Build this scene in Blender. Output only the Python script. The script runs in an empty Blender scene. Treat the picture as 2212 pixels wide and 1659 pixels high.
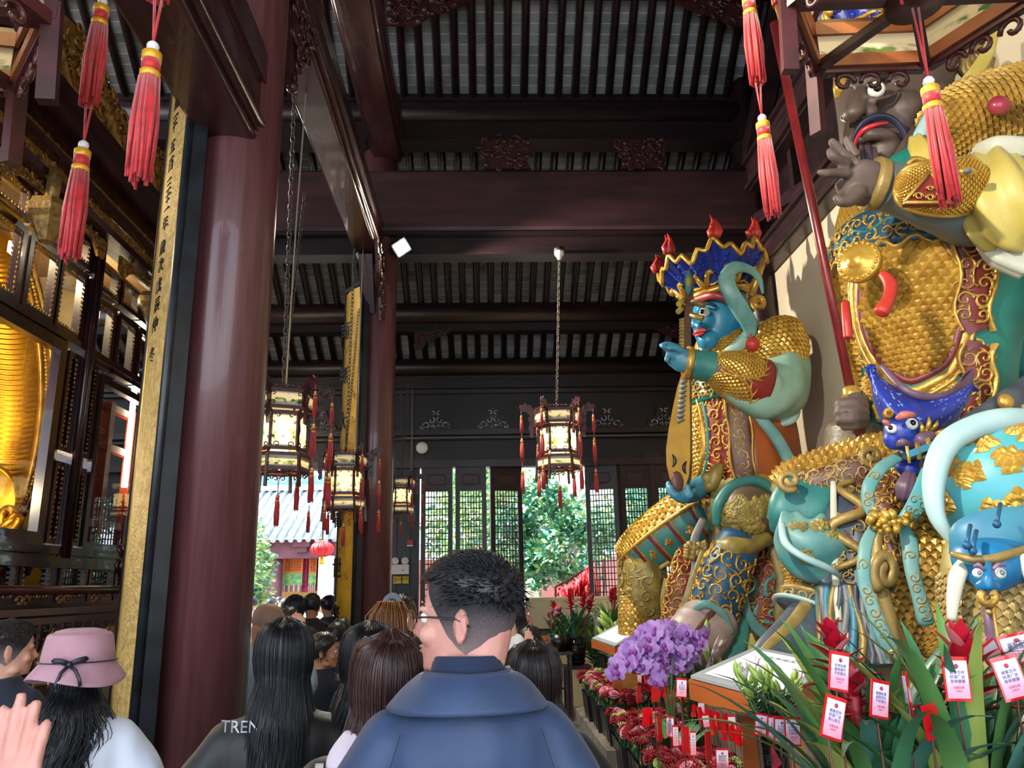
import bpy, math, random
from math import sin, cos, pi, sqrt, atan2, radians, floor
from mathutils import Vector as V, Matrix, Quaternion, noise
R = random.Random(11)
S = bpy.context.scene
COL = S.collection
# ---------------------------------------------------------------- camera
W, H, F = 2212, 1659, 1690.0
EYE = V((0, 0, 1.62))
PITCH, YAW, ROLL = radians(14.6), radians(2.1), radians(-1.2)
RM = Matrix.Rotation(-YAW, 3, 'Z') @ Matrix.Rotation(pi/2+PITCH, 3, 'X') @ Matrix.Rotation(ROLL, 3, 'Z')
FWD = RM @ V((0, 0, -1))
def ray(px, py): return RM @ V(((px-W/2)/F, -(py-H/2)/F, -1))
def at(px, py, Y):
    d = ray(px, py); return EYE + d*(Y/d.y)
def atx(px, py, X):
    d = ray(px, py); return EYE + d*(X/d.x)
def mpp(p): return (p-EYE).dot(FWD)/F
cam = bpy.data.objects.new('camera', bpy.data.cameras.new('camera'))
COL.objects.link(cam)
cam.matrix_world = Matrix.Translation(EYE) @ RM.to_4x4()
cam.data.sensor_width = 36.0
cam.data.lens = 36.0*F/W
cam.data.clip_start = .05
S.camera = cam
# ---------------------------------------------------------------- materials
def hx(h):
    r = [int(h[i:i+2], 16)/255 for i in (0, 2, 4)]
    return tuple(c/12.92 if c < .04045 else ((c+.055)/1.055)**2.4 for c in r)+(1,)
MATS = {}
def M(name, c, r=.5, m=0., c2=None, sc=4., amt=1., bump=0., bsc=30., st=(1, 1, 1), coat=0., emit=0., ec=None, sss=0., spec=.5, tr=0., detail=4., lo=.35, hi=.65, sheen=0.):
    if name in MATS: return MATS[name]
    mt = bpy.data.materials.new(name); mt.use_nodes = True; MATS[name] = mt
    nt = mt.node_tree; b = nt.nodes['Principled BSDF']; N = nt.nodes.new; L = nt.links.new
    c = hx(c) if isinstance(c, str) else c
    b.inputs['Base Color'].default_value = c
    b.inputs['Roughness'].default_value = r; b.inputs['Metallic'].default_value = m
    b.inputs['Specular IOR Level'].default_value = spec
    b.inputs['Coat Weight'].default_value = coat
    b.inputs['Sheen Weight'].default_value = sheen
    b.inputs['Transmission Weight'].default_value = tr
    if sss: b.inputs['Subsurface Weight'].default_value = sss; b.inputs['Subsurface Radius'].default_value = (.02, .008, .004)
    if emit:
        b.inputs['Emission Color'].default_value = hx(ec) if ec else c; b.inputs['Emission Strength'].default_value = emit
    if c2 or bump:
        tc = N('ShaderNodeTexCoord'); mp = N('ShaderNodeMapping'); mp.inputs['Scale'].default_value = st
        L(tc.outputs['Object'], mp.inputs['Vector'])
    if c2:
        n = N('ShaderNodeTexNoise'); n.inputs['Scale'].default_value = sc; n.inputs['Detail'].default_value = detail
        L(mp.outputs[0], n.inputs['Vector'])
        rp = N('ShaderNodeMapRange'); rp.inputs[1].default_value = lo; rp.inputs[2].default_value = hi; rp.inputs[4].default_value = amt
        L(n.outputs['Fac'], rp.inputs[0])
        mx = N('ShaderNodeMix'); mx.data_type = 'RGBA'
        mx.inputs[6].default_value = c; mx.inputs[7].default_value = hx(c2) if isinstance(c2, str) else c2
        L(rp.outputs[0], mx.inputs[0]); L(mx.outputs[2], b.inputs['Base Color'])
    if bump:
        n2 = N('ShaderNodeTexNoise'); n2.inputs['Scale'].default_value = bsc; n2.inputs['Detail'].default_value = 3
        L(mp.outputs[0], n2.inputs['Vector'])
        bp = N('ShaderNodeBump'); bp.inputs['Strength'].default_value = bump; bp.inputs['Distance'].default_value = .01
        L(n2.outputs['Fac'], bp.inputs['Height']); L(bp.outputs[0], b.inputs['Normal'])
    return mt
# ---------------------------------------------------------------- mesh builder
class MB:
    def __init__(s): s.v = []; s.f = []; s.m = []; s.uv = []; s.sm = []
    def add(s, vs, fs, mat=0, smooth=False, uvs=None):
        b = len(s.v); s.v += [tuple(p) for p in vs]
        for i, f in enumerate(fs):
            s.f.append(tuple(b+k for k in f)); s.m.append(mat); s.sm.append(smooth)
            s.uv.append([uvs[k] for k in f] if uvs else None)
        return s
    def box(s, c, size, rot=None, mat=0):
        c = V(c); h = V(size)/2; vs = []
        for x in (-1, 1):
            for y in (-1, 1):
                for z in (-1, 1):
                    p = V((x*h.x, y*h.y, z*h.z)); vs.append(c+(rot @ p if rot else p))
        return s.add(vs, [(0, 1, 3, 2), (4, 6, 7, 5), (0, 4, 5, 1), (2, 3, 7, 6), (0, 2, 6, 4), (1, 5, 7, 3)], mat)
    def bar(s, a, b, w, d, up=(0, 0, 1), mat=0):
        a = V(a); b = V(b); t = (b-a).normalized(); up = V(up); x = t.cross(up)
        if x.length < 1e-4: x = t.cross(V((0, 1, 0)))
        x.normalize(); y = x.cross(t); vs = []
        for p in (a, b):
            for i, j in ((-1, -1), (1, -1), (1, 1), (-1, 1)): vs.append(p+x*(i*w/2)+y*(j*d/2))
        return s.add(vs, [(0, 1, 2, 3), (7, 6, 5, 4), (0, 4, 5, 1), (1, 5, 6, 2), (2, 6, 7, 3), (3, 7, 4, 0)], mat)
    def tube(s, pts, r, n=8, mat=0, cap=True, closed=False, flat=1., up=None):
        pts = [V(p) for p in pts]; k = len(pts); vs = []; fs = []
        rr = r if isinstance(r, (list, tuple)) else [r]*k
        nx = None
        for i, p in enumerate(pts):
            a = pts[i-1] if i or closed else p; b = pts[(i+1) % k] if i < k-1 or closed else p
            t = (b-a); t = t.normalized() if t.length > 1e-9 else V((0, 0, 1))
            if nx is None:
                u0 = V(up) if up else (V((0, 0, 1)) if abs(t.z) < .9 else V((1, 0, 0)))
                nx = u0-t*u0.dot(t)
            else: nx = nx-t*nx.dot(t)
            nx = nx.normalized() if nx.length > 1e-6 else t.orthogonal().normalized()
            ny = t.cross(nx)
            for j in range(n):
                q = 2*pi*j/n; vs.append(p+nx*(cos(q)*rr[i]*flat)+ny*(sin(q)*rr[i]))
        kk = k if closed else k-1
        for i in range(kk):
            i2 = (i+1) % k
            for j in range(n):
                j2 = (j+1) % n; fs.append((i*n+j, i*n+j2, i2*n+j2, i2*n+j))
        s.add(vs, fs, mat, True)
        if cap and not closed:
            b = len(s.v)-k*n
            for base, rev in ((b, 1), (b+(k-1)*n, 0)):
                f = list(range(base, base+n)); s.f.append(tuple(f[::-1] if rev else f)); s.m.append(mat); s.sm.append(False); s.uv.append(None)
        return s
    def lathe(s, prof, n=24, o=(0, 0, 0), mat=0, ax=None, smooth=True, sq=None):
        o = V(o); vs = []; fs = []
        for r, z in prof:
            for j in range(n):
                q = 2*pi*j/n; p = V((r*cos(q), r*sin(q), z)); vs.append(o+(ax @ p if ax else p))
        for i in range(len(prof)-1):
            for j in range(n):
                j2 = (j+1) % n; fs.append((i*n+j, i*n+j2, (i+1)*n+j2, (i+1)*n+j))
        fs.append(tuple(range(n))[::-1]); fs.append(tuple((len(prof)-1)*n+j for j in range(n)))
        return s.add(vs, fs, mat, smooth)
    def ell(s, c, r, n=14, rot=None, mat=0):
        c = V(c); vs = []; fs = []; m = max(6, n//2)
        r = V(r) if not isinstance(r, (int, float)) else V((r, r, r))
        for i in range(m+1):
            th = pi*i/m
            for j in range(n):
                q = 2*pi*j/n; p = V((r.x*sin(th)*cos(q), r.y*sin(th)*sin(q), -r.z*cos(th)))
                vs.append(c+(rot @ p if rot else p))
        for i in range(m):
            for j in range(n):
                j2 = (j+1) % n; fs.append((i*n+j, i*n+j2, (i+1)*n+j2, (i+1)*n+j))
        return s.add(vs, fs, mat, True)
    def prism(s, poly, d, fr, mat=0, smooth=False):
        # poly: 2D outline; fr=(origin, xdir, ydir): extruded by d along x cross y
        o, x, y = V(fr[0]), V(fr[1]), V(fr[2]); nz = x.cross(y).normalized(); k = len(poly)
        vs = [o+x*a+y*b for a, b in poly]+[o+x*a+y*b+nz*d for a, b in poly]
        fs = [tuple(range(k))[::-1], tuple(range(k, 2*k))]+[(i, (i+1) % k, k+(i+1) % k, k+i) for i in range(k)]
        return s.add(vs, fs, mat, smooth)
    def quad(s, a, b, c, d, mat=0, uvs=((0, 0), (1, 0), (1, 1), (0, 1))): return s.add([a, b, c, d], [(0, 1, 2, 3)], mat, False, uvs)
    def mesh(s, name):
        me = bpy.data.meshes.new(name); me.from_pydata(s.v, [], s.f)
        me.polygons.foreach_set('material_index', s.m); me.polygons.foreach_set('use_smooth', s.sm)
        if any(u for u in s.uv):
            l = me.uv_layers.new(name='UVMap'); k = 0; dat = []
            for f, u in zip(s.f, s.uv):
                for i in range(len(f)): dat += list(u[i]) if u else [0, 0]
            l.data.foreach_set('uv', dat)
        me.update(); return me
    def build(s, name, mats, parent=None, loc=None, **kw):
        me = s.mesh(name)
        for m in (mats if isinstance(mats, (list, tuple)) else [mats]): me.materials.append(m)
        return link(bpy.data.objects.new(name, me), parent, loc, **kw)
def link(o, parent=None, loc=None, label=None, cat=None, group=None, kind=None):
    COL.objects.link(o)
    if parent:
        o.parent = parent
        pl = V((0, 0, 0)); q = parent
        while q: pl += q.location; q = q.parent
        if loc is None: o.location = -pl            # geometry given in world space
        else: o.location = loc
    elif loc is not None: o.location = loc
    tag(o, label, cat, group, kind); return o
def tag(o, label=None, cat=None, group=None, kind=None):
    for k, v in (('label', label), ('category', cat), ('group', group), ('kind', kind)):
        if v: o[k] = v
    return o
def thing(name, label, cat, loc=(0, 0, 0), group=None, kind=None):
    o = bpy.data.objects.new(name, None); o.location = loc; COL.objects.link(o); o.empty_display_size = .1
    return tag(o, label, cat, group, kind)
def dup(o, parent=None, label=None, **kw):
    c = o.copy(); COL.objects.link(c); c.parent = parent
    for ch in o.children: dup(ch, c)
    if label: c['label'] = label
    for k, v in kw.items(): setattr(c, k, v)
    return c
TS = bpy.data.scenes.new('workbench')
def evalmesh(o):
    TS.collection.objects.link(o); vl = TS.view_layers[0]; vl.update(); dg = vl.depsgraph
    me = bpy.data.meshes.new_from_object(o.evaluated_get(dg)); bpy.data.objects.remove(o); return me
def text(body, size, mat, parent, fr, name='lettering', depth=.0, align='CENTER', sp=1.0, label=None, ls=1.0):
    o, x, y = V(fr[0]), V(fr[1]).normalized(), V(fr[2]).normalized()
    c = bpy.data.curves.new(name, 'FONT'); c.body = body; c.size = size; c.align_x = align; c.align_y = 'CENTER'; c.extrude = depth; c.space_character = sp; c.space_line = ls
    t = bpy.data.objects.new(name, c); me = evalmesh(t)
    z = x.cross(y); mw = Matrix((x, y, z)).transposed().to_4x4(); mw.translation = o
    me.transform(mw); me.materials.clear(); me.materials.append(mat)
    ob = bpy.data.objects.new(name, me); return link(ob, parent, label=label)
def cr(p, t):
    # Catmull-Rom through list of tuples/vectors, t in 0..1
    n = len(p)-1; x = min(max(t, 0), 1)*n; i = min(int(x), n-1); f = x-i
    a, b, c, d = p[max(i-1, 0)], p[i], p[i+1], p[min(i+2, n)]
    return (b*2+(c-a)*f+(a*2-b*5+c*4-d)*f*f+(b*3-a-c*3+d)*f**3)*.5
def curve(pts, n): 
    P = [V(p) for p in pts]; return [cr(P, i/(n-1)) for i in range(n)]
class Loft:
    """tube-like surface through elliptical rings (centre, semi-axis a, semi-axis b)"""
    def __init__(s, rings, e=2.): s.c = [V(r[0]) for r in rings]; s.a = [V(r[1]) for r in rings]; s.b = [V(r[2]) for r in rings]; s.e = 2/e
    def p(s, u, v):
        c, a, b = cr(s.c, v), cr(s.a, v), cr(s.b, v); q = 2*pi*u; x, y = cos(q), sin(q)
        if s.e != 1: x = math.copysign(abs(x)**s.e, x); y = math.copysign(abs(y)**s.e, y)
        return c+a*x+b*y
    def n(s, u, v):
        e = .004; v0, v1 = max(v-e, 0), min(v+e, 1)
        d = (s.p(u+e, v)-s.p(u-e, v)).cross(s.p(u, v1)-s.p(u, v0)); q = s.p(u, v)-cr(s.c, v)
        if d.length < 1e-12: return q.normalized()
        d.normalize(); return d if d.dot(q) > 0 else -d
    def on(s, u, v, h=0.): return s.p(u, v)+s.n(u, v)*h
    def lens(s, u=.25, v=.5):
        e = .02; v = min(max(v, .02), .98); return max((s.p(u+e, v)-s.p(u-e, v)).length/(2*e), .02), max((s.p(u, v+e)-s.p(u, v-e)).length/(2*e), .02)
    def mesh(s, mb=None, nu=28, nv=20, mat=0, caps=True, u0=0, u1=1, v0=0, v1=1, off=0., rip=None, thick=0.):
        mb = mb or MB(); full = abs(u1-u0-1) < 1e-6; k = nu if full else nu+1; vs = []; uv = []; fs = []
        for i in range(nv+1):
            v = v0+(v1-v0)*i/nv; c = cr(s.c, v)
            for j in range(k):
                u = u0+(u1-u0)*j/nu; p = s.p(u, v); d = off+(rip(u, v) if rip else 0)
                if d: p = p+s.n(u, v)*d
                vs.append(p); uv.append((u, v))
        m = len(vs)
        for i in range(nv):
            for j in range(nu):
                j2 = (j+1) % k; fs.append((i*k+j, i*k+j2, (i+1)*k+j2, (i+1)*k+j))
        if thick:
            for i in range(nv+1):
                for j in range(k):
                    u = u0+(u1-u0)*j/nu; v = v0+(v1-v0)*i/nv; vs.append(vs[i*k+j]-s.n(u, v)*thick); uv.append((u, v))
            fs += [tuple(q+m for q in f[::-1]) for f in fs]
            edge = []
            if not full: edge += [((i)*k, (i+1)*k) for i in range(nv)]+[((i+1)*k+k-1, i*k+k-1) for i in range(nv)]
            edge += [(j+1 if j+1 < k else 0, j) for j in range(nu)]+[(nv*k+j, nv*k+(j+1) % k) for j in range(nu)]
            fs += [(a, b, b+m, a+m) for a, b in edge]
        elif caps and full:
            fs.append(tuple(range(k))[::-1]); fs.append(tuple(nv*k+j for j in range(k)))
        return mb.add(vs, fs, mat, True, uv)
def PL(rows, e=2., kd=1., spread=None):
    """loft laid along a line of sight-independent 3D spine: rows of (px,py,Y,half-width px[,depth factor])"""
    c = [at(r[0], r[1], r[2]) for r in rows]; rings = []
    for i, r in enumerate(rows):
        t = (c[min(i+1, len(c)-1)]-c[max(i-1, 0)]).normalized(); vd = (c[i]-EYE).normalized()
        a = t.cross(vd).normalized(); b = a.cross(t).normalized()
        if b.dot(vd) > 0: b = -b
        w = r[3]*mpp(c[i]); rings.append((c[i], a*w, b*w*(r[4] if len(r) > 4 else kd)))
    return Loft(rings, e)
def scales(mb, L, u0, u1, v0, v1, s, h=.012, mat=0, inside=None, kind='scale'):
    lu, lv = L.lens((u0+u1)/2, (v0+v1)/2); du, dv = s/lu, s*.72/lv
    nr, nc = int(abs(v1-v0)/dv), int(abs(u1-u0)/du)
    for i in range(nr+1):
        for j in range(nc+1):
            u = u0+(j+.5*(i % 2))*du; v = v0+i*dv
            if u > u1+du or (inside and not inside(u, v)): continue
            f = lambda x, y, k: L.on(u+x*du, min(max(v+y*dv, 0), 1), k*h)
            if kind == 'scale':
                vs = [f(-.5, -.3, 0), f(.5, -.3, 0), f(.5, .55, .55), f(0, 1.15, .9), f(-.5, .55, .55), f(0, .2, 1.1), f(0, 1.0, .0)]
                mb.add(vs, [(0, 1, 5), (1, 2, 5), (2, 3, 5), (3, 4, 5), (4, 0, 5), (2, 6, 3), (3, 6, 4)], mat, False)
            else:                                   # interlaced chevrons
                vs = [f(-.5, .1, .1), f(0, -.45, .6), f(.5, .1, .1), f(.5, .6, .35), f(0, .1, 1.2), f(-.5, .6, .35), f(0, .75, .0), f(.5, 1.0, 0), f(-.5, 1.0, 0)]
                mb.add(vs, [(0, 1, 4, 5), (1, 2, 3, 4), (5, 4, 6, 8), (4, 3, 7, 6)], mat, False)
    return mb
def rib(mb, L, path, w, h, mat=0):
    """raised tapering ribbon along a path of (u,v) on a loft"""
    lu, lv = L.lens(path[len(path)//2][0], path[len(path)//2][1]); k = len(path); vs = []; fs = []
    for i, (u, v) in enumerate(path):
        a = path[max(i-1, 0)]; b = path[min(i+1, k-1)]; x, y = (b[0]-a[0])*lu, (b[1]-a[1])*lv; l = sqrt(x*x+y*y) or 1
        ww = (w(i/(k-1)) if callable(w) else w)/2; ox, oy = -y/l*ww/lu, x/l*ww/lv
        q = lambda a_, b_: (a_, min(max(b_, 0), 1))
        vs += [L.on(*q(u+ox, v+oy), .001), L.on(*q(u+ox*.5, v+oy*.5), h), L.on(*q(u-ox*.5, v-oy*.5), h), L.on(*q(u-ox, v-oy), .001)]
    for i in range(k-1):
        for j in range(3): fs.append((i*4+j, i*4+j+1, i*4+5+j, i*4+4+j))
    return mb.add(vs, fs, mat, True)
def patch(mb, L, uc, vc, ru, rv, off=.004, mat=0, n=40, k=6):
    vs = [L.on(uc, vc, off)]; fs = []
    for i in range(1, k+1):
        for j in range(n): q = j/n*2*pi; vs.append(L.on(uc+ru*i/k*cos(q), min(max(vc+rv*i/k*sin(q), 0), 1), off))
    fs += [(0, 1+j, 1+(j+1) % n) for j in range(n)]
    for i in range(k-1): fs += [(1+i*n+j, 1+i*n+n+j, 1+i*n+n+(j+1) % n, 1+i*n+(j+1) % n) for j in range(n)]
    return mb.add(vs, fs, mat, True)
def filigree(mb, L, u0, u1, v0, v1, s, h=.008, mat=0, seed=1, dens=1., inside=None, leaf=True):
    """scrollwork of spirals and leaves in relief on a loft"""
    g = random.Random(seed); lu, lv = L.lens((u0+u1)/2, (v0+v1)/2)
    nc, nr = max(1, round(abs(u1-u0)*lu/s)), max(1, round(abs(v1-v0)*lv/s))
    for i in range(nr):
        for j in range(nc):
            if g.random() > dens: continue
            uc, vc = u0+(j+.5)*(u1-u0)/nc, v0+(i+.5)*(v1-v0)/nr
            if inside and not inside(uc, vc): continue
            a0 = g.random()*6.28; sg = 1 if (i+j) % 2 else -1; pts = []
            for k in range(15):
                t = k/14; r = s*.52*(1-.86*t); q = a0+sg*t*7.5
                pts.append((uc+r*cos(q)/lu, vc+r*sin(q)/lv))
            rib(mb, L, pts, lambda t: s*(.17-.08*t), h, mat)
            if leaf:
                for k in range(3):
                    q = a0+sg*(.6+k*1.9); r0, r1 = s*.42, s*(.68+.1*g.random())
                    d = .5*sg; pa = [(uc+(r0+(r1-r0)*t)*cos(q-d*t)/lu, vc+(r0+(r1-r0)*t)*sin(q-d*t)/lv) for t in (0, .33, .66, 1)]
                    rib(mb, L, pa, lambda t: s*.2*(1-t*.9), h, mat)
    return mb
def rosette(mb, L, u, v, s, h=.012, mat=0, seed=0):
    g = random.Random(seed); lu, lv = L.lens(u, v)
    for k in range(22):
        q = g.random()*6.28; r = s*.8*sqrt(g.random()); du, dv = r*cos(q)/lu, r*sin(q)*.85/lv
        ww = s*(.34-.12*r/s); n = 7; vs = [L.on(u+du, min(max(v+dv, 0), 1), h*(1.5-.5*r/s))]
        for j in range(n):
            a = 6.283*j/n; rr = ww*(1+.35*(j % 2)); vs.append(L.on(u+du+rr*cos(a)/lu, min(max(v+dv+rr*sin(a)/lv, 0), 1), .002))
        mb.add(vs, [(0, 1+j, 1+(j+1) % n) for j in range(n)], mat, False)
    return mb
class Sheet(Loft):
    """bulging cloth between two edge curves given as (px,py) rows at a depth"""
    def __init__(s, top, bot, Y, bulge, lean=0.): s.t = [V((x, y, 0)) for x, y in top]; s.o = [V((x, y, 0)) for x, y in bot]; s.Y = Y; s.bu = bulge; s.le = lean
    def p(s, u, v):
        u = min(max(u, 0), 1); v = min(max(v, 0), 1); a, b = cr(s.t, u), cr(s.o, u); q = a+(b-a)*v; return at(q.x, q.y, s.Y-s.bu*(sin(pi*u)**.7)*(sin(pi*(.12+.88*v))**.7)-s.le*v)
    def n(s, u, v):
        e = .01; d = (s.p(u+e, v)-s.p(u-e, v)).cross(s.p(u, v+e)-s.p(u, v-e))
        if d.length < 1e-10: return V((0, -1, 0))
        d.normalize(); return d if d.dot(s.p(u, v)-EYE) < 0 else -d
    def mesh(s, mb=None, nu=30, nv=20, mat=0, thick=.03):
        mb = mb or MB(); vs = []; k = nu+1; m = k*(nv+1)
        for o in (0, thick):
            for i in range(nv+1):
                for j in range(k): vs.append(s.p(j/nu, i/nv)-s.n(j/nu, i/nv)*o)
        fs = [(i*k+j, i*k+j+1, (i+1)*k+j+1, (i+1)*k+j) for i in range(nv) for j in range(nu)]; fs += [tuple(q+m for q in f[::-1]) for f in fs]
        ed = [(j+1, j) for j in range(nu)]+[(nv*k+j, nv*k+j+1) for j in range(nu)]+[(i*k, (i+1)*k) for i in range(nv)]+[((i+1)*k+nu, i*k+nu) for i in range(nv)]
        return mb.add(vs, fs+[(a, b, b+m, a+m) for a, b in ed], mat, True)
def fuse(mb, name, mat, parent, voxel=.01, smooth=2, mats=None, **kw):
    """voxel-fuse closed islands into one continuous skin"""
    me = mb.mesh('tmp'); o = bpy.data.objects.new('tmp', me)
    md = o.modifiers.new('r', 'REMESH'); md.mode = 'VOXEL'; md.voxel_size = voxel; md.use_smooth_shade = True
    if smooth: sm = o.modifiers.new('s', 'SMOOTH'); sm.iterations = smooth; sm.factor = .5
    r = evalmesh(o); r.name = name; r.materials.clear()
    for m in (mats or [mat]): r.materials.append(m)
    r.polygons.foreach_set('use_smooth', [True]*len(r.polygons))
    return link(bpy.data.objects.new(name, r), parent, **kw)
# ---------------------------------------------------------------- room materials
DW = M('dark wood', '362023', .33, c2='211518', sc=3, st=(1, 1, 6), bump=.25, bsc=14)
DW2 = M('dark beam wood', '281618', .36, c2='170e11', sc=2.5, st=(.4, 3, 3), bump=.25, bsc=10)
BW = M('brown beam wood', '47292b', .4, c2='2f1d1f', sc=2.2, st=(.5, 3, 3), bump=.2, bsc=9)
LQ = M('maroon lacquer', '653a3e', .34, c2='55302f', sc=6, st=(6, 6, .35), bump=.06, bsc=20, coat=.25)
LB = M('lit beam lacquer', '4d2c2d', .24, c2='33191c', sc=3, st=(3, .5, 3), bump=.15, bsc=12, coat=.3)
PLA = M('cream plaster', 'cfc1a6', .85, c2='bfb096', sc=1.2, bump=.05, bsc=8)
BLK = M('black lacquer', '14161b', .35, c2='222830', sc=8)
GOLD = M('gold leaf', 'cfa44c', .36, .45, c2='9a7430', sc=9, bump=.3, bsc=40)
GOLD2 = M('old gold', 'ab8f52', .48, .3, c2='86703f', sc=7, bump=.3, bsc=40)
GOLDB = M('bright gold', 'dcb250', .28, .5, c2='b98a34', sc=9, bump=.2, bsc=50)
WHT = M('white plastic', 'e8e6de', .4)
INK = M('black ink', '0e0c0c', .6)
IRON = M('iron chain', '5a544e', .5, .6)
STONE = M('grey stone', '8c857a', .7, c2='5c554c', sc=5, bump=.3, bsc=12)

def brickmat():
    mt = M('roof tile underside', '6d6e70', .85); nt = mt.node_tree; N = nt.nodes.new; L = nt.links.new; b = nt.nodes['Principled BSDF']
    tc = N('ShaderNodeTexCoord'); br = N('ShaderNodeTexBrick'); br.offset = 0
    br.inputs['Scale'].default_value = 1; br.inputs['Brick Width'].default_value = .222; br.inputs['Row Height'].default_value = .125
    br.inputs['Mortar Size'].default_value = .0045; br.inputs['Bias'].default_value = -.1
    br.inputs['Color1'].default_value = hx('8f9193'); br.inputs['Color2'].default_value = hx('6b6e70'); br.inputs['Mortar'].default_value = hx('c4c5c0')
    L(tc.outputs['UV'], br.inputs['Vector'])
    n = N('ShaderNodeTexNoise'); n.inputs['Scale'].default_value = 2.2; n.inputs['Detail'].default_value = 6; L(tc.outputs['UV'], n.inputs['Vector'])
    rp = N('ShaderNodeMapRange'); rp.inputs[1].default_value = .5; rp.inputs[2].default_value = .68; rp.inputs[4].default_value = .7; L(n.outputs['Fac'], rp.inputs[0])
    mx = N('ShaderNodeMix'); mx.data_type = 'RGBA'; L(rp.outputs[0], mx.inputs[0]); L(br.outputs['Color'], mx.inputs[6]); mx.inputs[7].default_value = hx('3f4446')
    L(mx.outputs[2], b.inputs['Base Color'])
    return mt
TILE = brickmat()
XL, XR = -9.0, 3.55
# floor
MB().box((-3.5, 6.2, -.1), (20, 19.5, .2)).build('floor', M('floor slabs', '6e675f', .45, c2='4a443e', sc=3, bump=.1, bsc=6), kind='structure')
# right wall and plinth
MB().box((XR+.1, 6, 2.75), (.2, 18, 5.5)).build('wall_right', PLA, kind='structure')
PLINTH = M('carved stone', '85796a', .7, c2='4d4439', sc=7, bump=.8, bsc=16)
MB().box((2.80, 6.7, .42), (1.50, 10.5, .84)).box((2.77, 6.7, .895), (1.58, 10.6, .11)).build('trim_1', PLINTH, kind='structure')
# roof; the unseen slopes past the ridge are added to block light
prof = [(13.9, 4.87), (8.95, 7.86), (5.9, 10.3), (2.9, 7.86), (-2.6, 4.9)]
ce = MB()
for k in range(4):
    (y0, z0), (y1, z1) = prof[k], prof[k+1]; l = sqrt((y1-y0)**2+(z1-z0)**2)
    a, b, c, d = V((XL, y0, z0)), V((XR+.2, y0, z0)), V((XR+.2, y1, z1)), V((XL, y1, z1))
    ce.quad(d, c, b, a, 0, ((0, l), (12.75, l), (12.75, 0), (0, 0)))
    u = V((0, 0, .25)); ce.quad(a+u, b+u, c+u, d+u, 0)
ceil = ce.build('ceiling', TILE, kind='structure')
sp = .222
nr = int((XR-XL)/sp)
for k in (0, 1):
    (y0, z0), (y1, z1) = prof[k], prof[k+1]
    dirn = V((0, y1-y0, z1-z0)).normalized(); off = V((0, dirn.z, -dirn.y))*.055*(1 if dirn.y < 0 else -1)
    if off.z > 0: off = -off
    me = MB().tube([V((0, y0, z0))+off, V((0, y1, z1))+off], .052, 8).mesh('rafter'); me.materials.append(DW2)
    for i in range(48):
        o = bpy.data.objects.new('rafter', me); link(o, ceil, loc=(XR-.1-i*sp, 0, 0))
# transverse frame at the column line and toward the lattice wall
tn = [1]
def trim(mb, mat, loc=None):
    tn[0] += 1; return mb.build('trim_%d' % tn[0], mat, loc=loc, kind='structure')
YF = 8.95; xm = (XL+XR)/2; xl = XR-XL
trim(MB().tube([(XL, YF, 7.56), (XR, YF, 7.56)], .175, 20), DW)
trim(MB().box((xm, YF, 7.79), (xl, .12, .1)), DW2)
trim(MB().box((xm, YF, 7.24), (xl, .26, .28)).box((xm, YF-.02, 7.12), (xl, .3, .03)), DW2)
def roundbeam(z0, z1, y, d, x0=XL, x1=XR):
    r = .06; h = [(-d/2, z0+r), (-d/2+r*.4, z0+.02), (-d/2+r, z0), (d/2-r, z0), (d/2, z0+r), (d/2, z1-r), (d/2-r, z1), (-d/2+r, z1), (-d/2, z1-r)]
    return MB().prism([(a, b) for a, b in h], x1-x0, ((x0, y, 0), (0, 1, 0), (0, 0, 1)))
trim(roundbeam(5.84, 6.70, YF, .36), BW)
trim(MB().box((xm, YF, 5.81), (xl, .40, .035)).box((xm, YF+.02, 5.68), (xl, .25, .22)), DW2)
# beam above the ridge side closing the top of the view
trim(MB().tube([(XL, 7.75, 8.55), (XR, 7.75, 8.55)], .17, 16).box((xm, 7.75, 8.9), (xl, .2, .4)), DW2)
# inner purlins between frame and lattice wall
trim(MB().tube([(XL, 12, 5.93), (XR, 12, 5.93)], .19, 18), DW)
trim(MB().box((xm, 12.02, 5.68), (xl, .2, .13)), DW2)
trim(MB().tube([(XL, 12.95, 5.3), (XR, 12.95, 5.3)], .16, 16).box((xm, 12.98, 5.08), (xl, .12, .3)), DW2)
# long beams over the aisle (run from column to column)
def longbeam(x, z0, w, h, y0, y1):
    m = MB().box((x, (y0+y1)/2, z0+h*.55), (w*.86, y1-y0, h*.9)); r = w*.09
    for s_ in (-1, 1):
        m.tube([(x+s_*w*.42, y0, z0+h*.2), (x+s_*w*.42, y1, z0+h*.2)], r, 10); m.box((x+s_*w*.44, (y0+y1)/2, z0+h*.75), (w*.1, y1-y0, h*.3))
    m.tube([(x-w*.33, y0, z0+r), (x-w*.33, y1, z0+r)], r, 8); m.tube([(x+w*.33, y0, z0+r), (x+w*.33, y1, z0+r)], r, 8)
    return m.box((x, (y0+y1)/2, z0+.02), (w*.7, y1-y0, .04))
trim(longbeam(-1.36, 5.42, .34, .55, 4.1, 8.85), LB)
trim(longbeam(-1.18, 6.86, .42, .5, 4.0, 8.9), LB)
trim(longbeam(-1.36, 3.97, .36, .62, -3, 3.9), LB)
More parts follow.
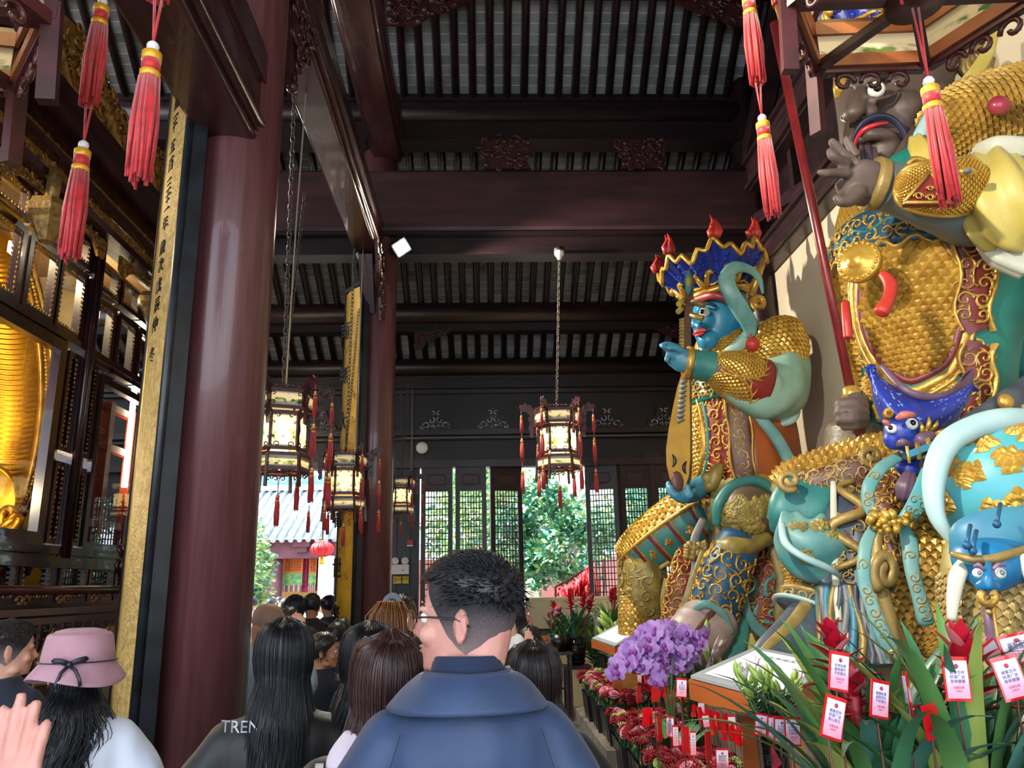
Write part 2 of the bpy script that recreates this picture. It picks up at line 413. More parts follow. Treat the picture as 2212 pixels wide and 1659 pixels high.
# right wall framing
for z0, z1, w in ((5.27, 5.62, .2), (6.35, 6.8, .24)):
    trim(MB().box((XR-w/2+.03, 6, (z0+z1)/2), (w, 17.5, z1-z0)).box((XR-w/2-.02, 6, z0+.05), (w, 17.5, .05)).box((XR-w/2-.02, 6, z1-.05), (w, 17.5, .05)), DW)
MB().box((XR+.06, 6, 7.8), (.1, 18, 4.6)).build('wall_right_upper', DW2, kind='structure')
trim(MB().tube([(XR-.12, 8.95, 1), (XR-.12, 8.95, 8.3)], .19, 20), DW)
for y in (6.6, 7.8, 10.2, 11.4):
    trim(MB().box((XR-.02, y, 5.98), (.12, .1, .75)), DW)
# diagonal struts on the gable side
trim(MB().bar((XR-.12, 8.9, 6.8), (XR-.12, 5.2, 9.6), .22, .22).bar((XR-.1, 8.9, 6.0), (XR-.1, 7.2, 5.6), .18, .14), DW)
# ---------------------------------------------------------------- carved bosses in the frame
def carved(mb, poly, fr, d, seed, n, s):
    """relief carving: an outline filled with bosses and curls"""
    g = random.Random(seed); o, x, y = V(fr[0]), V(fr[1]), V(fr[2]); z = x.cross(y)
    mb.prism(poly, d*.4, fr)
    xs = [p[0] for p in poly]; ys = [p[1] for p in poly]
    def ins(a, b):
        c = False; j = len(poly)-1
        for i in range(len(poly)):
            (xi, yi), (xj, yj) = poly[i], poly[j]
            if (yi > b) != (yj > b) and a < (xj-xi)*(b-yi)/(yj-yi)+xi: c = not c
            j = i
        return c
    k = t = 0
    while k < n and t < n*20:
        t += 1; a, b = g.uniform(min(xs), max(xs)), g.uniform(min(ys), max(ys))
        if not ins(a, b): continue
        k += 1
        if g.random() < .45: mb.ell(o+x*a+y*b+z*d*.4, (s*g.uniform(.4, .8),)*3, 8)
        else:
            q0 = g.random()*6.28; sg = g.choice((-1, 1)); ss = s*g.uniform(.8, 1.7)
            mb.tube([o+x*(a+ss*(1-.8*w)*cos(q0+sg*w*5))+y*(b+ss*(1-.8*w)*sin(q0+sg*w*5))+z*d*(.45+.25*w) for w in [i/9 for i in range(10)]], [s*(.34-.2*i/9) for i in range(10)], 5)
    return mb
CARV = M('carved dark wood', '4a2220', .38, c2='2a1413', sc=14)
for x0 in (.32, 2.03):
    hp = [(-.34, .42), (-.3, .2), (-.24, .12), (-.3, 0), (.3, 0), (.24, .12), (.3, .2), (.34, .42)]
    trim(carved(MB(), hp, ((x0, YF-.14, 6.69), (1, 0, 0), (0, 0, 1)), .07, int(x0*9), 46, .05), CARV)
for x0, sx in ((-1.1, 1), (XR-.2, -1)):
    hp = [(0, 0), (.35, .0), (.5, .14), (.72, .2), (1.0, .34), (1.0, .5), (0, .5)]
    hp = [(a*sx, b) for a, b in hp]
    if sx < 0: hp = hp[::-1]
    trim(carved(MB(), hp, ((x0, 7.9, 8.05), (1, 0, 0), (0, 0, 1)), .07, 5, 40, .06), CARV)
    for zb in (5.3,):
        hq = [(0, .36), (0, 0), (.12, .02), (.2, .14), (.5, .26), (.62, .36)]; hq = [(a*sx, b) for a, b in hq]
        if sx < 0: hq = hq[::-1]
        trim(carved(MB(), hq, ((x0, 11.95, zb), (1, 0, 0), (0, 0, 1)), .06, 6, 18, .04), CARV)
# carved spandrels under the long beam at each column
for yy, sy in ((4.25, 1), (8.78, -1)):
    hp = [(0, .75), (0, 0), (.1, -.05), (.2, .2), (.42, .42), (.6, .75)]; hp = [(a*sy, b) for a, b in hp]
    if sy > 0: hp = hp[::-1]
    trim(carved(MB(), hp, ((-1.22, yy, 4.72), (0, 1, 0), (0, 0, 1)), .09, 3, 44, .05).bar((-1.36, yy, 4.8), (-1.36, yy+.3*sy, 5.42), .16, .1), CARV)
# ---------------------------------------------------------------- lattice wall
YW = 13.0; zt = 3.6
wl = MB()
wl.box((xm, YW+.05, (zt+5.0)/2+.1), (xl, .08, 1.6))
op = [(.0, .0)]
FB = M('far boards', '1d1418', .45, c2='120d10', sc=3, st=(.4, 3, 3)); far = wl.build('wall_far', FB, kind='structure')
for z, h, d in ((4.86, .05, .16), (4.16, .09, .2), (3.63, .12, .2), (4.05, .03, .16)):
    MB().box((xm, YW-.02, z), (xl, d, h)).build('rail', DW, far)
for i in range(9):
    x0 = -1.35+i*.64*.98 if False else None
dx = at(1065, 885, YW).x-at(942, 885, YW).x
FR = M('sky behind fretwork', 'c9ccd4', .5, c2='4a4a55', sc=20)  # pale curl colour paints in the bright sky behind the pierced openings
for i in range(-6, 6):
    cx = at(942, 885, YW).x+i*dx
    if cx > 3.4: continue
    fr = ((cx, YW-.05, 4.21), (1, 0, 0), (0, 0, 1))
    pl = [(-.3, 0), (.3, 0), (.24, .14), (.13, .22), (.09, .38), (-.09, .38), (-.13, .22), (-.24, .14)]
    m = MB().prism(pl, -.02, fr)
    for sx in (-1, 1):
        for (a, b, rr, q0, tt) in ((.15, .07, .07, 0, 5), (.07, .16, .06, 2, 5), (.05, .28, .045, 1, 4), (.23, .05, .04, 3, 4), (.04, .05, .035, 0, 5)):
            m.tube([V((cx+sx*(a+rr*(1-.7*k/9)*cos(q0+k/9*tt)), YW-.075, 4.21+b+rr*(1-.7*k/9)*sin(q0+k/9*tt))) for k in range(10)], .011, 5, mat=1)
    m.build('transom_fretwork', [DW2, FR], far)
# conduit
MB().tube([(at(870, 930, YW).x, YW-.14, 4.06), (3.4, YW-.14, 4.06)], .018, 6).tube([(at(892, 930, YW).x, YW-.13, 4.9), (at(892, 930, YW).x, YW-.13, 3.0)], .018, 6).build('conduit', M('grey conduit', '6d675e', .5), far)
# wall strip between column and first leaf, jambs
xa, xb = at(765, 1100, YW).x, at(906, 1100, YW).x
w2 = MB().box(((xa+xb)/2, YW+.05, 1.9), (xb-xa, .1, 3.8))
for k in range(5): w2.box((xa+.25+k*.22, YW-.01, 1.9), (.03, .05, 3.8))
w2.build('wall_far_left', M('blue black boards', '16131f', .4), kind='structure')
MB().box((-8.2, YW+.05, 2.3), (2.0, .1, 4.6)).box((-5.5, YW+.05, 2.3), (3.2, .1, 4.6)).build('wall_far_side', FB, kind='structure')
MB().box((XL-.1, 6, 2.6), (.2, 17, 5.2)).build('wall_left', DW2, kind='structure')
# door leaves
def door(i, px0, px1, ang=0, hinge=0):
    x0, x1 = at(px0, 1100, YW).x, at(px1, 1100, YW).x; w = x1-x0
    d = thing('door_%d' % i, None, None, (x1 if hinge else x0, YW-.03, 0), kind='structure')
    d.rotation_euler = (0, 0, ang); sx = -1 if hinge else 1
    P = lambda a, z: (sx*a, 0, z)
    f = MB(); st = .075
    for a in (st/2, w-st/2): f.box(P(a, 1.8), (st, .07, 3.58))
    for z, h in ((.08, .16), (.95, .1), (1.1, .07), (3.22, .08), (3.53, .12)): f.box(P(w/2, z), (w-2*st, .06, h))
    f.build('frame', DW, d, loc=(0, 0, 0))
    p = MB().box(P(w/2, 3.37), (w-2*st, .03, .24)).box(P(w/2, .55), (w-2*st, .03, .8))
    for z, h in ((3.37, .16), (.55, .6)):
        pts = [P(w/2+sx*0+(-1)**(k//2 % 2)*(w*.28)*(1 if k in (0, 3) else 1), z) for k in range(4)]
        r = w*.27; q = [(w/2-r, z-h/2*.6), (w/2-r*.8, z-h/2), (w/2+r*.8, z-h/2), (w/2+r, z-h/2*.6), (w/2+r, z+h/2*.6), (w/2+r*.8, z+h/2), (w/2-r*.8, z+h/2), (w/2-r, z+h/2*.6)]
        p.tube([(sx*a, -.02, b) for a, b in q], .008, 5, closed=True)
    p.build('panel', BW, d, loc=(0, 0, 0))
    lt = MB(); n = 8; lw = w-2*st
    for k in range(1, n): lt.box(P(st+lw*k/n, 2.16), (.015, .02, 2.06))
    nz = 21
    for k in range(1, nz): lt.box(P(w/2, 1.13+2.06*k/nz), (lw, .02, .016))
    lt.build('lattice', DW, d, loc=(0, 0, 0))
    return d
door(1, 910, 978); door(2, 984, 1051); door(3, 1059, 1130, radians(14)); door(4, 1266, 1336, radians(-16), 1); door(5, 1342, 1408); door(6, 1414, 1482)
MB().box((at(1491, 1100, YW).x, YW, 1.8), (.12, .12, 3.6)).box((at(1339, 1100, YW).x, YW+.04, 1.8), (.05, .06, 3.6)).build('trim_40', DW, kind='structure')
trim(MB().box((at(1411, 1100, YW).x, YW-.08, 1.85), (.07, .05, 3.75)).box((at(1411, 1100, YW).x, YW-.06, 3.72), (.34, .08, .05)), DW)
# ---------------------------------------------------------------- columns and couplet boards
def column(x, y, label, h, top=None):
    o = thing('column', label, 'column', (x, y, 0))
    MB().lathe([(.225, .22), (.225, h*.5), (.222, h*.8), (.215, h)], 40, (0, 0, 0)).build('shaft', LQ, o, loc=(0, 0, 0))
    MB().lathe([(.34, 0), (.36, .05), (.36, .12), (.30, .16), (.27, .22)], 40).build('stone_base', STONE, o, loc=(0, 0, 0))
    return o
C1, C2 = (-1.36, 3.95), (-1.28, 9.0)
column(*C1, 'thick maroon lacquered column nearest the viewer, left of the long-haired woman', 8.2)
column(*C2, 'maroon column farther down the aisle with a yellow gold board on it', 7.0)
GPAN = M('stippled gold ground', 'd3b06c', .5, .2, c2='b08d4c', sc=30, bump=.9, bsc=70)
GPAN2 = M('yellow gold ground', 'd9a82a', .45, .25, c2='bd8c18', sc=6, bump=.4, bsc=60)
def couplet(cx, cy, z0, z1, w, gm, label, chars, clouds):
    n = V((-.80, -.60, 0)); t = V((.60, -.80, 0)); c = V((cx, cy, 0))+n*.27
    o = thing('couplet_board', label, 'board', tuple(c)); zc = (z0+z1)/2; hh = z1-z0
    fr = MB(); rot = Matrix((t, n, V((0, 0, 1)))).transposed()
    fr.box(c+V((0, 0, zc)), (w, .085, hh), rot)
    for s_ in (-1, 1): fr.tube([c+n*.045+t*(s_*(w/2-.012))+V((0, 0, z)) for z in (z0, z1)], .022, 8)
    fr.box(c+V((0, 0, z1+.02)), (w+.04, .12, .05), rot); fr.build('frame', BLK, o)
    g = MB(); k = 10; vs = []; fs = []
    for i in range(k+1):
        a = -1+2*i/k; p = c+t*(a*(w/2-.03))+n*(.05+.03*(1-a*a)); vs += [p+V((0, 0, z0+.03)), p+V((0, 0, z1-.03))]
    for i in range(k): fs.append((2*i, 2*i+2, 2*i+3, 2*i+1))
    g.add(vs, fs, 0, True); g.build('gold_panel', gm, o)
    e = MB()
    for s_ in (-1, 1): e.tube([c+n*.055+t*(s_*(w/2-.035))+V((0, 0, z)) for z in (z0+.03, z1-.03)], .007, 6)
    e.build('gold_edge', GOLDB, o)
    if clouds:
        g_ = random.Random(4)
        for i in range(14):
            m = MB()
            zz = z0+.3+(hh-.5)*i/13; a = g_.uniform(-.6, .6)
            for j in range(3):
                q0 = g_.random()*6; ctr = c+t*(a*.7*(w/2)+(j-1)*.04)+n*.075+V((0, 0, zz+(j % 2)*.04))
                m.tube([ctr+t*(.04*(1-.7*q/9)*cos(q0+q*.6))+V((0, 0, .04*(1-.7*q/9)*sin(q0+q*.6))) for q in range(10)], .006, 5)
            m.build('cloud_ornament', GOLD, o)
    side = -t
    for ch, zz, sz, sh in chars:
        text(ch, sz, INK, o, (c+n*.078+t*sh+V((0, 0, zz)), t, (0, 0, 1)), 'character', .004)
    return o
chs = '曆二千五百三十二年歲次戊辰仲冬'
ys = [255, 275, 305, 348, 385, 428, 452, 470, 510, 560, 597, 640, 680, 722, 785]
cl = []
for c_, y_ in zip(chs, ys):
    p = at(360, y_, 3.85); cl.append((c_, p.z, .085, .03))
couplet(*C1, .9, 4.75, .40, GPAN, 'gold couplet board with a column of black characters on the thick front column', cl, False)
couplet(*C2, .9, 5.12, .42, GPAN2, 'yellow gold couplet board with cloud ornament on the farther column', [(c_, z_, .24, -.14) for c_, z_ in zip('南無大悲觀世音', (4.6, 4.05, 3.5, 2.95, 2.4, 1.85, 1.35))], True)
# ================================================================ statues
def P(name, c, c2=None, r=.45, **k): return M(name, c, r, c2=c2 or c, sc=k.pop('sc', 5), bump=k.pop('bump', .12), bsc=22, **k)
TEAL = P('teal paint', '296c6c', '3a7f78'); MINT = P('mint paint', '7ea592', '97b8a7'); ORANGE = P('orange ochre paint', 'a3521c', '8f4519', r=.4)
REDP = P('red paint', '8c2423', '6e1c1c'); MAR = P('maroon paint', '7a2628', '642022'); BLUEF = P('blue skin paint', '1f6f96', '2b84a8', r=.38); CYAN = P('light blue paint', '4489a0', '3c7894')
ROYAL = P('royal blue paint', '23379a', '1b2c80', r=.38); NAVY = P('slate navy paint', '343f4f', '4d5862', sc=9); DBLUE = P('deep blue paint', '14527a', '124565')
TURQ = P('turquoise paint', '3a93a6', '57a7a8', r=.42, sc=3); TURQ2 = P('aged turquoise paint', '478384', '709a94', sc=6); PALE = P('pale blue paint', 'abc6c4', '97b6b5'); WHP = P('off white paint', 'cfcfbe', 'b9b9a6')
GREENP = P('green paint', '1f7d70', '18685f'); YELP = P('pale yellow paint', 'bba447', 'c9b768', sc=3); GREYB = P('grey blue paint', '6c7a7c', '5f6d71'); BROWNS = P('dark brown skin paint', '4a3a33', '56453b', r=.5); BROWNH = P('brown hand paint', '6a5a53', '574843', r=.6)
OLIVE = P('worn gilt paint', '9a873f', '6b5d30', sc=8); ROCK = P('gilded rock', '7d6c4c', '4f4a42', sc=9, bump=.5); PURP = P('purple grey paint', '6e5267', '5c4458'); BROWNR = P('red brown paint', '653b33', '55302a'); CORAL = P('coral red paint', 'c93a2f', 'a52a28'); EYEW = M('eye white', 'e6e4da', .2); EYEB = M('eye black', '121312', .15); GREYP = P('grey stone paint', '8b8a86', '6d6c6c'); PINKG = P('pink grey paint', 'a89690', '8d7b7a')
def part(L, name, mats, par, nu=32, nv=22, label=None, **k):
    return L.mesh(nu=nu, nv=nv, **k).build(name, mats, par, label=label)
def pell(px, py, Y, rx, ry, rd=None, tilt=0):
    """ellipsoid loft with radii in px, axis near vertical, rotated by tilt"""
    rows = []; c_, s_ = cos(tilt), sin(tilt)
    for i in range(11):
        q = -1+2*i/10; q = max(-.995, min(.995, q)); w = sqrt(1-q*q)
        rows.append((px-q*ry*s_, py+q*ry*c_, Y, rx*w, (rd or rx)/rx))
    return PL(rows)
def flame(mb, c, s, g, mat=0):
    for k in range(6):
        a = g.uniform(-.6, .6); h = s*g.uniform(.55, 1.15)*(1-.4*abs(a)); y = g.uniform(-.12, .12)*s
        mb.tube([c+V((a*s*.35, y, 0)), c+V((a*s*.6, y, h*.35)), c+V((a*s*.35+.08*s, y, h*.7)), c+V((a*s*.3-.02*s, y, h))], [s*.14, s*.16, s*.09, .004], 6, mat)
def crown(par, C, r0, r1, h, peaks, tiltx=0, flames=True, seed=3, lab=None):
    g = random.Random(seed); n = 144; rt = Matrix.Rotation(tiltx, 3, 'Y'); m = MB(); vs = []; fs = []; top = []; lv = 8
    def pt(q, t, o=0):
        z = abs(((q*peaks/(2*pi)) % 1)-.5)*2; z2 = abs(((q*peaks*3/(2*pi)) % 1)-.5)*2
        hh = h*(.56+.30*z+.2*z2); r = r0+(r1-r0)*(t**1.4)+o
        return C+rt @ V((r*cos(q), r*sin(q), hh*t))
    for i in range(lv+1):
        for j in range(n): vs.append(pt(2*pi*j/n, i/lv))
    for i in range(lv):
        for j in range(n): j2 = (j+1) % n; fs.append((i*n+j, i*n+j2, (i+1)*n+j2, (i+1)*n+j))
    b = len(vs)
    for i in range(lv+1):
        for j in range(n): vs.append(pt(2*pi*j/n, i/lv, -.03))
    for i in range(lv):
        for j in range(n): j2 = (j+1) % n; fs.append((b+i*n+j2, b+i*n+j, b+(i+1)*n+j, b+(i+1)*n+j2))
    m.add(vs, fs, 0, True)
    for k in range(150):
        q = g.random()*6.28; t = g.uniform(.12, .85); m.ell(pt(q, t, .004), g.uniform(.012, .024), 6)
    m.build('crown', ROYAL, par, label=lab)
    e = MB(); e.tube([pt(2*pi*j/n, 1.0) for j in range(n)], .026, 6, closed=True)
    e.tube([pt(2*pi*j/48, .06, .012) for j in range(48)], .04, 8, closed=True); e.tube([pt(2*pi*j/48, .2, .01) for j in range(48)], .016, 6, closed=True)
    for k in range(peaks):                                   # gilt dragons coiling on the crown wall
        q0 = 2*pi*(k+.25)/peaks; e.tube([pt(q0+i*.055, .36+.16*sin(i*.9), .03) for i in range(11)], [.02+.014*sin(i*.3) for i in range(11)], 6)
        e.ell(pt(q0, .5, .05), .04, 8)
    e.build('crown_gilding', GOLDB, par)
    for k in range(peaks):
        f = MB(); flame(f, pt(2*pi*k/peaks, 1.0)-V((0, 0, .01)), h*.5, g); f.build('flame_finial', CORAL, par)
def armour(par, L, name, mats, u0, u1, v0, v1, s, h=.012, kind='scale', inside=None, under=True, off=.004, label=None):
    m = MB()
    if inside and not under: patch(m, L, (u0+u1)/2, (v0+v1)/2, (u1-u0)/2*.98, (v1-v0)/2*.98)
    if under: L.mesh(m, 24, 16, 0, False, u0, u1, v0, v1, off)
    scales(m, L, u0, u1, v0, v1, s, h, len(mats)-1, inside, kind)
    return m.build(name, mats, par, label=label)
def eye(par, p, r, d, iris=EYEB, lid=None):
    d = V(d).normalized(); m = MB().ell(p, r, 14, mat=0); m.ell(p+d*r*.62, r*.55, 12, mat=1)
    return m.build('eye', [EYEW, iris], par)
def hand_pix(par, name, mat, palm, fingers, vox=.012):
    m = MB(); L = PL(palm); L.mesh(m, 16, 10)
    for f in fingers: PL(f).mesh(m, 10, 10); m.ell(at(f[-1][0], f[-1][1], f[-1][2]), f[-1][3]*mpp(at(*f[-1][:3])), 10)
    return fuse(m, name, mat, par, vox, 2)
# ---------------------------------------------------------------- statue with the lute (farther)
q = at(1600, 1400, 7.9); S2 = thing('guardian_statue', 'blue-faced seated guardian statue in a blue flame-tipped crown, farther along the wall', 'statue', (q.x, 7.9, 1.0), 'heavenly guardian statues')
T = PL([(1612, 715, 7.95, 45, .9), (1605, 745, 7.95, 92, .9), (1600, 800, 7.95, 100), (1597, 880, 7.9, 106), (1603, 950, 7.9, 112), (1612, 1020, 7.9, 112), (1618, 1075, 7.9, 100)])
m = T.mesh(nu=48, nv=30); filigree(m, T, .27, .42, .5, .97, .12, .014, 1, 5); m.build('torso', [REDP, GOLDB], S2)
part(T, 'orange_cloth', ORANGE, S2, 24, 20, u0=-.24, u1=.235, v0=.48, v1=1, off=.02, thick=.02)
m = T.mesh(nu=8, nv=20, u0=.225, u1=.285, v0=.48, v1=.97, off=.03, thick=.03, mat=0); filigree(m, Loft([(c, a*1.05, b*1.05) for c, a, b in zip(T.c, T.a, T.b)]), .235, .275, .5, .96, .11, .012, 1, 8)
rib(m, T, [(.225+.004*sin(i), .48+.49*i/12) for i in range(13)], .03, .05, 1); rib(m, T, [(.285+.004*sin(i), .48+.49*i/12) for i in range(13)], .03, .05, 1); m.build('scroll_border', [BROWNR, GOLD], S2)
belly = lambda u, v: ((u-.455)/.085)**2+((v-.66)/.2)**2 < 1
armour(S2, T, 'belly_mail', [GOLD2, GOLDB], .35, .55, .46, .86, .062, .02, 'scale', belly, False)
m = MB(); rib(m, T, [(.455+.09*cos(i/24*2*pi), .66+.21*sin(i/24*2*pi)) for i in range(25)], .05, .03, 0); rib(m, T, [(.455+.105*cos(i/24*2*pi), .66+.25*sin(i/24*2*pi)) for i in range(25)], .035, .02, 1); m.build('belly_mail_rim', [GOLD, TEAL], S2)
armour(S2, T, 'chest_mail', [GOLD2, GOLDB], .24, .56, .12, .4, .05, .016, 'scale')
m = T.mesh(nu=30, nv=6, u0=.1, u1=.62, v0=.4, v1=.52, off=.03, thick=.03); filigree(m, T, .12, .6, .41, .51, .09, .05, 1, 3); m.build('waist_band', [GREENP, GOLD], S2)
# arm, guard, cuff, hand
A = PL([(1700, 742, 7.6, 38), (1692, 800, 7.5, 55), (1680, 845, 7.4, 60), (1648, 852, 7.35, 62), (1610, 838, 7.3, 50), (1570, 812, 7.28, 38)])
part(A, 'sleeve', MINT, S2, 32, 26, rip=lambda u, v: .012*sin(u*2*pi*5+v*5))
B = PL([(1640, 835, 7.33, 62), (1615, 826, 7.3, 60), (1585, 810, 7.26, 51), (1550, 797, 7.25, 38), (1535, 792, 7.25, 33)])
m = B.mesh(nu=32, nv=16); B_ = B
for (uc, vc, ru, rv) in ((.12, .55, .13, .32), (.38, .55, .12, .32)):
    ins = lambda u, v, a=uc, b=vc, c=ru, d=rv: ((u-a)/c)**2+((v-b)/d)**2 < 1
    scales(m, B, uc-ru, uc+ru, vc-rv, min(vc+rv, .98), .042, .014, 1, ins)
    rib(m, B, [(uc+ru*cos(i/20*6.283), vc+rv*sin(i/20*6.283)) for i in range(21)], .022, .02, 1)
    for k in range(18):
        a = k/18*6.283; rib(m, B, [(uc+ru*(1+.3*t)*cos(a+.3*t), vc+rv*(1+.3*t)*sin(a+.3*t)) for t in (0, .5, 1)], lambda t: .03*(1-t), .014, 1)
m.build('arm_guard', [REDP, GOLDB], S2)
part(PL([(1545, 796, 7.25, 36), (1520, 790, 7.25, 33), (1488, 785, 7.25, 32)]), 'cuff', TEAL, S2, 24, 6)
m = PL([(1492, 785, 7.25, 36), (1480, 783, 7.25, 36)]).mesh(nu=24, nv=2); m.build('cuff_ring', GOLD, S2)
hand_pix(S2, 'hand', CYAN, [(1488, 783, 7.25, 24), (1472, 777, 7.25, 27, .7), (1458, 768, 7.25, 22, .6)], [[(1470, 757, 7.25, 9), (1455, 748, 7.22, 8), (1440, 744, 7.2, 7), (1428, 746, 7.2, 5)], [(1463, 765, 7.22, 8), (1448, 760, 7.2, 8), (1440, 752, 7.18, 7), (1432, 748, 7.15, 6)], [(1458, 772, 7.22, 8), (1444, 768, 7.2, 7), (1440, 777, 7.18, 6)], [(1462, 790, 7.3, 8), (1450, 785, 7.28, 7), (1445, 778, 7.25, 6)], [(1478, 762, 7.2, 9), (1460, 752, 7.15, 8), (1446, 752, 7.12, 6)]])
# pauldron, shawl, hanging sleeve
pd = PL([(1650, 715, 7.62, 30), (1668, 728, 7.55, 62, .8), (1678, 760, 7.5, 66, .75), (1680, 792, 7.5, 55, .7), (1680, 806, 7.5, 40)])
m = pd.mesh(nu=28, nv=16); scales(m, pd, .02, .5, .12, .82, .055, .018, 1); filigree(m, pd, .0, .5, .84, .97, .09, .012, 1, 4); m.build('pauldron', [OLIVE, GOLDB], S2)
fl = MB(); flame(fl, at(1626, 745, 7.12), .12, random.Random(8)); fl.ell(at(1626, 744, 7.13), .07, 12); fl.build('shoulder_jewel', CORAL, S2)
part(PL([(1562, 770, 7.6, 12), (1590, 752, 7.5, 14), (1620, 722, 7.45, 14), (1655, 706, 7.5, 13), (1690, 718, 7.55, 12), (1704, 760, 7.6, 10), (1702, 820, 7.6, 9)], kd=.5), 'shawl_edge', MINT, S2, 14, 30)
part(PL([(1575, 758, 7.7, 16), (1600, 735, 7.65, 22), (1622, 700, 7.7, 20), (1618, 690, 7.75, 14)], kd=.5), 'scarf', YELP, S2, 14, 20)
part(PL([(1600, 868, 7.4, 10), (1640, 890, 7.4, 26), (1685, 885, 7.45, 40), (1700, 830, 7.55, 26), (1705, 770, 7.6, 10)], kd=.35), 'hanging_sleeve', PALE, S2, 24, 26, rip=lambda u, v: .015*sin(u*31))
m = PL([(1699, 800, 7.5, 7), (1703, 850, 7.5, 11), (1712, 885, 7.5, 10), (1704, 892, 7.5, 4)], kd=.4).mesh(nu=12, nv=14); m.build('sleeve_border', GOLD2, S2)
part(PL([(1610, 860, 7.35, 8), (1645, 905, 7.3, 12), (1680, 950, 7.3, 13), (1712, 1010, 7.3, 14)], kd=.25), 'hanging_ribbon', TURQ2, S2, 12, 24)
# head
hb = MB()
PL([(1562, 628, 7.85, 42), (1560, 650, 7.82, 54), (1556, 680, 7.8, 59), (1552, 708, 7.8, 57), (1545, 735, 7.8, 46), (1538, 752, 7.8, 28), (1537, 759, 7.8, 10)]).mesh(hb, 32, 20)
PL([(1575, 735, 7.9, 42), (1580, 770, 7.9, 44)]).mesh(hb, 20, 4)
PL([(1514, 660, 7.68, 6), (1508, 680, 7.66, 8), (1502, 698, 7.64, 11), (1503, 708, 7.64, 9)]).mesh(hb, 14, 10)
hb.ell(at(1512, 705, 7.58), .05, 12); hb.ell(at(1530, 735, 7.68), .12, 14); hb.ell(at(1525, 690, 7.6), .09, 14)
PL([(1508, 662, 7.66, 6), (1530, 660, 7.52, 6), (1548, 668, 7.45, 3)]).mesh(hb, 10, 8)
PL([(1603, 668, 7.5, 8), (1610, 690, 7.48, 13, .5), (1606, 712, 7.48, 9, .5)]).mesh(hb, 14, 10)
fuse(hb, 'head', BLUEF, S2, .018, 3)
eye(S2, at(1522, 675, 7.54), .055, (-.7, -.6, 0))
m = PL([(1498, 723, 7.64, 3), (1506, 717, 7.6, 6), (1518, 714, 7.55, 5), (1526, 713, 7.52, 2)]).mesh(nu=10, nv=10); PL([(1499, 724, 7.64, 2), (1508, 724, 7.6, 4), (1520, 718, 7.55, 3)]).mesh(m, 10, 8); m.build('lips', M('painted lips', 'b5343c', .35), S2)
part(PL([(1508, 660, 7.62, 2), (1525, 655, 7.5, 4), (1548, 660, 7.42, 2)]), 'eyebrow', BLK, S2, 8, 8)
part(PL([(1500, 650, 7.7, 9), (1540, 638, 7.45, 9), (1575, 650, 7.42, 9), (1592, 672, 7.45, 5)], kd=.6), 'headband', REDP, S2, 10, 14)
crown(S2, at(1552, 648, 7.85), .30, .57, .47, 7, -.12, lab='blue crown edged in gold zigzag with red flame tips')
part(PL([(1622, 728, 7.4, 10), (1618, 700, 7.35, 17), (1600, 668, 7.3, 19), (1578, 632, 7.25, 18), (1570, 600, 7.25, 18), (1588, 578, 7.25, 14), (1618, 582, 7.3, 9), (1640, 602, 7.35, 6), (1648, 635, 7.4, 3)], kd=.3), 'crown_ribbon', TURQ2, S2, 14, 44)
m = MB().tube([at(1638+16*(1-.85*t)*cos(t*11+2), 655+16*(1-.85*t)*sin(t*11+2), 7.5) for t in [i/26 for i in range(27)]], .035, 8); m.tube([at(1648, 560, 7.45), at(1638, 600, 7.45), at(1622, 640, 7.5)], .035, 6); m.build('crown_scroll', GOLD, S2)
# legs
FT = PL([(1600, 1085, 8.1, 78), (1520, 1105, 8.2, 68), (1450, 1145, 8.3, 60), (1395, 1185, 8.4, 54), (1358, 1212, 8.45, 40), (1345, 1222, 8.45, 20)])
m = FT.mesh(nu=36, nv=24); scales(m, FT, .28, .62, .12, .86, .07, .022, 1)
m.build('far_thigh', [OLIVE, GOLDB], S2)
m = FT.mesh(nu=20, nv=20, u0=.1, u1=.3, v0=.2, v1=.95, off=.02, thick=.02, mat=0)
rib(m, FT, [(.3, .2+.75*i/14) for i in range(15)], .05, .05, 1); rib(m, FT, [(.1, .2+.75*i/14) for i in range(15)], .05, .05, 1)
for k in range(6): rib(m, FT, [(.1, .24+k*.13), (.2, .25+k*.13), (.3, .26+k*.13)], .045, .05, 2); rib(m, FT, [(.1, .22+k*.13), (.2, .23+k*.13), (.3, .24+k*.13)], .025, .05, 1)
for k in range(5): rosette(m, Loft([(c, a*1.06, b*1.06) for c, a, b in zip(FT.c, FT.a, FT.b)]), .2, .31+k*.13, .055, .02, 1, k)
m.build('thigh_border', [TEAL, GOLD, REDP], S2)
SH = PL([(1380, 1205, 8.4, 46), (1388, 1250, 8.35, 52), (1385, 1300, 8.35, 48), (1395, 1345, 8.35, 36), (1402, 1372, 8.35, 25)])
m = SH.mesh(nu=30, nv=20, rip=lambda u, v: .014*sin(u*40+v*6)); filigree(m, SH, .05, .6, .1, .8, .16, .01, 1, 2, .8); m.build('far_shin', [OLIVE, GOLD2], S2)
sg = PL([(1362, 1285, 8.3, 22), (1365, 1330, 8.25, 28), (1368, 1395, 8.25, 30)]); armour(S2, sg, 'far_greave', [OLIVE, GOLD], .0, .6, .1, 1, .055)
part(PL([(1590, 1090, 7.75, 80), (1640, 1085, 7.5, 72), (1625, 1110, 7.3, 66)]), 'near_thigh', OLIVE, S2)
K = pell(1615, 1108, 7.15, 64, 64, 60); m = K.mesh(nu=32, nv=20)
g = random.Random(2)
for k in range(16): rosette(m, K, g.uniform(.02, .5), g.uniform(.35, .85), .11, .012, 1, k)
m.build('near_knee', [P('brown paint', '5f4f3b', '4d4234'), OLIVE], S2)
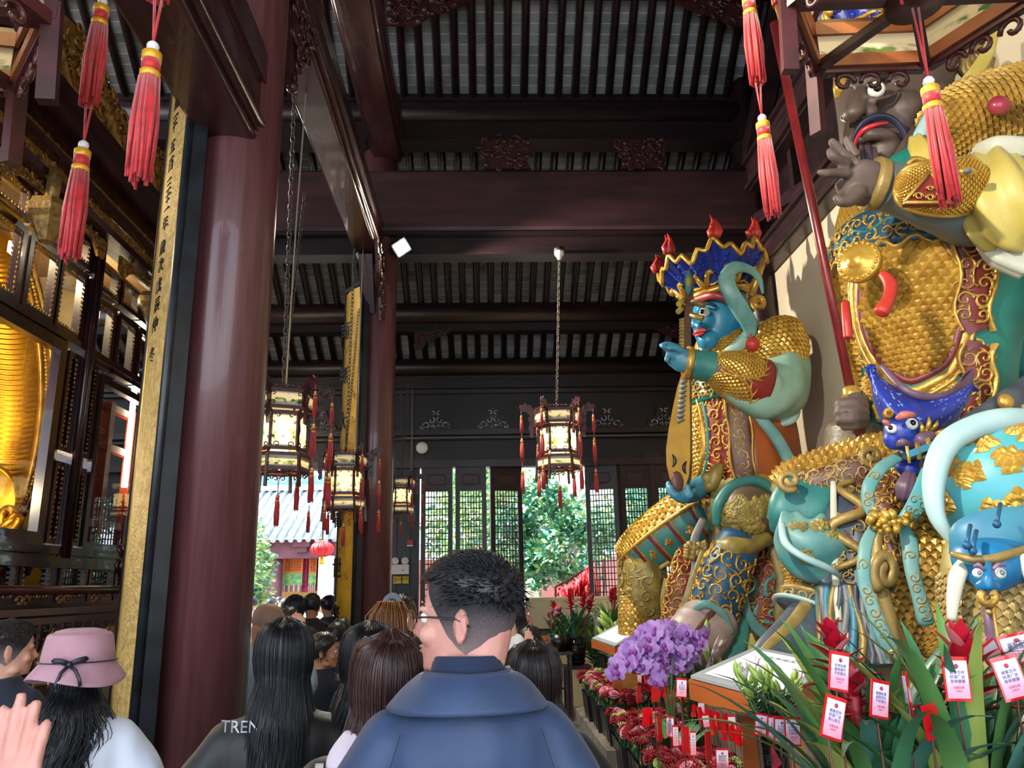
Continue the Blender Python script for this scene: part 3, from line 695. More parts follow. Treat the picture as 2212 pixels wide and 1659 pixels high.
part(PL([(1548, 1135, 7.15, 9), (1552, 1090, 7.1, 12), (1585, 1050, 7.1, 13), (1635, 1040, 7.1, 12), (1675, 1070, 7.1, 10), (1684, 1130, 7.1, 8)], kd=1), 'knee_hood', TEAL, S2, 14, 30)
part(PL([(1548, 1175, 7.0, 10), (1580, 1185, 6.9, 26), (1615, 1180, 6.9, 20), (1660, 1160, 7.0, 12)], kd=.9), 'knee_flap', OLIVE, S2, 20, 16)
SN = PL([(1600, 1165, 7.05, 44), (1572, 1225, 7.0, 52), (1556, 1275, 7.0, 54), (1540, 1325, 7.0, 52), (1530, 1350, 7.0, 44)])
m = SN.mesh(nu=30, nv=18); filigree(m, SN, .02, .52, .15, .92, .13, .014, 1, 9); rib(m, SN, [(i/20, .93) for i in range(21)], .05, .03, 1); m.build('near_shin', [DBLUE, GOLD], S2)
FO = PL([(1545, 1330, 7.0, 52), (1515, 1365, 6.9, 62, .8), (1490, 1400, 6.8, 58, .7), (1478, 1430, 6.75, 38, .6)])
m = FO.mesh(nu=30, nv=20, rip=lambda u, v: .018*abs(sin(v*24))); rib(m, FO, [(.27, .1+.85*i/10) for i in range(11)], .06, .03, 1); m.build('near_foot', [PINKG, BROWNR], S2)
part(PL([(1490, 1330, 6.85, 7), (1520, 1305, 6.75, 9), (1560, 1325, 6.75, 9), (1580, 1370, 6.8, 8)], kd=.6), 'shin_trim', TURQ2, S2, 10, 18)
# robes and base
part(PL([(1640, 1050, 8.1, 115), (1640, 1150, 8.1, 120), (1630, 1300, 8.1, 125), (1620, 1420, 8.1, 130), (1615, 1470, 8.1, 135)]), 'seat_rock', ROCK, S2, 36, 20, rip=lambda u, v: .04*noise.noise(V((u*9, v*7, 1))))
m = PL([(1655, 1170, 7.25, 30), (1648, 1240, 7.2, 42), (1640, 1310, 7.2, 48), (1640, 1360, 7.2, 46)], kd=.3).mesh(nu=18, nv=16)
RL = PL([(1655, 1170, 7.25, 30), (1648, 1240, 7.2, 42), (1640, 1310, 7.2, 48), (1640, 1360, 7.2, 46)], kd=.3); filigree(m, RL, .03, .47, .1, .95, .12, .02, 1, 6); filigree(m, RL, .05, .45, .3, .9, .2, .025, 2, 7, .6); m.build('red_skirt', [REDP, GOLD, TURQ2], S2)
RL = PL([(1490, 1190, 7.9, 24), (1475, 1250, 7.8, 30), (1462, 1310, 7.8, 28), (1450, 1350, 7.8, 22)], kd=.35); m = RL.mesh(nu=18, nv=14); filigree(m, RL, .03, .47, .05, .95, .12, .02, 1, 16); m.build('front_skirt', [REDP, GOLD], S2)
part(PL([(1520, 1120, 7.6, 8), (1500, 1170, 7.5, 10), (1505, 1230, 7.5, 12), (1485, 1300, 7.5, 12), (1460, 1355, 7.5, 11)], kd=.5), 'waist_cord', GREYP, S2, 12, 24)
m = MB(); g = random.Random(5)
for k in range(26): m.ell(at(1505+g.uniform(-22, 22), 1190+g.uniform(-16, 16), 7.45), .035, 8)
m.build('cord_knot', GOLD2, S2)
for k, (pts, mt) in enumerate((
    ([(1668, 1165, 7.1, 9), (1625, 1190, 7.0, 11), (1605, 1240, 7.0, 10), (1612, 1320, 7.0, 11), (1650, 1370, 7.0, 12), (1690, 1380, 7.0, 10)], TURQ2),
    ([(1590, 1300, 7.1, 16), (1592, 1360, 7.0, 26), (1575, 1420, 6.9, 30), (1570, 1460, 6.9, 32)], TEAL),
    ([(1560, 1350, 7.1, 12), (1548, 1400, 7.0, 20), (1540, 1455, 6.95, 26)], TURQ2),
    ([(1615, 1370, 7.0, 10), (1630, 1420, 6.9, 16), (1640, 1470, 6.9, 20)], YELP),
    ([(1640, 1385, 7.0, 8), (1655, 1430, 6.9, 12), (1668, 1470, 6.9, 12)], ROYAL),
    ([(1520, 1190, 7.4, 7), (1500, 1250, 7.3, 8), (1478, 1310, 7.3, 9), (1452, 1350, 7.3, 8)], OLIVE),
    ([(1668, 1180, 7.1, 10), (1690, 1250, 7.05, 14), (1685, 1330, 7.05, 13), (1700, 1370, 7.05, 10)], OLIVE),
    ([(1440, 1250, 8.0, 6), (1434, 1300, 8.0, 8), (1440, 1360, 8.0, 7)], OLIVE))):
    part(PL(pts, kd=.35), 'ribbon', mt, S2, 14, 26)
# belt beast
hb = MB(); PL([(1556, 1004, 7.4, 10), (1547, 1022, 7.38, 15), (1541, 1042, 7.38, 14), (1537, 1060, 7.36, 9)]).mesh(hb, 18, 12); hb.ell(at(1532, 1050, 7.38), .06, 12); hb.ell(at(1524, 1030, 7.4), .045, 10); hb.ell(at(1550, 1026, 7.36), .045, 10); fuse(hb, 'belt_beast', OLIVE, S2, .016)
hand_pix(S2, 'supporting_hand', CYAN, [(1530, 1040, 7.7, 20), (1500, 1060, 7.65, 24, .8), (1475, 1068, 7.6, 22, .7)], [[(1478, 1056, 7.35, 8), (1462, 1068, 7.3, 9), (1448, 1062, 7.3, 8), (1444, 1045, 7.32, 7)], [(1485, 1062, 7.35, 9), (1470, 1076, 7.3, 9), (1453, 1070, 7.28, 8), (1450, 1055, 7.28, 7)], [(1492, 1066, 7.4, 9), (1480, 1080, 7.35, 9), (1466, 1078, 7.3, 8), (1462, 1068, 7.26, 6)], [(1500, 1060, 7.4, 9), (1490, 1070, 7.3, 9), (1484, 1050, 7.3, 7)]], .016)
# lute held by the statue
lt_ = thing('lute', 'long-necked golden lute held upright by the blue-faced statue', 'lute', tuple(at(1468, 1060, 7.45)))
def pprism(mb, pix, Y, d, mat=0, Yf=None):
    k = len(pix); f = [at(x, y, Yf(x, y) if Yf else Y) for x, y in pix]; dv = V((.35, 1, 0)).normalized()*d
    return mb.add(f+[p+dv for p in f], [tuple(range(k)), tuple(range(k, 2*k))[::-1]]+[(i, k+i, k+(i+1) % k, (i+1) % k) for i in range(k)], mat)
outl = [(1476, 795), (1463, 835), (1453, 880), (1444, 925), (1438, 970), (1439, 1005), (1446, 1035), (1458, 1056), (1470, 1064), (1480, 1055), (1489, 1030), (1492, 990), (1492, 930), (1491, 870), (1490, 795)]
m = MB(); pprism(m, outl, 7.3, .2, 0); sc_ = [(1465+(x-1465)*.96, 930+(y-930)*.98) for x, y in outl]; pprism(m, sc_, 7.285, .05, 1); m.build('body', [P('brown wood paint', '5b3b25', '4a2e1d'), P('lute yellow', 'bf9433', 'ad8129')], lt_)
m = MB(); pprism(m, [(1478, 690), (1474, 800), (1491, 800), (1491, 690), (1496, 640), (1497, 600), (1488, 578), (1478, 600), (1480, 640)], 7.3, .12); m.build('neck', P('brown wood paint', '5b3b25'), lt_)
for k in range(9): m = MB(); y = 823+k*10.5; m.tube([at(1470-k*.9, y+4, 7.27), at(1482-k*.7, y-2, 7.27)], .019, 6); m.build('fret', GREYP, lt_)
m = MB()
for k in range(10): y = 686+k*7.4; pprism(m, [(1478, y), (1466, y+3), (1478, y+6.5)], 7.27, .13)
m.build('neck_ridges', OLIVE, lt_)
for x, y, dx_ in ((1500, 655, 22), (1497, 683, 22), (1482, 652, -16), (1480, 668, -15)): MB().tube([at(x-5, y-3, 7.3), at(x+dx_, y+5, 7.22)], .03, 8).build('tuning_peg', OLIVE, lt_)
m = MB(); pprism(m, [(1487, 582), (1479, 603), (1481, 625), (1487, 636), (1493, 625), (1496, 603)], 7.26, .03, 0); pprism(m, [(1487, 596), (1483, 604), (1484, 616), (1487, 620), (1490, 616), (1492, 604)], 7.245, .03, 1); m.build('headstock_medallion', [TEAL, GOLDB], lt_)
m = MB()
for (x, y, s_) in ((1452, 995, 1), (1483, 1010, -1)): m.tube([at(x+s_*6*sin(t*3), y-14+28*t, 7.275) for t in [i/8 for i in range(9)]], [.004+.014*sin(t*pi) for t in [i/8 for i in range(9)]], 6)
m.build('sound_holes', BLK, lt_)
m = MB(); m.ell(at(1463, 1040, 7.27), (.06, .02, .1), 10); m.build('bridge', BROWNR, lt_)
# ---------------------------------------------------------------- statue with the staff (nearer)
S1 = thing('guardian_statue', 'huge dark-faced guardian statue with a green and gold belly, nearest on the right', 'statue', (2.75, 4.6, 1.0), 'heavenly guardian statues')
T1 = PL([(2030, 330, 4.75, 120, .8), (2020, 420, 4.7, 172, .85), (2012, 500, 4.65, 190, .9), (2006, 580, 4.6, 193, .9), (2006, 670, 4.6, 182, .9), (2014, 760, 4.6, 166, .9), (2024, 830, 4.6, 150, .9), (2030, 900, 4.65, 150, .9)])
m = T1.mesh(nu=56, nv=40); g = random.Random(4)
MCX, MCV, MRU, MRV = .285, .63, .088, .215
for k in range(130):
    u, v = g.uniform(.15, .47), g.uniform(.42, .97); d = sqrt(((u-MCX)/MRU)**2+((v-MCV)/MRV)**2)
    if d < 1.3: continue
    if k % 2: rosette(m, T1, u, v, .062, .008, 1, k)
    else: filigree(m, T1, u-.012, u+.012, v-.02, v+.02, .07, .008, 1, k)
m.build('torso', [GREENP, GOLDB], S1)
inb = lambda u, v: ((u-MCX)/MRU)**2+((v-MCV)/MRV)**2 < 1
armour(S1, T1, 'belly_mail', [GOLD2, GOLDB], MCX-MRU, MCX+MRU, MCV-MRV, MCV+MRV, .056, .03, 'chev', inb, False)
m = MB()
for f, w, mt in ((1.05, .05, 1), (1.2, .055, 0), (1.32, .03, 0)): rib(m, T1, [(MCX+MRU*f*cos(i/40*6.2832), MCV+MRV*f*sin(i/40*6.2832)*(1+.03*sin(i*.94))) for i in range(41)], w, .016, mt)
m.build('belly_mail_rim', [GOLD, MAR], S1)
armour(S1, T1, 'side_mail', [GOLD2, GOLDB], .41, .54, .42, .9, .054, .028, 'chev', lambda u, v: ((u-.46)/.055)**2+((v-.63)/.2)**2 < 1, False)
m = T1.mesh(nu=30, nv=8, u0=.13, u1=.47, v0=.36, v1=.47, off=.025, thick=.02); filigree(m, Loft([(c, a*1.05, b*1.05) for c, a, b in zip(T1.c, T1.a, T1.b)]), .14, .46, .37, .46, .1, .012, 1, 31); rib(m, T1, [(.13+.34*i/30, .47+.012*sin(i*1.4)) for i in range(31)], .035, .045, 1); rib(m, T1, [(.13+.34*i/30, .415+.01*cos(i)) for i in range(31)], .02, .04, 2); m.build('chest_band', [DBLUE, GOLD, TEAL], S1)
armour(S1, T1, 'chest_mail', [GOLD2, GOLDB], .22, .55, .14, .37, .04, .014, 'scale')
m = MB(); cp = at(1856, 566, 4.05); nrm = (V((-.75, -.62, .1))).normalized(); tt = nrm.orthogonal().normalized(); bb = nrm.cross(tt); ax = Matrix((tt, bb, nrm)).transposed()
m.lathe([(.115, -.04), (.125, .0), (.12, .02), (.1, .015), (.095, .03), (.06, .03), (.05, .05), (.02, .06), (.001, .062)], 32, cp, 0, ax)
for k in range(20): q = k/20*6.283; m.ell(cp+tt*(.108*cos(q))+bb*(.108*sin(q))+nrm*.02, .012, 6)
m.build('chest_mirror', GOLDB, S1)
for pts in ([(1908, 592, 3.9, 10), (1924, 615, 3.85, 14), (1920, 645, 3.82, 14), (1905, 672, 3.8, 16), (1902, 678, 3.8, 12)], [(1826, 655, 4.2, 9), (1829, 690, 4.15, 10), (1832, 730, 4.15, 10)]): part(PL(pts), 'red_horn_toggle', CORAL, S1, 14, 16)
m = MB()
for (u0, v0, u1, v1, w) in ((.19, .4, .17, .72, .19), (.165, .76, .185, 1.0, .16)):
    pts = [(u0+(u1-u0)*i/12+.008*sin(i*.8), v0+(v1-v0)*i/12) for i in range(13)]; rib(m, T1, pts, w, .028, 0)
    lu_ = T1.lens(u0, (v0+v1)/2)[0]
    for sd in (-1, 1): rib(m, T1, [(u+sd*w*.5/lu_, v) for u, v in pts], .026, .042, 1)
    filigree(m, Loft([(c, a*1.06, b*1.06) for c, a, b in zip(T1.c, T1.a, T1.b)]), min(u0, u1)-.02, max(u0, u1)+.02, v0+.02, v1-.02, .1, .012, 1, 7)
m.build('scroll_border', [MAR, GOLD], S1)
part(PL([(2205, 480, 4.8, 30), (2225, 560, 4.75, 62), (2235, 680, 4.75, 75), (2235, 830, 4.75, 95)]), 'side_cloth', TEAL, S1, 24, 12)
# beast belt
BB = Sheet([(1876, 784), (1905, 815), (1950, 845), (2000, 858), (2050, 852), (2082, 838), (2102, 824)], [(1878, 792), (1888, 870), (1918, 938), (1952, 976), (2000, 950), (2062, 916), (2106, 836)], 3.86, .24, .06)
m = BB.mesh(nu=40, nv=26); g = random.Random(3)
for k in range(110):
    u, v = g.uniform(.06, .94), g.uniform(.06, .9); s = g.choice((.005, .005, .007, .011)); lu, lv = BB.lens(u, v); n = 8
    m.add([BB.on(u, v, .005)]+[BB.on(u+s*cos(i/n*6.283)/lu, v+s*sin(i/n*6.283)/lv, .002) for i in range(n)], [(0, 1+i, 1+(i+1) % n) for i in range(n)], 1, True)
m.build('beast_belt', [ROYAL, M('speckle blue', '6f86cc', .4)], S1)
eye(S1, at(1970, 916, 3.575), .028, (-.25, -.95, .1)); eye(S1, at(1927, 926, 3.61), .024, (-.7, -.7, .1))
for pts in ([(1936, 905, 3.55, 4), (1950, 897, 3.52, 9), (1972, 896, 3.52, 6), (1978, 900, 3.55, 2)], [(1908, 908, 3.62, 3), (1914, 912, 3.6, 6), (1922, 920, 3.6, 3)]): part(PL(pts, kd=.7), 'beast_eyebrow', P('salmon paint', 'b5655a', '933f3a'), S1, 10, 10)
m = MB().tube([at(1919, 893, 3.62), at(1919, 886, 3.55)], [.022, .002], 10); m.tube([at(1919, 896, 3.63), at(1919, 890, 3.6)], [.026, .022], 10); m.build('beast_horn', GOLDB, S1)
m = MB(); hb_ = [(1985, 945), (1992, 930), (1990, 912), (2000, 925), (2006, 898), (2014, 924), (2025, 908), (2024, 928), (2040, 922), (2028, 938), (2016, 950)]
m.tube([at(1984, 950, 3.6), at(1996, 930, 3.58), at(2012, 925, 3.58), at(2024, 942, 3.62)], .012, 8)
for k in (1, 3, 5, 7): pass
for x, y, x1, y1 in ((1992, 935, 1986, 908), (2003, 928, 2006, 896), (2014, 928, 2026, 906), (2022, 938, 2042, 924)): m.tube([at(x, y, 3.58), at((x+x1)/2+3, (y+y1)/2, 3.56), at(x1, y1, 3.6)], [.014, .01, .001], 7)
m.build('beast_mane_flame', GOLD, S1)
part(PL([(1976, 972, 3.62, 5), (1990, 952, 3.58, 16), (2010, 945, 3.6, 18), (2022, 955, 3.66, 6)], kd=.8), 'beast_cheek', PURP, S1, 14, 12)
part(PL([(1935, 962, 3.64, 5), (1950, 955, 3.58, 9), (1966, 962, 3.6, 6), (1972, 968, 3.64, 3)], kd=.8), 'beast_lip', PURP, S1, 12, 10)
hn = MB(); hn.ell(at(1948, 935, 3.66), .085, 16); hn.ell(at(1932, 950, 3.66), .052, 12); hn.ell(at(1964, 950, 3.64), .055, 12); hn.ell(at(1955, 905, 3.7), .10, 14); fuse(hn, 'beast_nose', ROYAL, S1, .008, 2)
part(PL([(1905, 790, 3.9, 6), (1950, 838, 3.72, 8), (2000, 858, 3.7, 9), (2050, 852, 3.8, 9), (2080, 835, 4.0, 14), (2095, 800, 4.1, 8), (2075, 820, 4.0, 3)], kd=.8), 'beast_fringe', PURP, S1, 12, 34)
part(PL([(1960, 985, 3.8, 30, .5), (1962, 1010, 3.75, 26, .6), (1968, 1030, 3.75, 14)]), 'beast_tail', ROYAL, S1, 18, 10)
part(PL([(1966, 1020, 3.72, 10), (1958, 1050, 3.7, 20), (1952, 1075, 3.72, 14), (1950, 1082, 3.75, 6)], kd=.5), 'tail_tassel', PURP, S1, 18, 12, rip=lambda u, v: .008*sin(u*70))
m = PL([(1950, 985, 3.7, 12), (1985, 972, 3.62, 15), (2030, 952, 3.62, 17), (2110, 905, 3.7, 20), (2200, 850, 3.9, 24), (2260, 810, 4.1, 26)], kd=.7).mesh(nu=14, nv=24); m.build('belt_strap', NAVY, S1)
m = MB()
for k in range(3): p0, p1 = at(1962+k*23, 982-k*9, 3.55), at(1982+k*23, 974-k*9, 3.55); m.bar(p0, p1, .03, .02, up=(0, -1, .1), mat=k % 1); m.tube([p0+V((0, 0, .04)), p0-V((0, 0, .04))], .008, 6, 1); m.tube([p1+V((0, 0, .04)), p1-V((0, 0, .04))], .008, 6, 1)
m.build('belt_buckle', [CYAN, GOLD], S1)
for x, y, Y in ((2082, 942, 3.5), (2172, 868, 3.7)): MB().ell(at(x, y, Y), (.042, .03, .042), 12).build('belt_boss', GOLD, S1)
# near arm
AR = PL([(2170, 300, 4.3, 70), (2180, 370, 4.1, 92), (2150, 430, 4.0, 100), (2100, 445, 3.95, 88), (2040, 435, 3.9, 72), (1980, 420, 3.85, 60), (1925, 405, 3.82, 54), (1895, 400, 3.8, 54)])
part(AR, 'sleeve', GREYB, S1, 36, 34)
part(PL([(1902, 401, 3.8, 56), (1893, 399, 3.8, 58), (1880, 396, 3.8, 58)]), 'sleeve_hem', GOLD2, S1, 30, 4)
GU = PL([(2130, 395, 3.74, 18, .8), (2105, 398, 3.7, 50, .5), (2060, 405, 3.66, 56, .5), (2000, 405, 3.63, 50, .5), (1955, 402, 3.63, 36, .6), (1938, 400, 3.66, 12, .7)])
m = GU.mesh(nu=32, nv=20, mat=0); scales(m, GU, .0, .5, .05, .95, .03, .009, 1); m.build('arm_guard', [GOLD2, GOLDB], S1)
m = MB(); m.tube([GU.on(0, v, .008) for v in [i/20 for i in range(21)]]+[GU.on(.5, 1-i/20, .008) for i in range(21)], .014, 7, closed=True); m.build('guard_rim', GOLD, S1)
tri = [(2008, 372), (1952, 437), (2074, 437)]; fy = lambda x, y: 3.44
m = MB(); pprism(m, tri, 3.45, .06, 0)
for i in range(3): m.tube([at(*tri[i], 3.445), at(*tri[(i+1) % 3], 3.445)], .009, 6, 1)
for x, y, s_ in ((1985, 425, .028), (2010, 428, .025), (2035, 422, .03), (2010, 408, .02)):
    for sg in (-1, 1): m.tube([at(x, y, 3.44)+V((sg*s_*(1-.8*t)*cos(t*5), 0, s_*(1-.8*t)*sin(t*5))) for t in [i/9 for i in range(10)]], .005, 5, 1)
m.build('guard_badge', [REDP, GOLD], S1)
MB().ell(at(2090, 370, 3.52), (.05, .02, .024), 12).ell(at(2090, 370, 3.5), (.022, .02, .012), 10, mat=1).build('guard_stud', [GOLD, GREYB], S1)
hand_pix(S1, 'raised_hand', BROWNH, [(1890, 400, 3.8, 46, .7), (1868, 396, 3.78, 50, .6), (1845, 385, 3.76, 47, .5), (1832, 372, 3.75, 38, .5)],
         [[(1842, 350, 3.75, 14), (1822, 335, 3.73, 13), (1805, 315, 3.71, 11), (1797, 306, 3.7, 9)], [(1830, 355, 3.72, 13), (1812, 345, 3.68, 12), (1798, 335, 3.66, 11), (1793, 327, 3.66, 9)],
          [(1832, 375, 3.72, 12), (1808, 374, 3.7, 11), (1785, 374, 3.68, 10), (1772, 372, 3.68, 8)], [(1855, 415, 3.76, 20), (1835, 432, 3.72, 16), (1815, 435, 3.7, 12), (1808, 428, 3.7, 10)], [(1850, 340, 3.8, 11), (1838, 318, 3.8, 10), (1828, 300, 3.79, 8)]], .011)
part(PL([(2138, 330, 4.0, 26), (2150, 390, 3.75, 62, .8), (2165, 440, 3.72, 78, .8), (2190, 500, 3.75, 64, .8), (2215, 525, 3.8, 30)]), 'yellow_sleeve', YELP, S1, 40, 26, rip=lambda u, v: .02*sin(u*38+3*v))
part(PL([(2100, 330, 3.95, 14), (2150, 318, 3.8, 24), (2220, 330, 3.8, 32)], kd=.6), 'white_cuff', WHP, S1, 18, 14)
part(PL([(2120, 520, 3.9, 14), (2160, 540, 3.82, 34), (2225, 560, 3.8, 44)], kd=.6), 'white_lining', WHP, S1, 22, 14, rip=lambda u, v: .012*sin(u*40))
# pauldron and shawl
PD = PL([(2060, 200, 4.15, 40, .8), (2085, 235, 4.05, 84, .7), (2110, 285, 3.98, 108, .65), (2110, 330, 3.95, 100, .6), (2090, 362, 3.95, 70, .6), (2080, 376, 3.96, 40)])
PD = PL([(1990, 330, 4.05, 22, .8), (2025, 300, 4.02, 62, .7), (2070, 282, 4.0, 88, .7), (2125, 268, 4.0, 100, .7), (2185, 255, 4.0, 104, .7), (2260, 245, 4.05, 105, .7)])
m = PD.mesh(nu=32, nv=24); scales(m, PD, -.02, .52, .04, .96, .048, .024, 1, None, 'chev'); m.build('pauldron', [GOLD2, GOLD], S1)
m = MB(); m.ell(at(2158, 228, 3.72), (.062, .05, .055), 16)
m.build('shoulder_jewel', P('pink red paint', 'a03a4a', '8a2a3a', r=.25), S1)
part(PL([(1960, 340, 4.0, 10), (1985, 300, 3.95, 16), (2020, 245, 3.95, 18), (2070, 200, 3.98, 17), (2140, 182, 4.0, 17), (2230, 195, 4.0, 18)], kd=.7), 'shawl_edge', PALE, S1, 14, 26)
part(PL([(2000, 290, 3.93, 8), (2040, 240, 3.9, 8), (2090, 205, 3.9, 9), (2150, 195, 3.9, 9), (2230, 208, 3.9, 9)], kd=.7), 'shawl_stripe', ROYAL, S1, 10, 22)
part(PL([(1975, 410, 3.95, 12), (1990, 370, 3.9, 28), (1985, 330, 3.9, 30), (1975, 300, 3.95, 18)], kd=.6), 'scarf', YELP, S1, 18, 16, rip=lambda u, v: .008*sin(u*40))
part(PL([(1880, 420, 4.0, 16), (1930, 385, 3.95, 36), (1965, 350, 3.95, 34), (1980, 330, 4.0, 20)], kd=.7), 'green_collar', GREENP, S1, 18, 16)
part(PL([(1950, 372, 3.86, 5), (1972, 345, 3.82, 7), (1998, 350, 3.82, 7), (2010, 375, 3.85, 5)], kd=.8), 'collar_trim', GOLD, S1, 10, 14)
# head
hb = MB(); HD = PL([(1945, 70, 4.45, 90), (1935, 120, 4.4, 118), (1928, 170, 4.36, 120), (1925, 220, 4.33, 112), (1915, 270, 4.3, 98), (1905, 320, 4.28, 84), (1898, 360, 4.28, 68), (1894, 392, 4.3, 40), (1893, 400, 4.3, 16)])
HD.mesh(hb, 40, 30); PL([(1960, 330, 4.4, 70), (1975, 420, 4.5, 90)]).mesh(hb, 24, 5)
PL([(1868, 175, 4.08, 12), (1858, 205, 4.02, 15), (1848, 232, 3.98, 22), (1844, 248, 3.98, 22), (1848, 256, 4.0, 14)]).mesh(hb, 18, 14)
hb.ell(at(1878, 242, 3.99), .05, 14); hb.ell(at(1832, 248, 4.06), .04, 12); hb.ell(at(1952, 238, 4.1), .12, 16); hb.ell(at(1910, 330, 4.1), .12, 16); hb.ell(at(1858, 300, 4.1), .07, 12)
PL([(1830, 178, 4.1, 9), (1855, 182, 4.04, 12), (1880, 172, 4.0, 12), (1915, 158, 4.0, 10), (1945, 165, 4.02, 5)]).mesh(hb, 12, 14); PL([(1862, 206, 4.0, 5), (1890, 214, 3.95, 6), (1925, 206, 3.96, 5), (1950, 190, 4.0, 3)]).mesh(hb, 10, 12)
PL([(1858, 300, 4.05, 10), (1880, 290, 3.98, 14), (1915, 292, 3.98, 14), (1940, 305, 4.02, 8)]).mesh(hb, 12, 12)
PL([(2010, 165, 4.1, 14, .5), (2024, 200, 4.08, 24, .5), (2018, 240, 4.1, 18, .5), (2010, 255, 4.1, 8)]).mesh(hb, 16, 12)
fuse(hb, 'head', BROWNS, S1, .012, 3)
eye(S1, at(1893, 194, 3.955), .05, (-.3, -.9, -.3)); eye(S1, at(1826, 254, 4.12), .028, (-.9, -.4, -.2))
part(PL([(1845, 326, 4.06, 2), (1850, 302, 4.02, 4), (1866, 281, 3.97, 6), (1890, 270, 3.935, 5), (1920, 265, 3.93, 2)]), 'lips', M('painted lips'+'2', 'b3222e', .3), S1, 12, 18)
for pts in ([(1840, 322, 4.06, 2), (1845, 294, 4.03, 4), (1866, 264, 3.98, 6), (1895, 251, 3.955, 7), (1926, 257, 3.95, 7), (1950, 282, 3.96, 6), (1962, 316, 3.99, 4), (1960, 338, 4.03, 2)],): part(PL(pts, kd=.7), 'moustache', P('blue black paint', '23264a', '1a1b22'), S1, 12, 30, rip=lambda u, v: .004*sin(u*50))
g = random.Random(6)
for k in range(7):
    x = 1856+k*5; part(PL([(x+4, 312+k*1.2+g.uniform(-3, 3), 3.94, 3), (x+6, 340, 3.91, 5), (x+8, 372, 3.93, 5), (x+12, 402, 4.0, 2)], kd=.8), 'beard_lock', P('blue black paint', '23264a') if k % 3 == 1 else BROWNS, S1, 10, 12)
for k in range(5):
    x = 1992-k*9; part(PL([(x+20, 262+k*3, 4.0, 4), (x, 305, 3.95, 7), (x-26, 350, 3.93, 7), (x-50, 392, 3.95, 3)], kd=.8), 'whisker', NAVY if k % 2 else BROWNS, S1, 10, 14)
part(PL([(1862, 168, 3.98, 2), (1880, 156, 3.95, 5), (1905, 146, 3.95, 3)]), 'eyebrow', ROYAL, S1, 8, 8)
crown(S1, at(1935, 108, 4.4), .36, .62, .62, 7, -.12, seed=9, lab='blue crown with gilt edge')
part(PL([(1808, 212, 4.05, 4), (1812, 190, 4.0, 12), (1818, 160, 4.0, 12)], kd=.6), 'crown_band_end', GOLDB, S1, 10, 10)
m = MB()
for (x, y, s_) in ((2110, 128, 30), (2092, 140, 20)): m.tube([at(x+s_*(1-.6*t)*cos(t*8), y+s_*1.2*(1-.6*t)*sin(t*8), 4.2) for t in [i/20 for i in range(21)]], .03, 7)
m.build('crown_scroll', GOLD2, S1)
part(PL([(2012, 330, 3.9, 8), (2020, 280, 3.88, 13), (2060, 215, 3.9, 16), (2105, 160, 3.95, 16), (2135, 110, 4.0, 13), (2150, 60, 4.05, 8)], kd=.3), 'crown_ribbon', YELP, S1, 14, 24)
# far fist
hand_pix(S1, 'gripping_fist', BROWNH, [(1895, 866, 4.75, 24), (1868, 872, 4.75, 30), (1845, 885, 4.75, 34, .9), (1835, 905, 4.75, 30)],
         [[(1872, 878, 4.58, 10), (1845, 870, 4.52, 11), (1815, 872, 4.55, 11), (1808, 880, 4.62, 9)], [(1872, 892, 4.57, 10), (1845, 888, 4.5, 11), (1815, 890, 4.54, 11), (1808, 898, 4.62, 9)], [(1872, 906, 4.58, 10), (1845, 905, 4.5, 11), (1817, 907, 4.54, 10), (1812, 914, 4.62, 8)], [(1870, 918, 4.6, 9), (1848, 920, 4.53, 10), (1824, 922, 4.56, 9)], [(1872, 862, 4.6, 10), (1850, 856, 4.55, 10), (1835, 858, 4.55, 8)]], .012)
part(PL([(1885, 868, 4.75, 30), (1915, 850, 4.75, 44), (1960, 820, 4.8, 60)]), 'far_sleeve', PALE, S1, 20, 8)
# legs
F1 = PL([(1960, 1000, 4.55, 55), (1900, 1000, 4.58, 56), (1830, 1015, 4.62, 52), (1760, 1035, 4.68, 50), (1705, 1055, 4.72, 44), (1678, 1075, 4.75, 22)])
m = F1.mesh(nu=32, nv=22); scales(m, F1, .25, .75, .04, .9, .06, .03, 1, None, 'chev'); m.build('far_thigh', [OLIVE, GOLD], S1)
HM = PL([(1905, 1000, 4.3, 30), (1860, 1020, 4.32, 40), (1800, 1040, 4.38, 36), (1740, 1055, 4.45, 34), (1695, 1058, 4.55, 26)], kd=.5)
m = HM.mesh(nu=24, nv=18); filigree(m, HM, .05, .45, .05, .95, .085, .01, 1, 4); rib(m, HM, [(.03, i/16) for i in range(17)], .05, .03, 1); m.build('hip_flap', [BROWNR, GOLD2], S1)
for x, y in ((1705, 1038), (1882, 985)): m = MB(); m.tube([at(x+26*(1-.8*t)*cos(t*9+1), y+22*(1-.8*t)*sin(t*9+1), 4.28) for t in [i/22 for i in range(23)]], .02, 7); m.build('flap_scroll', GOLD2, S1)
K1 = PL([(1845, 1065, 4.55, 42), (1790, 1075, 4.55, 62), (1735, 1095, 4.5, 66), (1700, 1120, 4.5, 56), (1682, 1140, 4.55, 30)])
part(K1, 'far_knee', TEAL, S1, 30, 20, rip=lambda u, v: .02*sin(u*20+v*9))
D1 = PL([(1705, 1115, 4.35, 20), (1712, 1150, 4.28, 44, .7), (1745, 1175, 4.25, 70, .6), (1790, 1190, 4.25, 66, .6), (1830, 1180, 4.3, 40)])
m = D1.mesh(nu=30, nv=20, rip=lambda u, v: .012*sin(u*24+v*4))
for k, (u, v) in enumerate(((.2, .3), (.3, .5), (.18, .7), (.35, .75), (.12, .5))): rosette(m, D1, u, v, .055, .01, 1, k)
m.build('knee_drape', [TURQ2, OLIVE], S1)
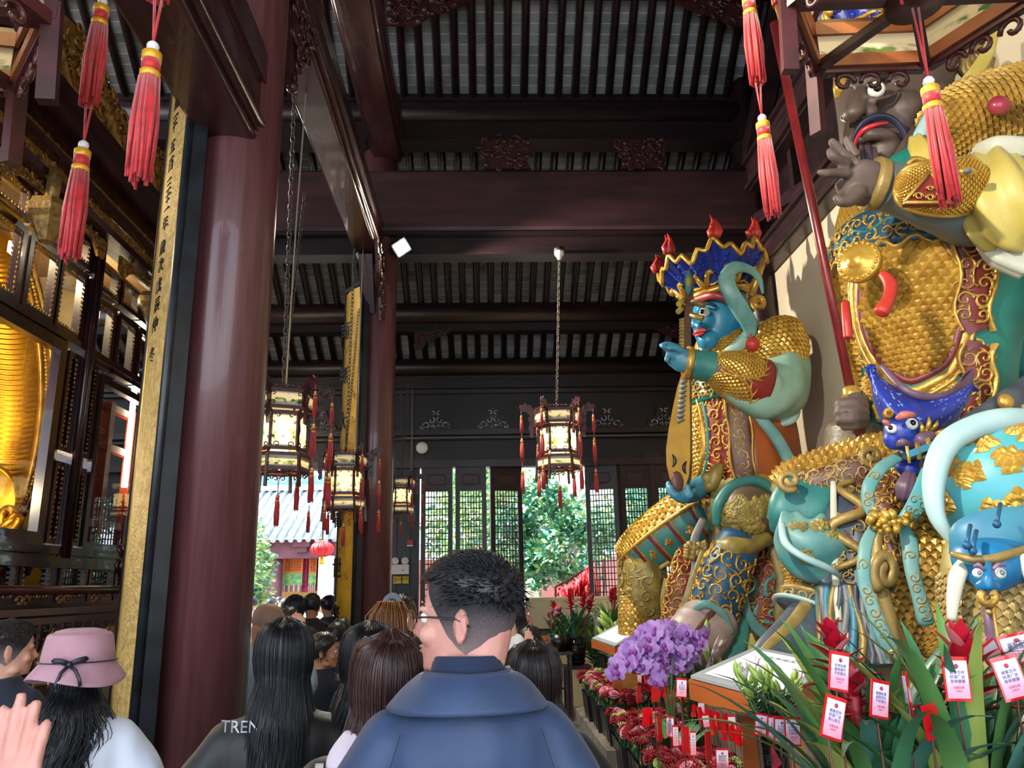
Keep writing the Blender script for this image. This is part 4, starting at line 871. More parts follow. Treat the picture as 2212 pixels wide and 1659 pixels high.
part(PL([(1688, 1130, 4.2, 7), (1696, 1172, 4.12, 9), (1730, 1200, 4.05, 8), (1790, 1228, 4.05, 8), (1815, 1245, 4.1, 5)]), 'drape_hem', PALE, S1, 10, 20)
N1 = PL([(1752, 1165, 4.5, 58), (1757, 1215, 4.48, 64), (1762, 1265, 4.48, 60), (1756, 1300, 4.46, 66), (1748, 1325, 4.45, 70)])
m = N1.mesh(nu=34, nv=20); scales(m, N1, .33, .6, .02, .62, .034, .012, 2); filigree(m, N1, .04, .32, .04, .68, .1, .014, 1, 12); filigree(m, N1, .04, .5, .76, .97, .09, .012, 1, 13); rib(m, N1, [(.33+.02*sin(i*.4), .05+.6*i/12) for i in range(13)], .035, .03, 1); rib(m, N1, [(i/20*.55, .72) for i in range(21)], .03, .02, 1); rib(m, N1, [(i/20*.55, .98) for i in range(21)], .03, .03, 3); m.build('far_shin', [NAVY, GOLD2, GOLD, PALE], S1)
O1 = PL([(1770, 1325, 4.45, 58), (1745, 1365, 4.35, 62, .9), (1705, 1395, 4.25, 54, .8), (1660, 1425, 4.15, 42, .7), (1630, 1445, 4.1, 22, .6)])
m = O1.mesh(nu=30, nv=20); rib(m, O1, [(.36-.02*i/12, .1+.85*i/12) for i in range(13)], .06, .02, 1); rib(m, O1, [(.1, .25+.7*i/12) for i in range(13)], .05, .03, 2); m.build('far_boot', [NAVY, GOLD2, PALE], S1)
# centre robe, apron, ribbons
part(PL([(2000, 940, 5.0, 200, .55), (1990, 1080, 5.0, 210, .55), (1985, 1250, 4.95, 215, .5), (1985, 1420, 4.9, 225, .5), (1985, 1560, 4.9, 235, .5)]), 'seat_rock', ROCK, S1, 40, 24, rip=lambda u, v: .03*noise.noise(V((u*14, v*9, 3))))
RP = PL([(1850, 1050, 4.35, 40), (1838, 1120, 4.25, 52), (1835, 1220, 4.2, 58), (1842, 1330, 4.15, 66), (1860, 1440, 4.1, 80)], kd=.4)
m = RP.mesh(nu=28, nv=26, rip=lambda u, v: .02*v*sin(u*44)); g = random.Random(9)
m.tube([RP.on(.27+.09*sin(i*.55), .05+.5*i/24, .03) for i in range(25)], [.016+.012*sin(i*.13) for i in range(25)], 8, 1)
for k in range(26): filigree(m, RP, *(lambda u, v: (u-.02, u+.02, v-.02, v+.02))(g.uniform(.05, .45), g.uniform(.03, .62)), .075, .018, 1 if k % 4 else 2, k)
for k in range(18):
    u = .02+.46*k/17; rib(m, RP, [(u+.02*sin(t*.9+k), .62+.38*t/6) for t in range(7)], .035, .025, (1, 3, 4, 0)[k % 4])
m.build('dragon_skirt', [NAVY, GOLD2, REDP, CYAN, GREYP], S1)
part(PL([(1800, 1040, 4.3, 6), (1802, 1150, 4.2, 8), (1806, 1260, 4.15, 8), (1812, 1340, 4.1, 7)], kd=.5), 'skirt_lining', WHP, S1, 10, 18)
AP = PL([(1985, 1010, 4.1, 60), (1985, 1100, 4.05, 84), (1985, 1200, 4.0, 88), (1995, 1300, 3.98, 84), (2005, 1400, 3.95, 60), (2008, 1430, 3.95, 25)], kd=.4)
m = AP.mesh(nu=30, nv=26); scales(m, AP, .03, .47, .03, .93, .046, .016, 1); m.build('scale_apron', [OLIVE, GOLD], S1)
for sd in (-1, 1):
    e = PL([(1985+sd*64, 1040, 4.02, 10), (1985+sd*86, 1120, 3.92, 12), (1985+sd*88, 1220, 3.88, 13), (1995+sd*80, 1310, 3.86, 14), (2005+sd*54, 1400, 3.86, 16), (2008, 1440, 3.86, 12)], kd=.6); part(e, 'apron_border', GOLD2, S1, 12, 24)
for pts in ([(1930, 1030, 3.95, 24), (1905, 1080, 3.9, 22), (1925, 1140, 3.86, 18), (1930, 1220, 3.84, 16)], [(2030, 1120, 3.8, 12), (2065, 1110, 3.78, 26), (2090, 1090, 3.8, 18)]):
    L_ = PL(pts, kd=.5); m = L_.mesh(nu=16, nv=14); filigree(m, L_, .05, .45, .05, .95, .06, .01, 1, 3); m.build('apron_scroll', [BROWNR, GOLD], S1)
m = MB(); m.tube([at(1912+26*(1-.75*t)*cos(t*9+2), 1235+44*(1-.75*t)*sin(t*9+2), 3.84) for t in [i/24 for i in range(25)]], .03, 8); m.build('apron_curl', GOLD2, S1)
part(PL([(1915, 1215, 3.92, 18), (1908, 1245, 3.88, 24), (1918, 1275, 3.9, 16)], kd=.4), 'curl_field', NAVY, S1, 14, 8)
for pts in ([(1945, 985, 3.7, 10), (1905, 1010, 3.68, 13), (1878, 1050, 3.66, 14), (1876, 1090, 3.66, 13), (1895, 1125, 3.66, 11)],
            [(2008, 1015, 3.66, 16), (1995, 1065, 3.62, 22), (1970, 1105, 3.62, 18), (1945, 1128, 3.64, 11)],
            [(1890, 1135, 3.64, 10), (1870, 1180, 3.6, 13), (1866, 1250, 3.58, 14), (1884, 1310, 3.56, 15), (1908, 1370, 3.54, 17), (1925, 1405, 3.54, 15), (1927, 1412, 3.54, 6)],
            [(1952, 1135, 3.62, 10), (1965, 1175, 3.6, 17), (1970, 1230, 3.58, 15), (1986, 1290, 3.56, 15), (2000, 1340, 3.54, 17), (2004, 1352, 3.54, 8)]):
    L_ = PL(pts, kd=.3); m = L_.mesh(nu=14, nv=30); filigree(m, L_, .1, .4, .1, .9, .05, .006, 1, 2, .8, None, False); m.build('silk_ribbon', [TURQ2 if pts[0][0] < 2000 else TURQ, GOLD2], S1)
m = MB(); g = random.Random(5)
for k in range(60): a = g.gauss(0, 1); m.ell(at(1915+a*20, 1128+g.gauss(0, 8)-abs(a)*3, 3.58+g.uniform(-.04, .04)), g.uniform(.012, .024), 8)
m.build('knot_ornament', GOLDB, S1)
# near leg with beast boot
KN = pell(2172, 1062, 3.35, 158, 150, 150); m = KN.mesh(nu=44, nv=30)
for k, (x, y) in enumerate(((2128, 985), (2106, 1055), (2060, 1030), (2054, 1112), (2180, 1025), (2205, 960), (2200, 1110), (2150, 1130))):
    u = .25; bx = (x-2172)/158; by = (y-1062)/150; w = sqrt(max(.05, 1-by*by)); u = math.acos(max(-1, min(1, bx/w)))/(2*pi); v = (by/.995+1)/2
    rosette(m, KN, u, v, .075, .014, 1, k)
m.build('near_knee', [TURQ, GOLDB], S1)
part(PL([(2058, 1172, 3.2, 10), (2022, 1110, 3.2, 18), (2018, 1030, 3.2, 24), (2045, 960, 3.2, 26), (2100, 925, 3.2, 26), (2170, 908, 3.2, 27), (2260, 915, 3.25, 28)], kd=.8), 'knee_hood', PALE, S1, 16, 34)
HF = PL([(2062, 1200, 3.1, 12), (2085, 1170, 3.05, 40, .6), (2130, 1155, 3.02, 52, .6), (2190, 1150, 3.02, 56, .6), (2260, 1150, 3.05, 50, .6)])
part(HF, 'knee_flap', CYAN, S1, 24, 18)
m = MB()
for x, y in ((2090, 1178), (2103, 1190), (2155, 1132)): m.tube([at(x+6, y-44, 2.9), at(x, y-15, 2.86), at(x-2, y, 2.86)], .008, 6); m.ell(at(x-2, y, 2.86), .016, 8)
m.build('flap_tassel', DBLUE, S1)
part(PL([(2056, 1196, 2.95, 6), (2090, 1206, 2.9, 9), (2140, 1208, 2.88, 10), (2200, 1192, 2.9, 10), (2270, 1170, 2.95, 10)]), 'flap_hem', GOLD2, S1, 10, 20)
GR = PL([(2145, 1195, 3.15, 95), (2145, 1270, 3.12, 104), (2150, 1350, 3.1, 104), (2155, 1430, 3.1, 104), (2160, 1540, 3.1, 104)])
m = GR.mesh(nu=40, nv=26); scales(m, GR, -.02, .52, .22, .98, .036, .013, 1); m.build('near_greave', [OLIVE, GOLD2], S1)
hb = MB(); PL([(2140, 1195, 3.05, 78, .6), (2140, 1225, 2.98, 74, .8), (2136, 1250, 2.95, 48, .9), (2134, 1272, 2.94, 26, .9), (2134, 1280, 2.95, 10)]).mesh(hb, 30, 16)
PL([(2136, 1215, 2.84, 7), (2134, 1245, 2.78, 12), (2133, 1266, 2.78, 14), (2133, 1272, 2.8, 8)]).mesh(hb, 14, 10); hb.ell(at(2120, 1266, 2.8), .022, 10); hb.ell(at(2147, 1266, 2.8), .022, 10)
fuse(hb, 'beast_mask', P('beast blue paint', '1d77a8', '135d8c', r=.35), S1, .009, 2)
eye(S1, at(2112, 1238, 2.8), .018, (-.2, -.95, .1), GREYP); eye(S1, at(2160, 1238, 2.8), .02, (-.1, -.95, .1), GREYP)
for pts in ([(2104, 1224, 2.8, 3), (2114, 1220, 2.78, 5), (2126, 1230, 2.78, 3)], [(2146, 1230, 2.78, 3), (2156, 1220, 2.78, 5), (2172, 1222, 2.8, 3)]): part(PL(pts), 'mask_eyebrow', P('mauve paint', '8d6b86', '7a5872'), S1, 8, 8)
m = MB().tube([at(2134+16*cos(t), 1290+14*sin(t), 2.74) for t in [-.9+i/16*4.9 for i in range(17)]], .014, 8); m.build('mask_ring', GOLD, S1)
ST = PL([(2134, 1306, 2.78, 10), (2138, 1345, 2.76, 11), (2146, 1400, 2.76, 12), (2155, 1480, 2.76, 12)], kd=.5); part(ST, 'strap', PURP, S1, 10, 12)
m = MB().tube([at(2146, 1306, 2.74), at(2150, 1345, 2.72), at(2158, 1400, 2.72), at(2168, 1480, 2.72)], .006, 6); m.ell(at(2136, 1322, 2.74), .01, 8); m.build('strap_edge', GOLD, S1)
part(PL([(2092, 1205, 3.0, 12), (2070, 1240, 2.97, 17), (2060, 1290, 2.96, 14), (2056, 1340, 2.96, 9)], kd=.5), 'boot_cloth', WHP, S1, 14, 14)
part(PL([(2200, 1195, 2.9, 8), (2215, 1220, 2.88, 12), (2230, 1260, 2.88, 12)], kd=.5), 'boot_cloth', WHP, S1, 14, 10)
part(PL([(2060, 1330, 3.1, 12), (2058, 1380, 3.1, 16), (2058, 1480, 3.1, 20)], kd=.5), 'boot_lining', CYAN, S1, 12, 8)
# staff held in the far fist
top = at(1682, 95, 4.45); bot = at(1858, 940, 4.62)
sf = thing('staff', 'long thin red pole gripped in the dark fist of the nearest statue', 'staff', tuple(bot))
ax_ = lambda t: bot+(top-bot)*t
MB().tube([ax_(.02), ax_(.5), ax_(1.06)], .030, 12).build('shaft', M('red lacquer pole', '7d1f22', .3, c2='5f1619', coat=.4), sf)
MB().tube([ax_(-.01), ax_(.01), ax_(.03), ax_(.035)], [.012, .04, .036, .03], 10).ell(ax_(0), (.02, .03, .02), 8, mat=1).build('pommel', [MAR, GOLD], sf)
MB().tube([ax_(.085), ax_(.09), ax_(.1), ax_(.112), ax_(.115)], [.034, .06, .05, .045, .03], 12).build('guard_ring', GOLD, sf)
# ================================================================ lanterns
LW = M('lantern rosewood', '4b1d20', .38, c2='30120f', sc=12); LWI = M('pale lantern wood', '9a5a34', .5, c2='7d4526', sc=14)
TRED = M('red silk', 'c8171c', .55, c2='a01016', sc=60, sheen=.3); TGOLD = M('gold thread', 'd9a02a', .4, .3); PEARL = M('pearl bead', 'd7d3d8', .2)
def paintmat():
    mt = M('painted glass', 'e9e2c4', .35); nt = mt.node_tree; N = nt.nodes.new; L = nt.links.new; b = nt.nodes['Principled BSDF']; out = nt.nodes['Material Output']
    tc = N('ShaderNodeTexCoord'); sp = N('ShaderNodeSeparateXYZ'); L(tc.outputs['UV'], sp.inputs[0]); oi = N('ShaderNodeObjectInfo')
    col = None
    for sc, lo, hi, c, v0, v1 in ((3.2, .52, .6, '6f8f4a', .15, .6), (4.5, .56, .63, '2f6b3a', .1, .55), (6, .58, .64, 'b8932f', .05, .4), (2.4, .6, .68, '7f9a98', .5, .95), (9, .66, .7, 'a83a30', .1, .4)):
        n = N('ShaderNodeTexNoise'); n.noise_dimensions = '4D'; n.inputs['Scale'].default_value = sc; n.inputs['Detail'].default_value = 5; L(tc.outputs['UV'], n.inputs['Vector'])
        ad = N('ShaderNodeMath'); ad.operation = 'MULTIPLY_ADD'; ad.inputs[1].default_value = 37; ad.inputs[2].default_value = sc; L(oi.outputs['Random'], ad.inputs[0]); L(ad.outputs[0], n.inputs['W'])
        rp = N('ShaderNodeMapRange'); rp.inputs[1].default_value = lo; rp.inputs[2].default_value = hi; L(n.outputs['Fac'], rp.inputs[0])
        a1 = N('ShaderNodeMapRange'); a1.inputs[1].default_value = v1; a1.inputs[2].default_value = v1-.12; L(sp.outputs['Y'], a1.inputs[0])
        a2 = N('ShaderNodeMapRange'); a2.inputs[1].default_value = v0; a2.inputs[2].default_value = v0+.08; L(sp.outputs['Y'], a2.inputs[0])
        m1 = N('ShaderNodeMath'); m1.operation = 'MULTIPLY'; L(a1.outputs[0], m1.inputs[0]); L(a2.outputs[0], m1.inputs[1])
        m2 = N('ShaderNodeMath'); m2.operation = 'MULTIPLY'; L(m1.outputs[0], m2.inputs[0]); L(rp.outputs[0], m2.inputs[1])
        mx = N('ShaderNodeMix'); mx.data_type = 'RGBA'; L(m2.outputs[0], mx.inputs[0]); mx.inputs[7].default_value = hx(c)
        if col: L(col, mx.inputs[6])
        else: mx.inputs[6].default_value = hx('ece4c8')
        col = mx.outputs[2]
    L(col, b.inputs['Base Color']); t = N('ShaderNodeBsdfTranslucent'); L(col, t.inputs['Color'])
    ms = N('ShaderNodeMixShader'); ms.inputs[0].default_value = .5; L(b.outputs[0], ms.inputs[1]); L(t.outputs[0], ms.inputs[2]); L(ms.outputs[0], out.inputs[0])
    return mt
PAINT = paintmat()
def tassel_mesh(name, l, r, seed=1, ns=44):
    g = random.Random(seed); m = MB()
    m.ell((0, 0, -r*.5), r*.55, 10, mat=2)
    m.lathe([(r*.6, -r), (r*.85, -r*1.2), (r*.85, -r*1.9), (r*.75, -r*2.0)], 12, mat=1); m.lathe([(r*.8, -r*1.9), (r*.8, -r*3.0)], 12, mat=0); m.lathe([(r*.75, -r*3.0), (r*.88, -r*3.1), (r*.88, -r*3.6), (r*.7, -r*3.7)], 12, mat=1)
    for k in range(ns):
        a = g.random()*6.28; q = sqrt(g.random()); p0 = V((cos(a)*q*r*.75, sin(a)*q*r*.75, -r*3.5)); p1 = V((cos(a)*q*r*1.05, sin(a)*q*r*1.05, -l*.6)); p2 = V((cos(a)*q*r*1.0+g.uniform(-1, 1)*r*.15, sin(a)*q*r*1.0, -l*g.uniform(.93, 1.03)))
        m.tube([p0, p1, p2], [r*.19, r*.19, r*.13], 4, 0)
    me = m.mesh(name)
    for x in (TRED, TGOLD, PEARL): me.materials.append(x)
    return me
TASM = {k: tassel_mesh('tassel', .27, .02, k) for k in (1, 2)}; TASS = tassel_mesh('small_tassel', .2, .017, 5, 34)
def hexpt(r, k, z): q = k*pi/3; return V((r*cos(q), r*sin(q), z))
def tassel(par, p, gaps, names=('small_tassel', 'tassel')):
    z = 0; s = MB()
    t = MB().mesh('t'); first = True
    o = bpy.data.objects.new('tassel', TASS if gaps[0][0] < .25 else TASM[1]); link(o, par, loc=p+V((0, 0, -gaps[0][1])))
    st = MB(); z = 0; zz = p.z
    for i, (l, g_) in enumerate(gaps):
        for sx in (-1, 1): st.tube([V((p.x+sx*.006, p.y, zz)), V((p.x, p.y, zz-g_))], .0025, 4)
        zz -= g_
        if i:
            c = bpy.data.objects.new('tassel_tier', TASM[1+i % 2] if l >= .25 else TASS); link(c, o, loc=V((0, 0, zz-(p.z-gaps[0][1]))))
        zz -= l
    c = st.build('cord', TRED, o, loc=-V((p.x, p.y, p.z-gaps[0][1])))
    return o
def curl(m, o, x, z, s, sg, r=.006, mat=0, t=6.):
    m.tube([o+x*(sg*s*(1-.75*i/11)*cos(i/11*t))+z*(s*(1-.75*i/11)*sin(i/11*t)) for i in range(12)], r, 5, mat)
def make_lantern():
    L_ = thing('palace_lantern', 'x', 'lantern', group='hexagonal palace lanterns')
    f = MB(); Z = V((0, 0, 1))
    bands = ((.25, .185, .30), (.215, .35, .65), (.272, .685, .825))
    for r, z0, z1 in bands:
        for k in range(6):
            a, b = hexpt(r, k, 0), hexpt(r, k+1, 0)
            f.bar(a+Z*z0, a+Z*z1, .022, .022, up=a)
            for z in (z0, z1): f.bar(a+Z*z, b+Z*z, .02, .026)
    for k in range(6):                                  # links between tiers, spider, feet
        f.bar(hexpt(.25, k, .3), hexpt(.215, k, .35), .018, .018); f.bar(hexpt(.215, k, .65), hexpt(.272, k, .685), .018, .018)
        f.bar(hexpt(.25, k, .185), V((0, 0, .185)), .022, .018); f.bar(hexpt(.272, k, .825), V((0, 0, .835)), .018, .018)
        f.bar(hexpt(.25, k, .22), hexpt(.262, k, .03), .02, .03, up=hexpt(1, k, 0))
        d = hexpt(1, k, 0)                               # keyfret apron boards
        x = (hexpt(1, k+1, 0)-d).normalized(); mid = (hexpt(.25, k, 0)+hexpt(.25, k+1, 0))/2
        for s_ in (-1, 0, 1): curl(f, mid+x*(s_*.062)+Z*.15, x, Z, .026, 1 if s_ <= 0 else -1, .006)
        f.bar(mid-x*.1+Z*.176, mid+x*.1+Z*.176, .014, .012)
        mid2 = (hexpt(.215, k, 0)+hexpt(.215, k+1, 0))/2; n = mid2.normalized()
        for s_ in (-1, 1):
            for zc in (.38, .62): curl(f, mid2+n*.004+x*(s_*.055)+Z*zc, x, Z, .026, s_, .005)
            for zc in (.44, .56): curl(f, mid2+n*.004+x*(s_*.085)+Z*zc, x, Z, .014, s_, .004)
        mid3 = (hexpt(.272, k, 0)+hexpt(.272, k+1, 0))/2; n = mid3.normalized()
        for s_ in (-1, 1):
            for zc in (.72, .79): curl(f, mid3+n*.004+x*(s_*.105)+Z*zc, x, Z, .02, s_, .004)
        for s_ in (-2, -1, 0, 1, 2): curl(f, mid3+x*(s_*.045)+Z*.852, x, Z, .022, 1 if s_ <= 0 else -1, .006)
    f.lathe([(.001, .168), (.055, .168), (.058, .178), (.05, .19), (.001, .19)], 24); f.tube([(0, 0, .835), (0, 0, .95)], .012, 8)
    f.build('frame', LW, L_, loc=(0, 0, 0))
    i_ = MB()
    for r, z0, z1 in bands:
        for k in range(6):
            a, b = hexpt(r-.014, k, 0), hexpt(r-.014, k+1, 0)
            for z, h in ((z0+.016, .03), (z1-.016, .03)): i_.bar(a+Z*z, b+Z*z, .008, h)
    i_.build('inner_rails', LWI, L_, loc=(0, 0, 0))
    for (r, z0, z1), nm in zip(bands, ('lower_panel', 'body_panel', 'upper_panel')):
        for k in range(6):
            a, b = hexpt(r-.004, k, 0), hexpt(r-.004, k+1, 0); a, b = a+(b-a)*.04, b+(a-b)*.04
            MB().quad(a+Z*(z0+.01), b+Z*(z0+.01), b+Z*(z1-.01), a+Z*(z1-.01)).build(nm, PAINT, L_, loc=(0, 0, 0))
    for k in range(6):
        d = hexpt(1, k, 0); t = d.cross(Z); m = MB()
        hp = [(.26, .80), (.30, .78), (.36, .84), (.41, .845), (.44, .88), (.43, .93), (.40, .915), (.37, .95), (.345, .915), (.31, .92), (.28, .875), (.26, .87)]
        carved(m, hp, (-t*.012, d, Z), .03, k, 12, .014)
        hp = [(.275, .55), (.31, .53), (.325, .56), (.315, .60), (.335, .64), (.32, .70), (.34, .76), (.30, .80), (.275, .80)]
        carved(m, hp, (-t*.01, d, Z), .022, k+9, 12, .012)
        m.build('dragon_bracket', LW, L_, loc=(0, 0, 0))
        tassel(L_, hexpt(.415, k, .87), [(.2, .07), (.27, .07), (.27, .09)])
        hp = [(.21, .36), (.24, .38), (.232, .44), (.245, .5), (.232, .56), (.242, .62), (.21, .64)]
        carved(MB(), hp, (-t*.008, d, Z), .018, k+20, 8, .011).build('side_fret', LW, L_, loc=(0, 0, 0))
    tassel(L_, V((0, 0, .165)), [(.27, .16)])
    MB().lathe([(.001, .5), (.028, .48), (.035, .44), (.02, .40), (.012, .37), (.001, .37)], 14).build('bulb', M('lamp bulb', 'fff3d6', .3, emit=8, ec='ffdf9a'), L_, loc=(0, 0, 0))
    return L_
def chain(par, p0, p1, s, wire):
    m = MB(); n = max(4, int((p1-p0).length/(s*.72))); d = (p1-p0).normalized(); x = d.orthogonal().normalized(); y = d.cross(x)
    for i in range(n):
        c = p0+(p1-p0)*((i+.5)/n); u = x if i % 2 else y
        m.tube([c+d*(s*.5*cos(q*pi/4))+u*(s*.24*sin(q*pi/4)) for q in range(8)], s*.075, 4, closed=True)
    m.build('chain', IRON, par)
    if wire: MB().tube(wire, .007, 5).build('wire', M('cord', '8f8272', .7), par)
LAN = make_lantern(); first = True
def lantern(px, pyb, Y, h, rot, label, hang=None, wire=None, chw=.05, lamp=20):
    global first
    p = at(px, pyb, Y)
    o = LAN if first else dup(LAN); first = False
    o.location = p; o.rotation_euler = (0, 0, rot); o.scale = (h, h, h); o['label'] = label
    if hang is not None:
        top = p+V((0, 0, .94*h)); h0 = hang
        g = thing('tmp', None, None, (0, 0, 0)); 
        chain(g, h0, top, chw, wire)
        for c in list(g.children):
            mw = Matrix.Translation(o.location) @ Matrix.Rotation(rot, 4, 'Z') @ Matrix.Scale(h, 4); c.data.transform(mw.inverted()); c.parent = o; c.location = (0, 0, 0)
        bpy.data.objects.remove(g)
    if lamp:
        l = bpy.data.lights.new('lantern bulb', 'POINT'); l.energy = lamp; l.color = (1, .82, .5); l.shadow_soft_size = .05
        b = bpy.data.objects.new('lantern_lamp', l); COL.objects.link(b); b.location = p+V((0, 0, .45*h))
    return o
P0 = LAN
lantern(1209, 1046, 8.7, .99, radians(0), 'hexagonal lantern hanging alone in front of the open lattice doorway', at(1208, 556, 8.78), None, .06, 12)
for k, c in enumerate(list(LAN.children)): pass
def hangs(px, py, Y): return at(px, py, Y)
lantern(600, 1066, 6.0, .92, radians(22), 'lantern partly hidden by the thick front column, left of the aisle', at(640, 100, 5.35), [at(668, 112, 5.35), at(640, 480, 5.7), at(617, 850, 6.0)], .075, 7)
lantern(742, 1132, 8.3, .86, radians(8), 'lantern hanging in front of the yellow couplet board', at(768, 488, 8.35), [at(786, 500, 8.4), at(776, 760, 8.35), at(766, 980, 8.3)], .065, 4)
lantern(866, 1128, 11.4, .74, radians(5), 'smallest lantern, half hidden behind the farther column', at(866, 850, 11.4), None, .05, 2)
NL = lantern(2005, 172, 1.62, 1.25, radians(-4), 'big lantern seen from below in front of the dark statue head', None, None, .05, 0)
lantern(-300, 215, 1.45, 1.3, radians(11), 'lantern cropped by the top left corner with long red tassels', None, None, .05, 4)
for t_ in [c for c in NL.children if c.name.startswith('tassel') and (abs(atan2(c.location.y, c.location.x)-pi/3) < .2 or abs(abs(atan2(c.location.y, c.location.x))-pi) < .2) and c.location.length > .5]:
    for c in list(t_.children): bpy.data.objects.remove(c)
    bpy.data.objects.remove(t_)
# ================================================================ shrine
PANE = M('shrine glass', 'ffffff', .02); nt = PANE.node_tree
tr_ = nt.nodes.new('ShaderNodeBsdfTransparent'); gl = nt.nodes.new('ShaderNodeBsdfGlossy'); gl.inputs['Roughness'].default_value = .0; fr_ = nt.nodes.new('ShaderNodeFresnel'); fr_.inputs[0].default_value = 1.55
ms = nt.nodes.new('ShaderNodeMixShader'); sc_ = nt.nodes.new('ShaderNodeMath'); sc_.operation = 'MULTIPLY_ADD'; sc_.inputs[1].default_value = 1.6; sc_.inputs[2].default_value = .06; nt.links.new(fr_.outputs[0], sc_.inputs[0])
nt.links.new(sc_.outputs[0], ms.inputs[0]); nt.links.new(tr_.outputs[0], ms.inputs[1]); nt.links.new(gl.outputs[0], ms.inputs[2]); nt.links.new(ms.outputs[0], nt.nodes['Material Output'].inputs[0])
SW = M('shrine rosewood', '36161b', .25, c2='1d0d12', sc=5, coat=.3); SG = M('shrine gilding', 'b98c42', .42, .35, c2='6b4a20', sc=26, bump=.5)
XS = -3.2; sh = thing('glass_shrine', 'tall carved rosewood shrine with glass panes and gilded frieze at left', 'shrine', (XS, 6, 1.0))
Y0, Y1 = 3.2, 8.9
MB().box((XS-1.75, (Y0+Y1)/2, 1.45), (3.5, Y1-Y0, .9)).box((XS-1.7, (Y0+Y1)/2, 1.87), (3.55, Y1-Y0+.1, .08)).build('base', SW, sh)
MB().box((XS-1.75, (Y0+Y1)/2, 4.98), (3.5, Y1-Y0, .1)).box((XS-3.45, (Y0+Y1)/2, 3.4), (.08, Y1-Y0, 3.1)).build('back_and_roof', M('brown back wall', '6b5030', .6), sh)
def yy(px, py): return atx(px, py, XS).y
bays = [(3.2, 5.84), (6.28, 7.36), (7.6, 8.9)]
posts = [6.06, 7.48, 3.25, 8.85]
for y in posts: MB().box((XS, y, 3.35), (.12, .11, 3.0)).tube([(XS+.07, y-.03, 1.9), (XS+.07, y-.03, 4.85)], .022, 8).tube([(XS+.07, y+.03, 1.9), (XS+.07, y+.03, 4.85)], .022, 8).build('post', SW, sh)
def frame(y0, y1, z0, z1, w=.05, gilt=True, glass=True):
    f = MB(); d = .07
    for z in (z0+w/2, z1-w/2): f.box((XS, (y0+y1)/2, z), (d, y1-y0, w))
    for y in (y0+w/2, y1-w/2): f.box((XS, y, (z0+z1)/2), (d, w, z1-z0-2*w))
    o = f.build('window_frame', SW, sh)
    if gilt:
        m = MB(); t = .028; a0, a1, b0, b1 = y0+w, y1-w, z0+w, z1-w; g = random.Random(int(y0*100+z0*10))
        per = [((a0, b0), (a1, b0)), ((a1, b0), (a1, b1)), ((a1, b1), (a0, b1)), ((a0, b1), (a0, b0))]
        for (p, q_) in per:
            l = sqrt((q_[0]-p[0])**2+(q_[1]-p[1])**2); n = max(2, int(l/.035))
            for i in range(n):
                t_ = (i+.5)/n; y, z = p[0]+(q_[0]-p[0])*t_, p[1]+(q_[1]-p[1])*t_; cy, cz = (a0+a1)/2, (b0+b1)/2
                y += (.012 if y < cy else -.012)*(abs(q_[1]-p[1]) > 1e-6); z += (.012 if z < cz else -.012)*(abs(q_[0]-p[0]) > 1e-6)
                m.ell((XS+.03, y, z), (.008, g.uniform(.008, .016), g.uniform(.008, .016)), 6)
        m.build('gilt_border', SG, o)
    if glass: MB().quad((XS+.005, y0+w, z0+w), (XS+.005, y1-w, z0+w), (XS+.005, y1-w, z1-w), (XS+.005, y0+w, z1-w)).build('pane', PANE, o)
    return o
RB = M('red lacquer panel', '6a1a18', .25, c2='4b1210', sc=8)
frame(4.2, 5.80, 1.98, 3.5, .09, False); frame(6.36, 7.36, 1.98, 3.4, .06, False); frame(7.62, 8.8, 1.98, 3.4, .06, False)
for y in (4.66, 5.12, 5.58, 5.98): frame(y-.42, y, 3.55, 4.12)
for y in (6.5, 6.92, 7.34, 7.9, 8.35, 8.8): frame(y-.38, y, 3.46, 4.02)
for y in (4.66, 5.12, 5.58, 5.98): frame(y-.42, y, 4.16, 4.42, .04)
for y in (6.5, 6.92, 7.34, 7.9, 8.35, 8.8): frame(y-.38, y, 4.08, 4.34, .04)
for y0, y1 in ((5.84, 6.0), (6.12, 6.3), (7.4, 7.46), (7.5, 7.6)):
    for z0, z1 in ((2.0, 2.6), (2.68, 3.45)): frame(y0, y1, z0, z1, .03, True, False); MB().box((XS-.03, (y0+y1)/2, (z0+z1)/2), (.02, y1-y0-.03, z1-z0-.03)).build('red_panel', RB, sh)
for y in (5.1, 5.55, 5.99, 6.5, 6.95, 7.4, 7.9, 8.4, 8.85): frame(y-.42, y, 1.58, 1.93, .035)
MB().box((XS, (Y0+Y1)/2, 3.53), (.1, Y1-Y0, .05)).box((XS, (Y0+Y1)/2, 1.955), (.13, Y1-Y0, .06)).box((XS, (Y0+Y1)/2, 1.55), (.13, Y1-Y0, .07)).build('transom', SW, sh)
# frieze and cresting
co = MB()
for z, d, h in ((4.47, .2, .06), (4.66, .22, .05), (4.86, .34, .14), (4.95, .42, .06)): co.box((XS+d/2, (Y0+Y1)/2, z), (d, Y1-Y0, h))
co.build('cornice', SW, sh)
for z0, z1, n, s in ((4.5, 4.63, 130, .022), (4.69, 4.79, 130, .02)):
    carved(MB(), [(Y0, z0), (Y1, z0), (Y1, z1), (Y0, z1)], ((XS+.12, 0, 0), (0, 1, 0), (0, 0, 1)), .05, 3, n*2, s).build('gilded_frieze', SG, sh)
for yc in (5.3, 7.0, 8.3):
    w = .72; hp = [(yc-w, 4.43), (yc-w, 4.3), (yc-w*.85, 4.26), (yc-w*.7, 4.36), (yc-w*.3, 4.38), (yc+w*.3, 4.38), (yc+w*.7, 4.36), (yc+w*.85, 4.26), (yc+w, 4.3), (yc+w, 4.43)]
    carved(MB(), hp, ((XS+.1, 0, 0), (0, 1, 0), (0, 0, 1)), .05, int(yc*7), 90, .022).build('gilded_valance', SG, sh)
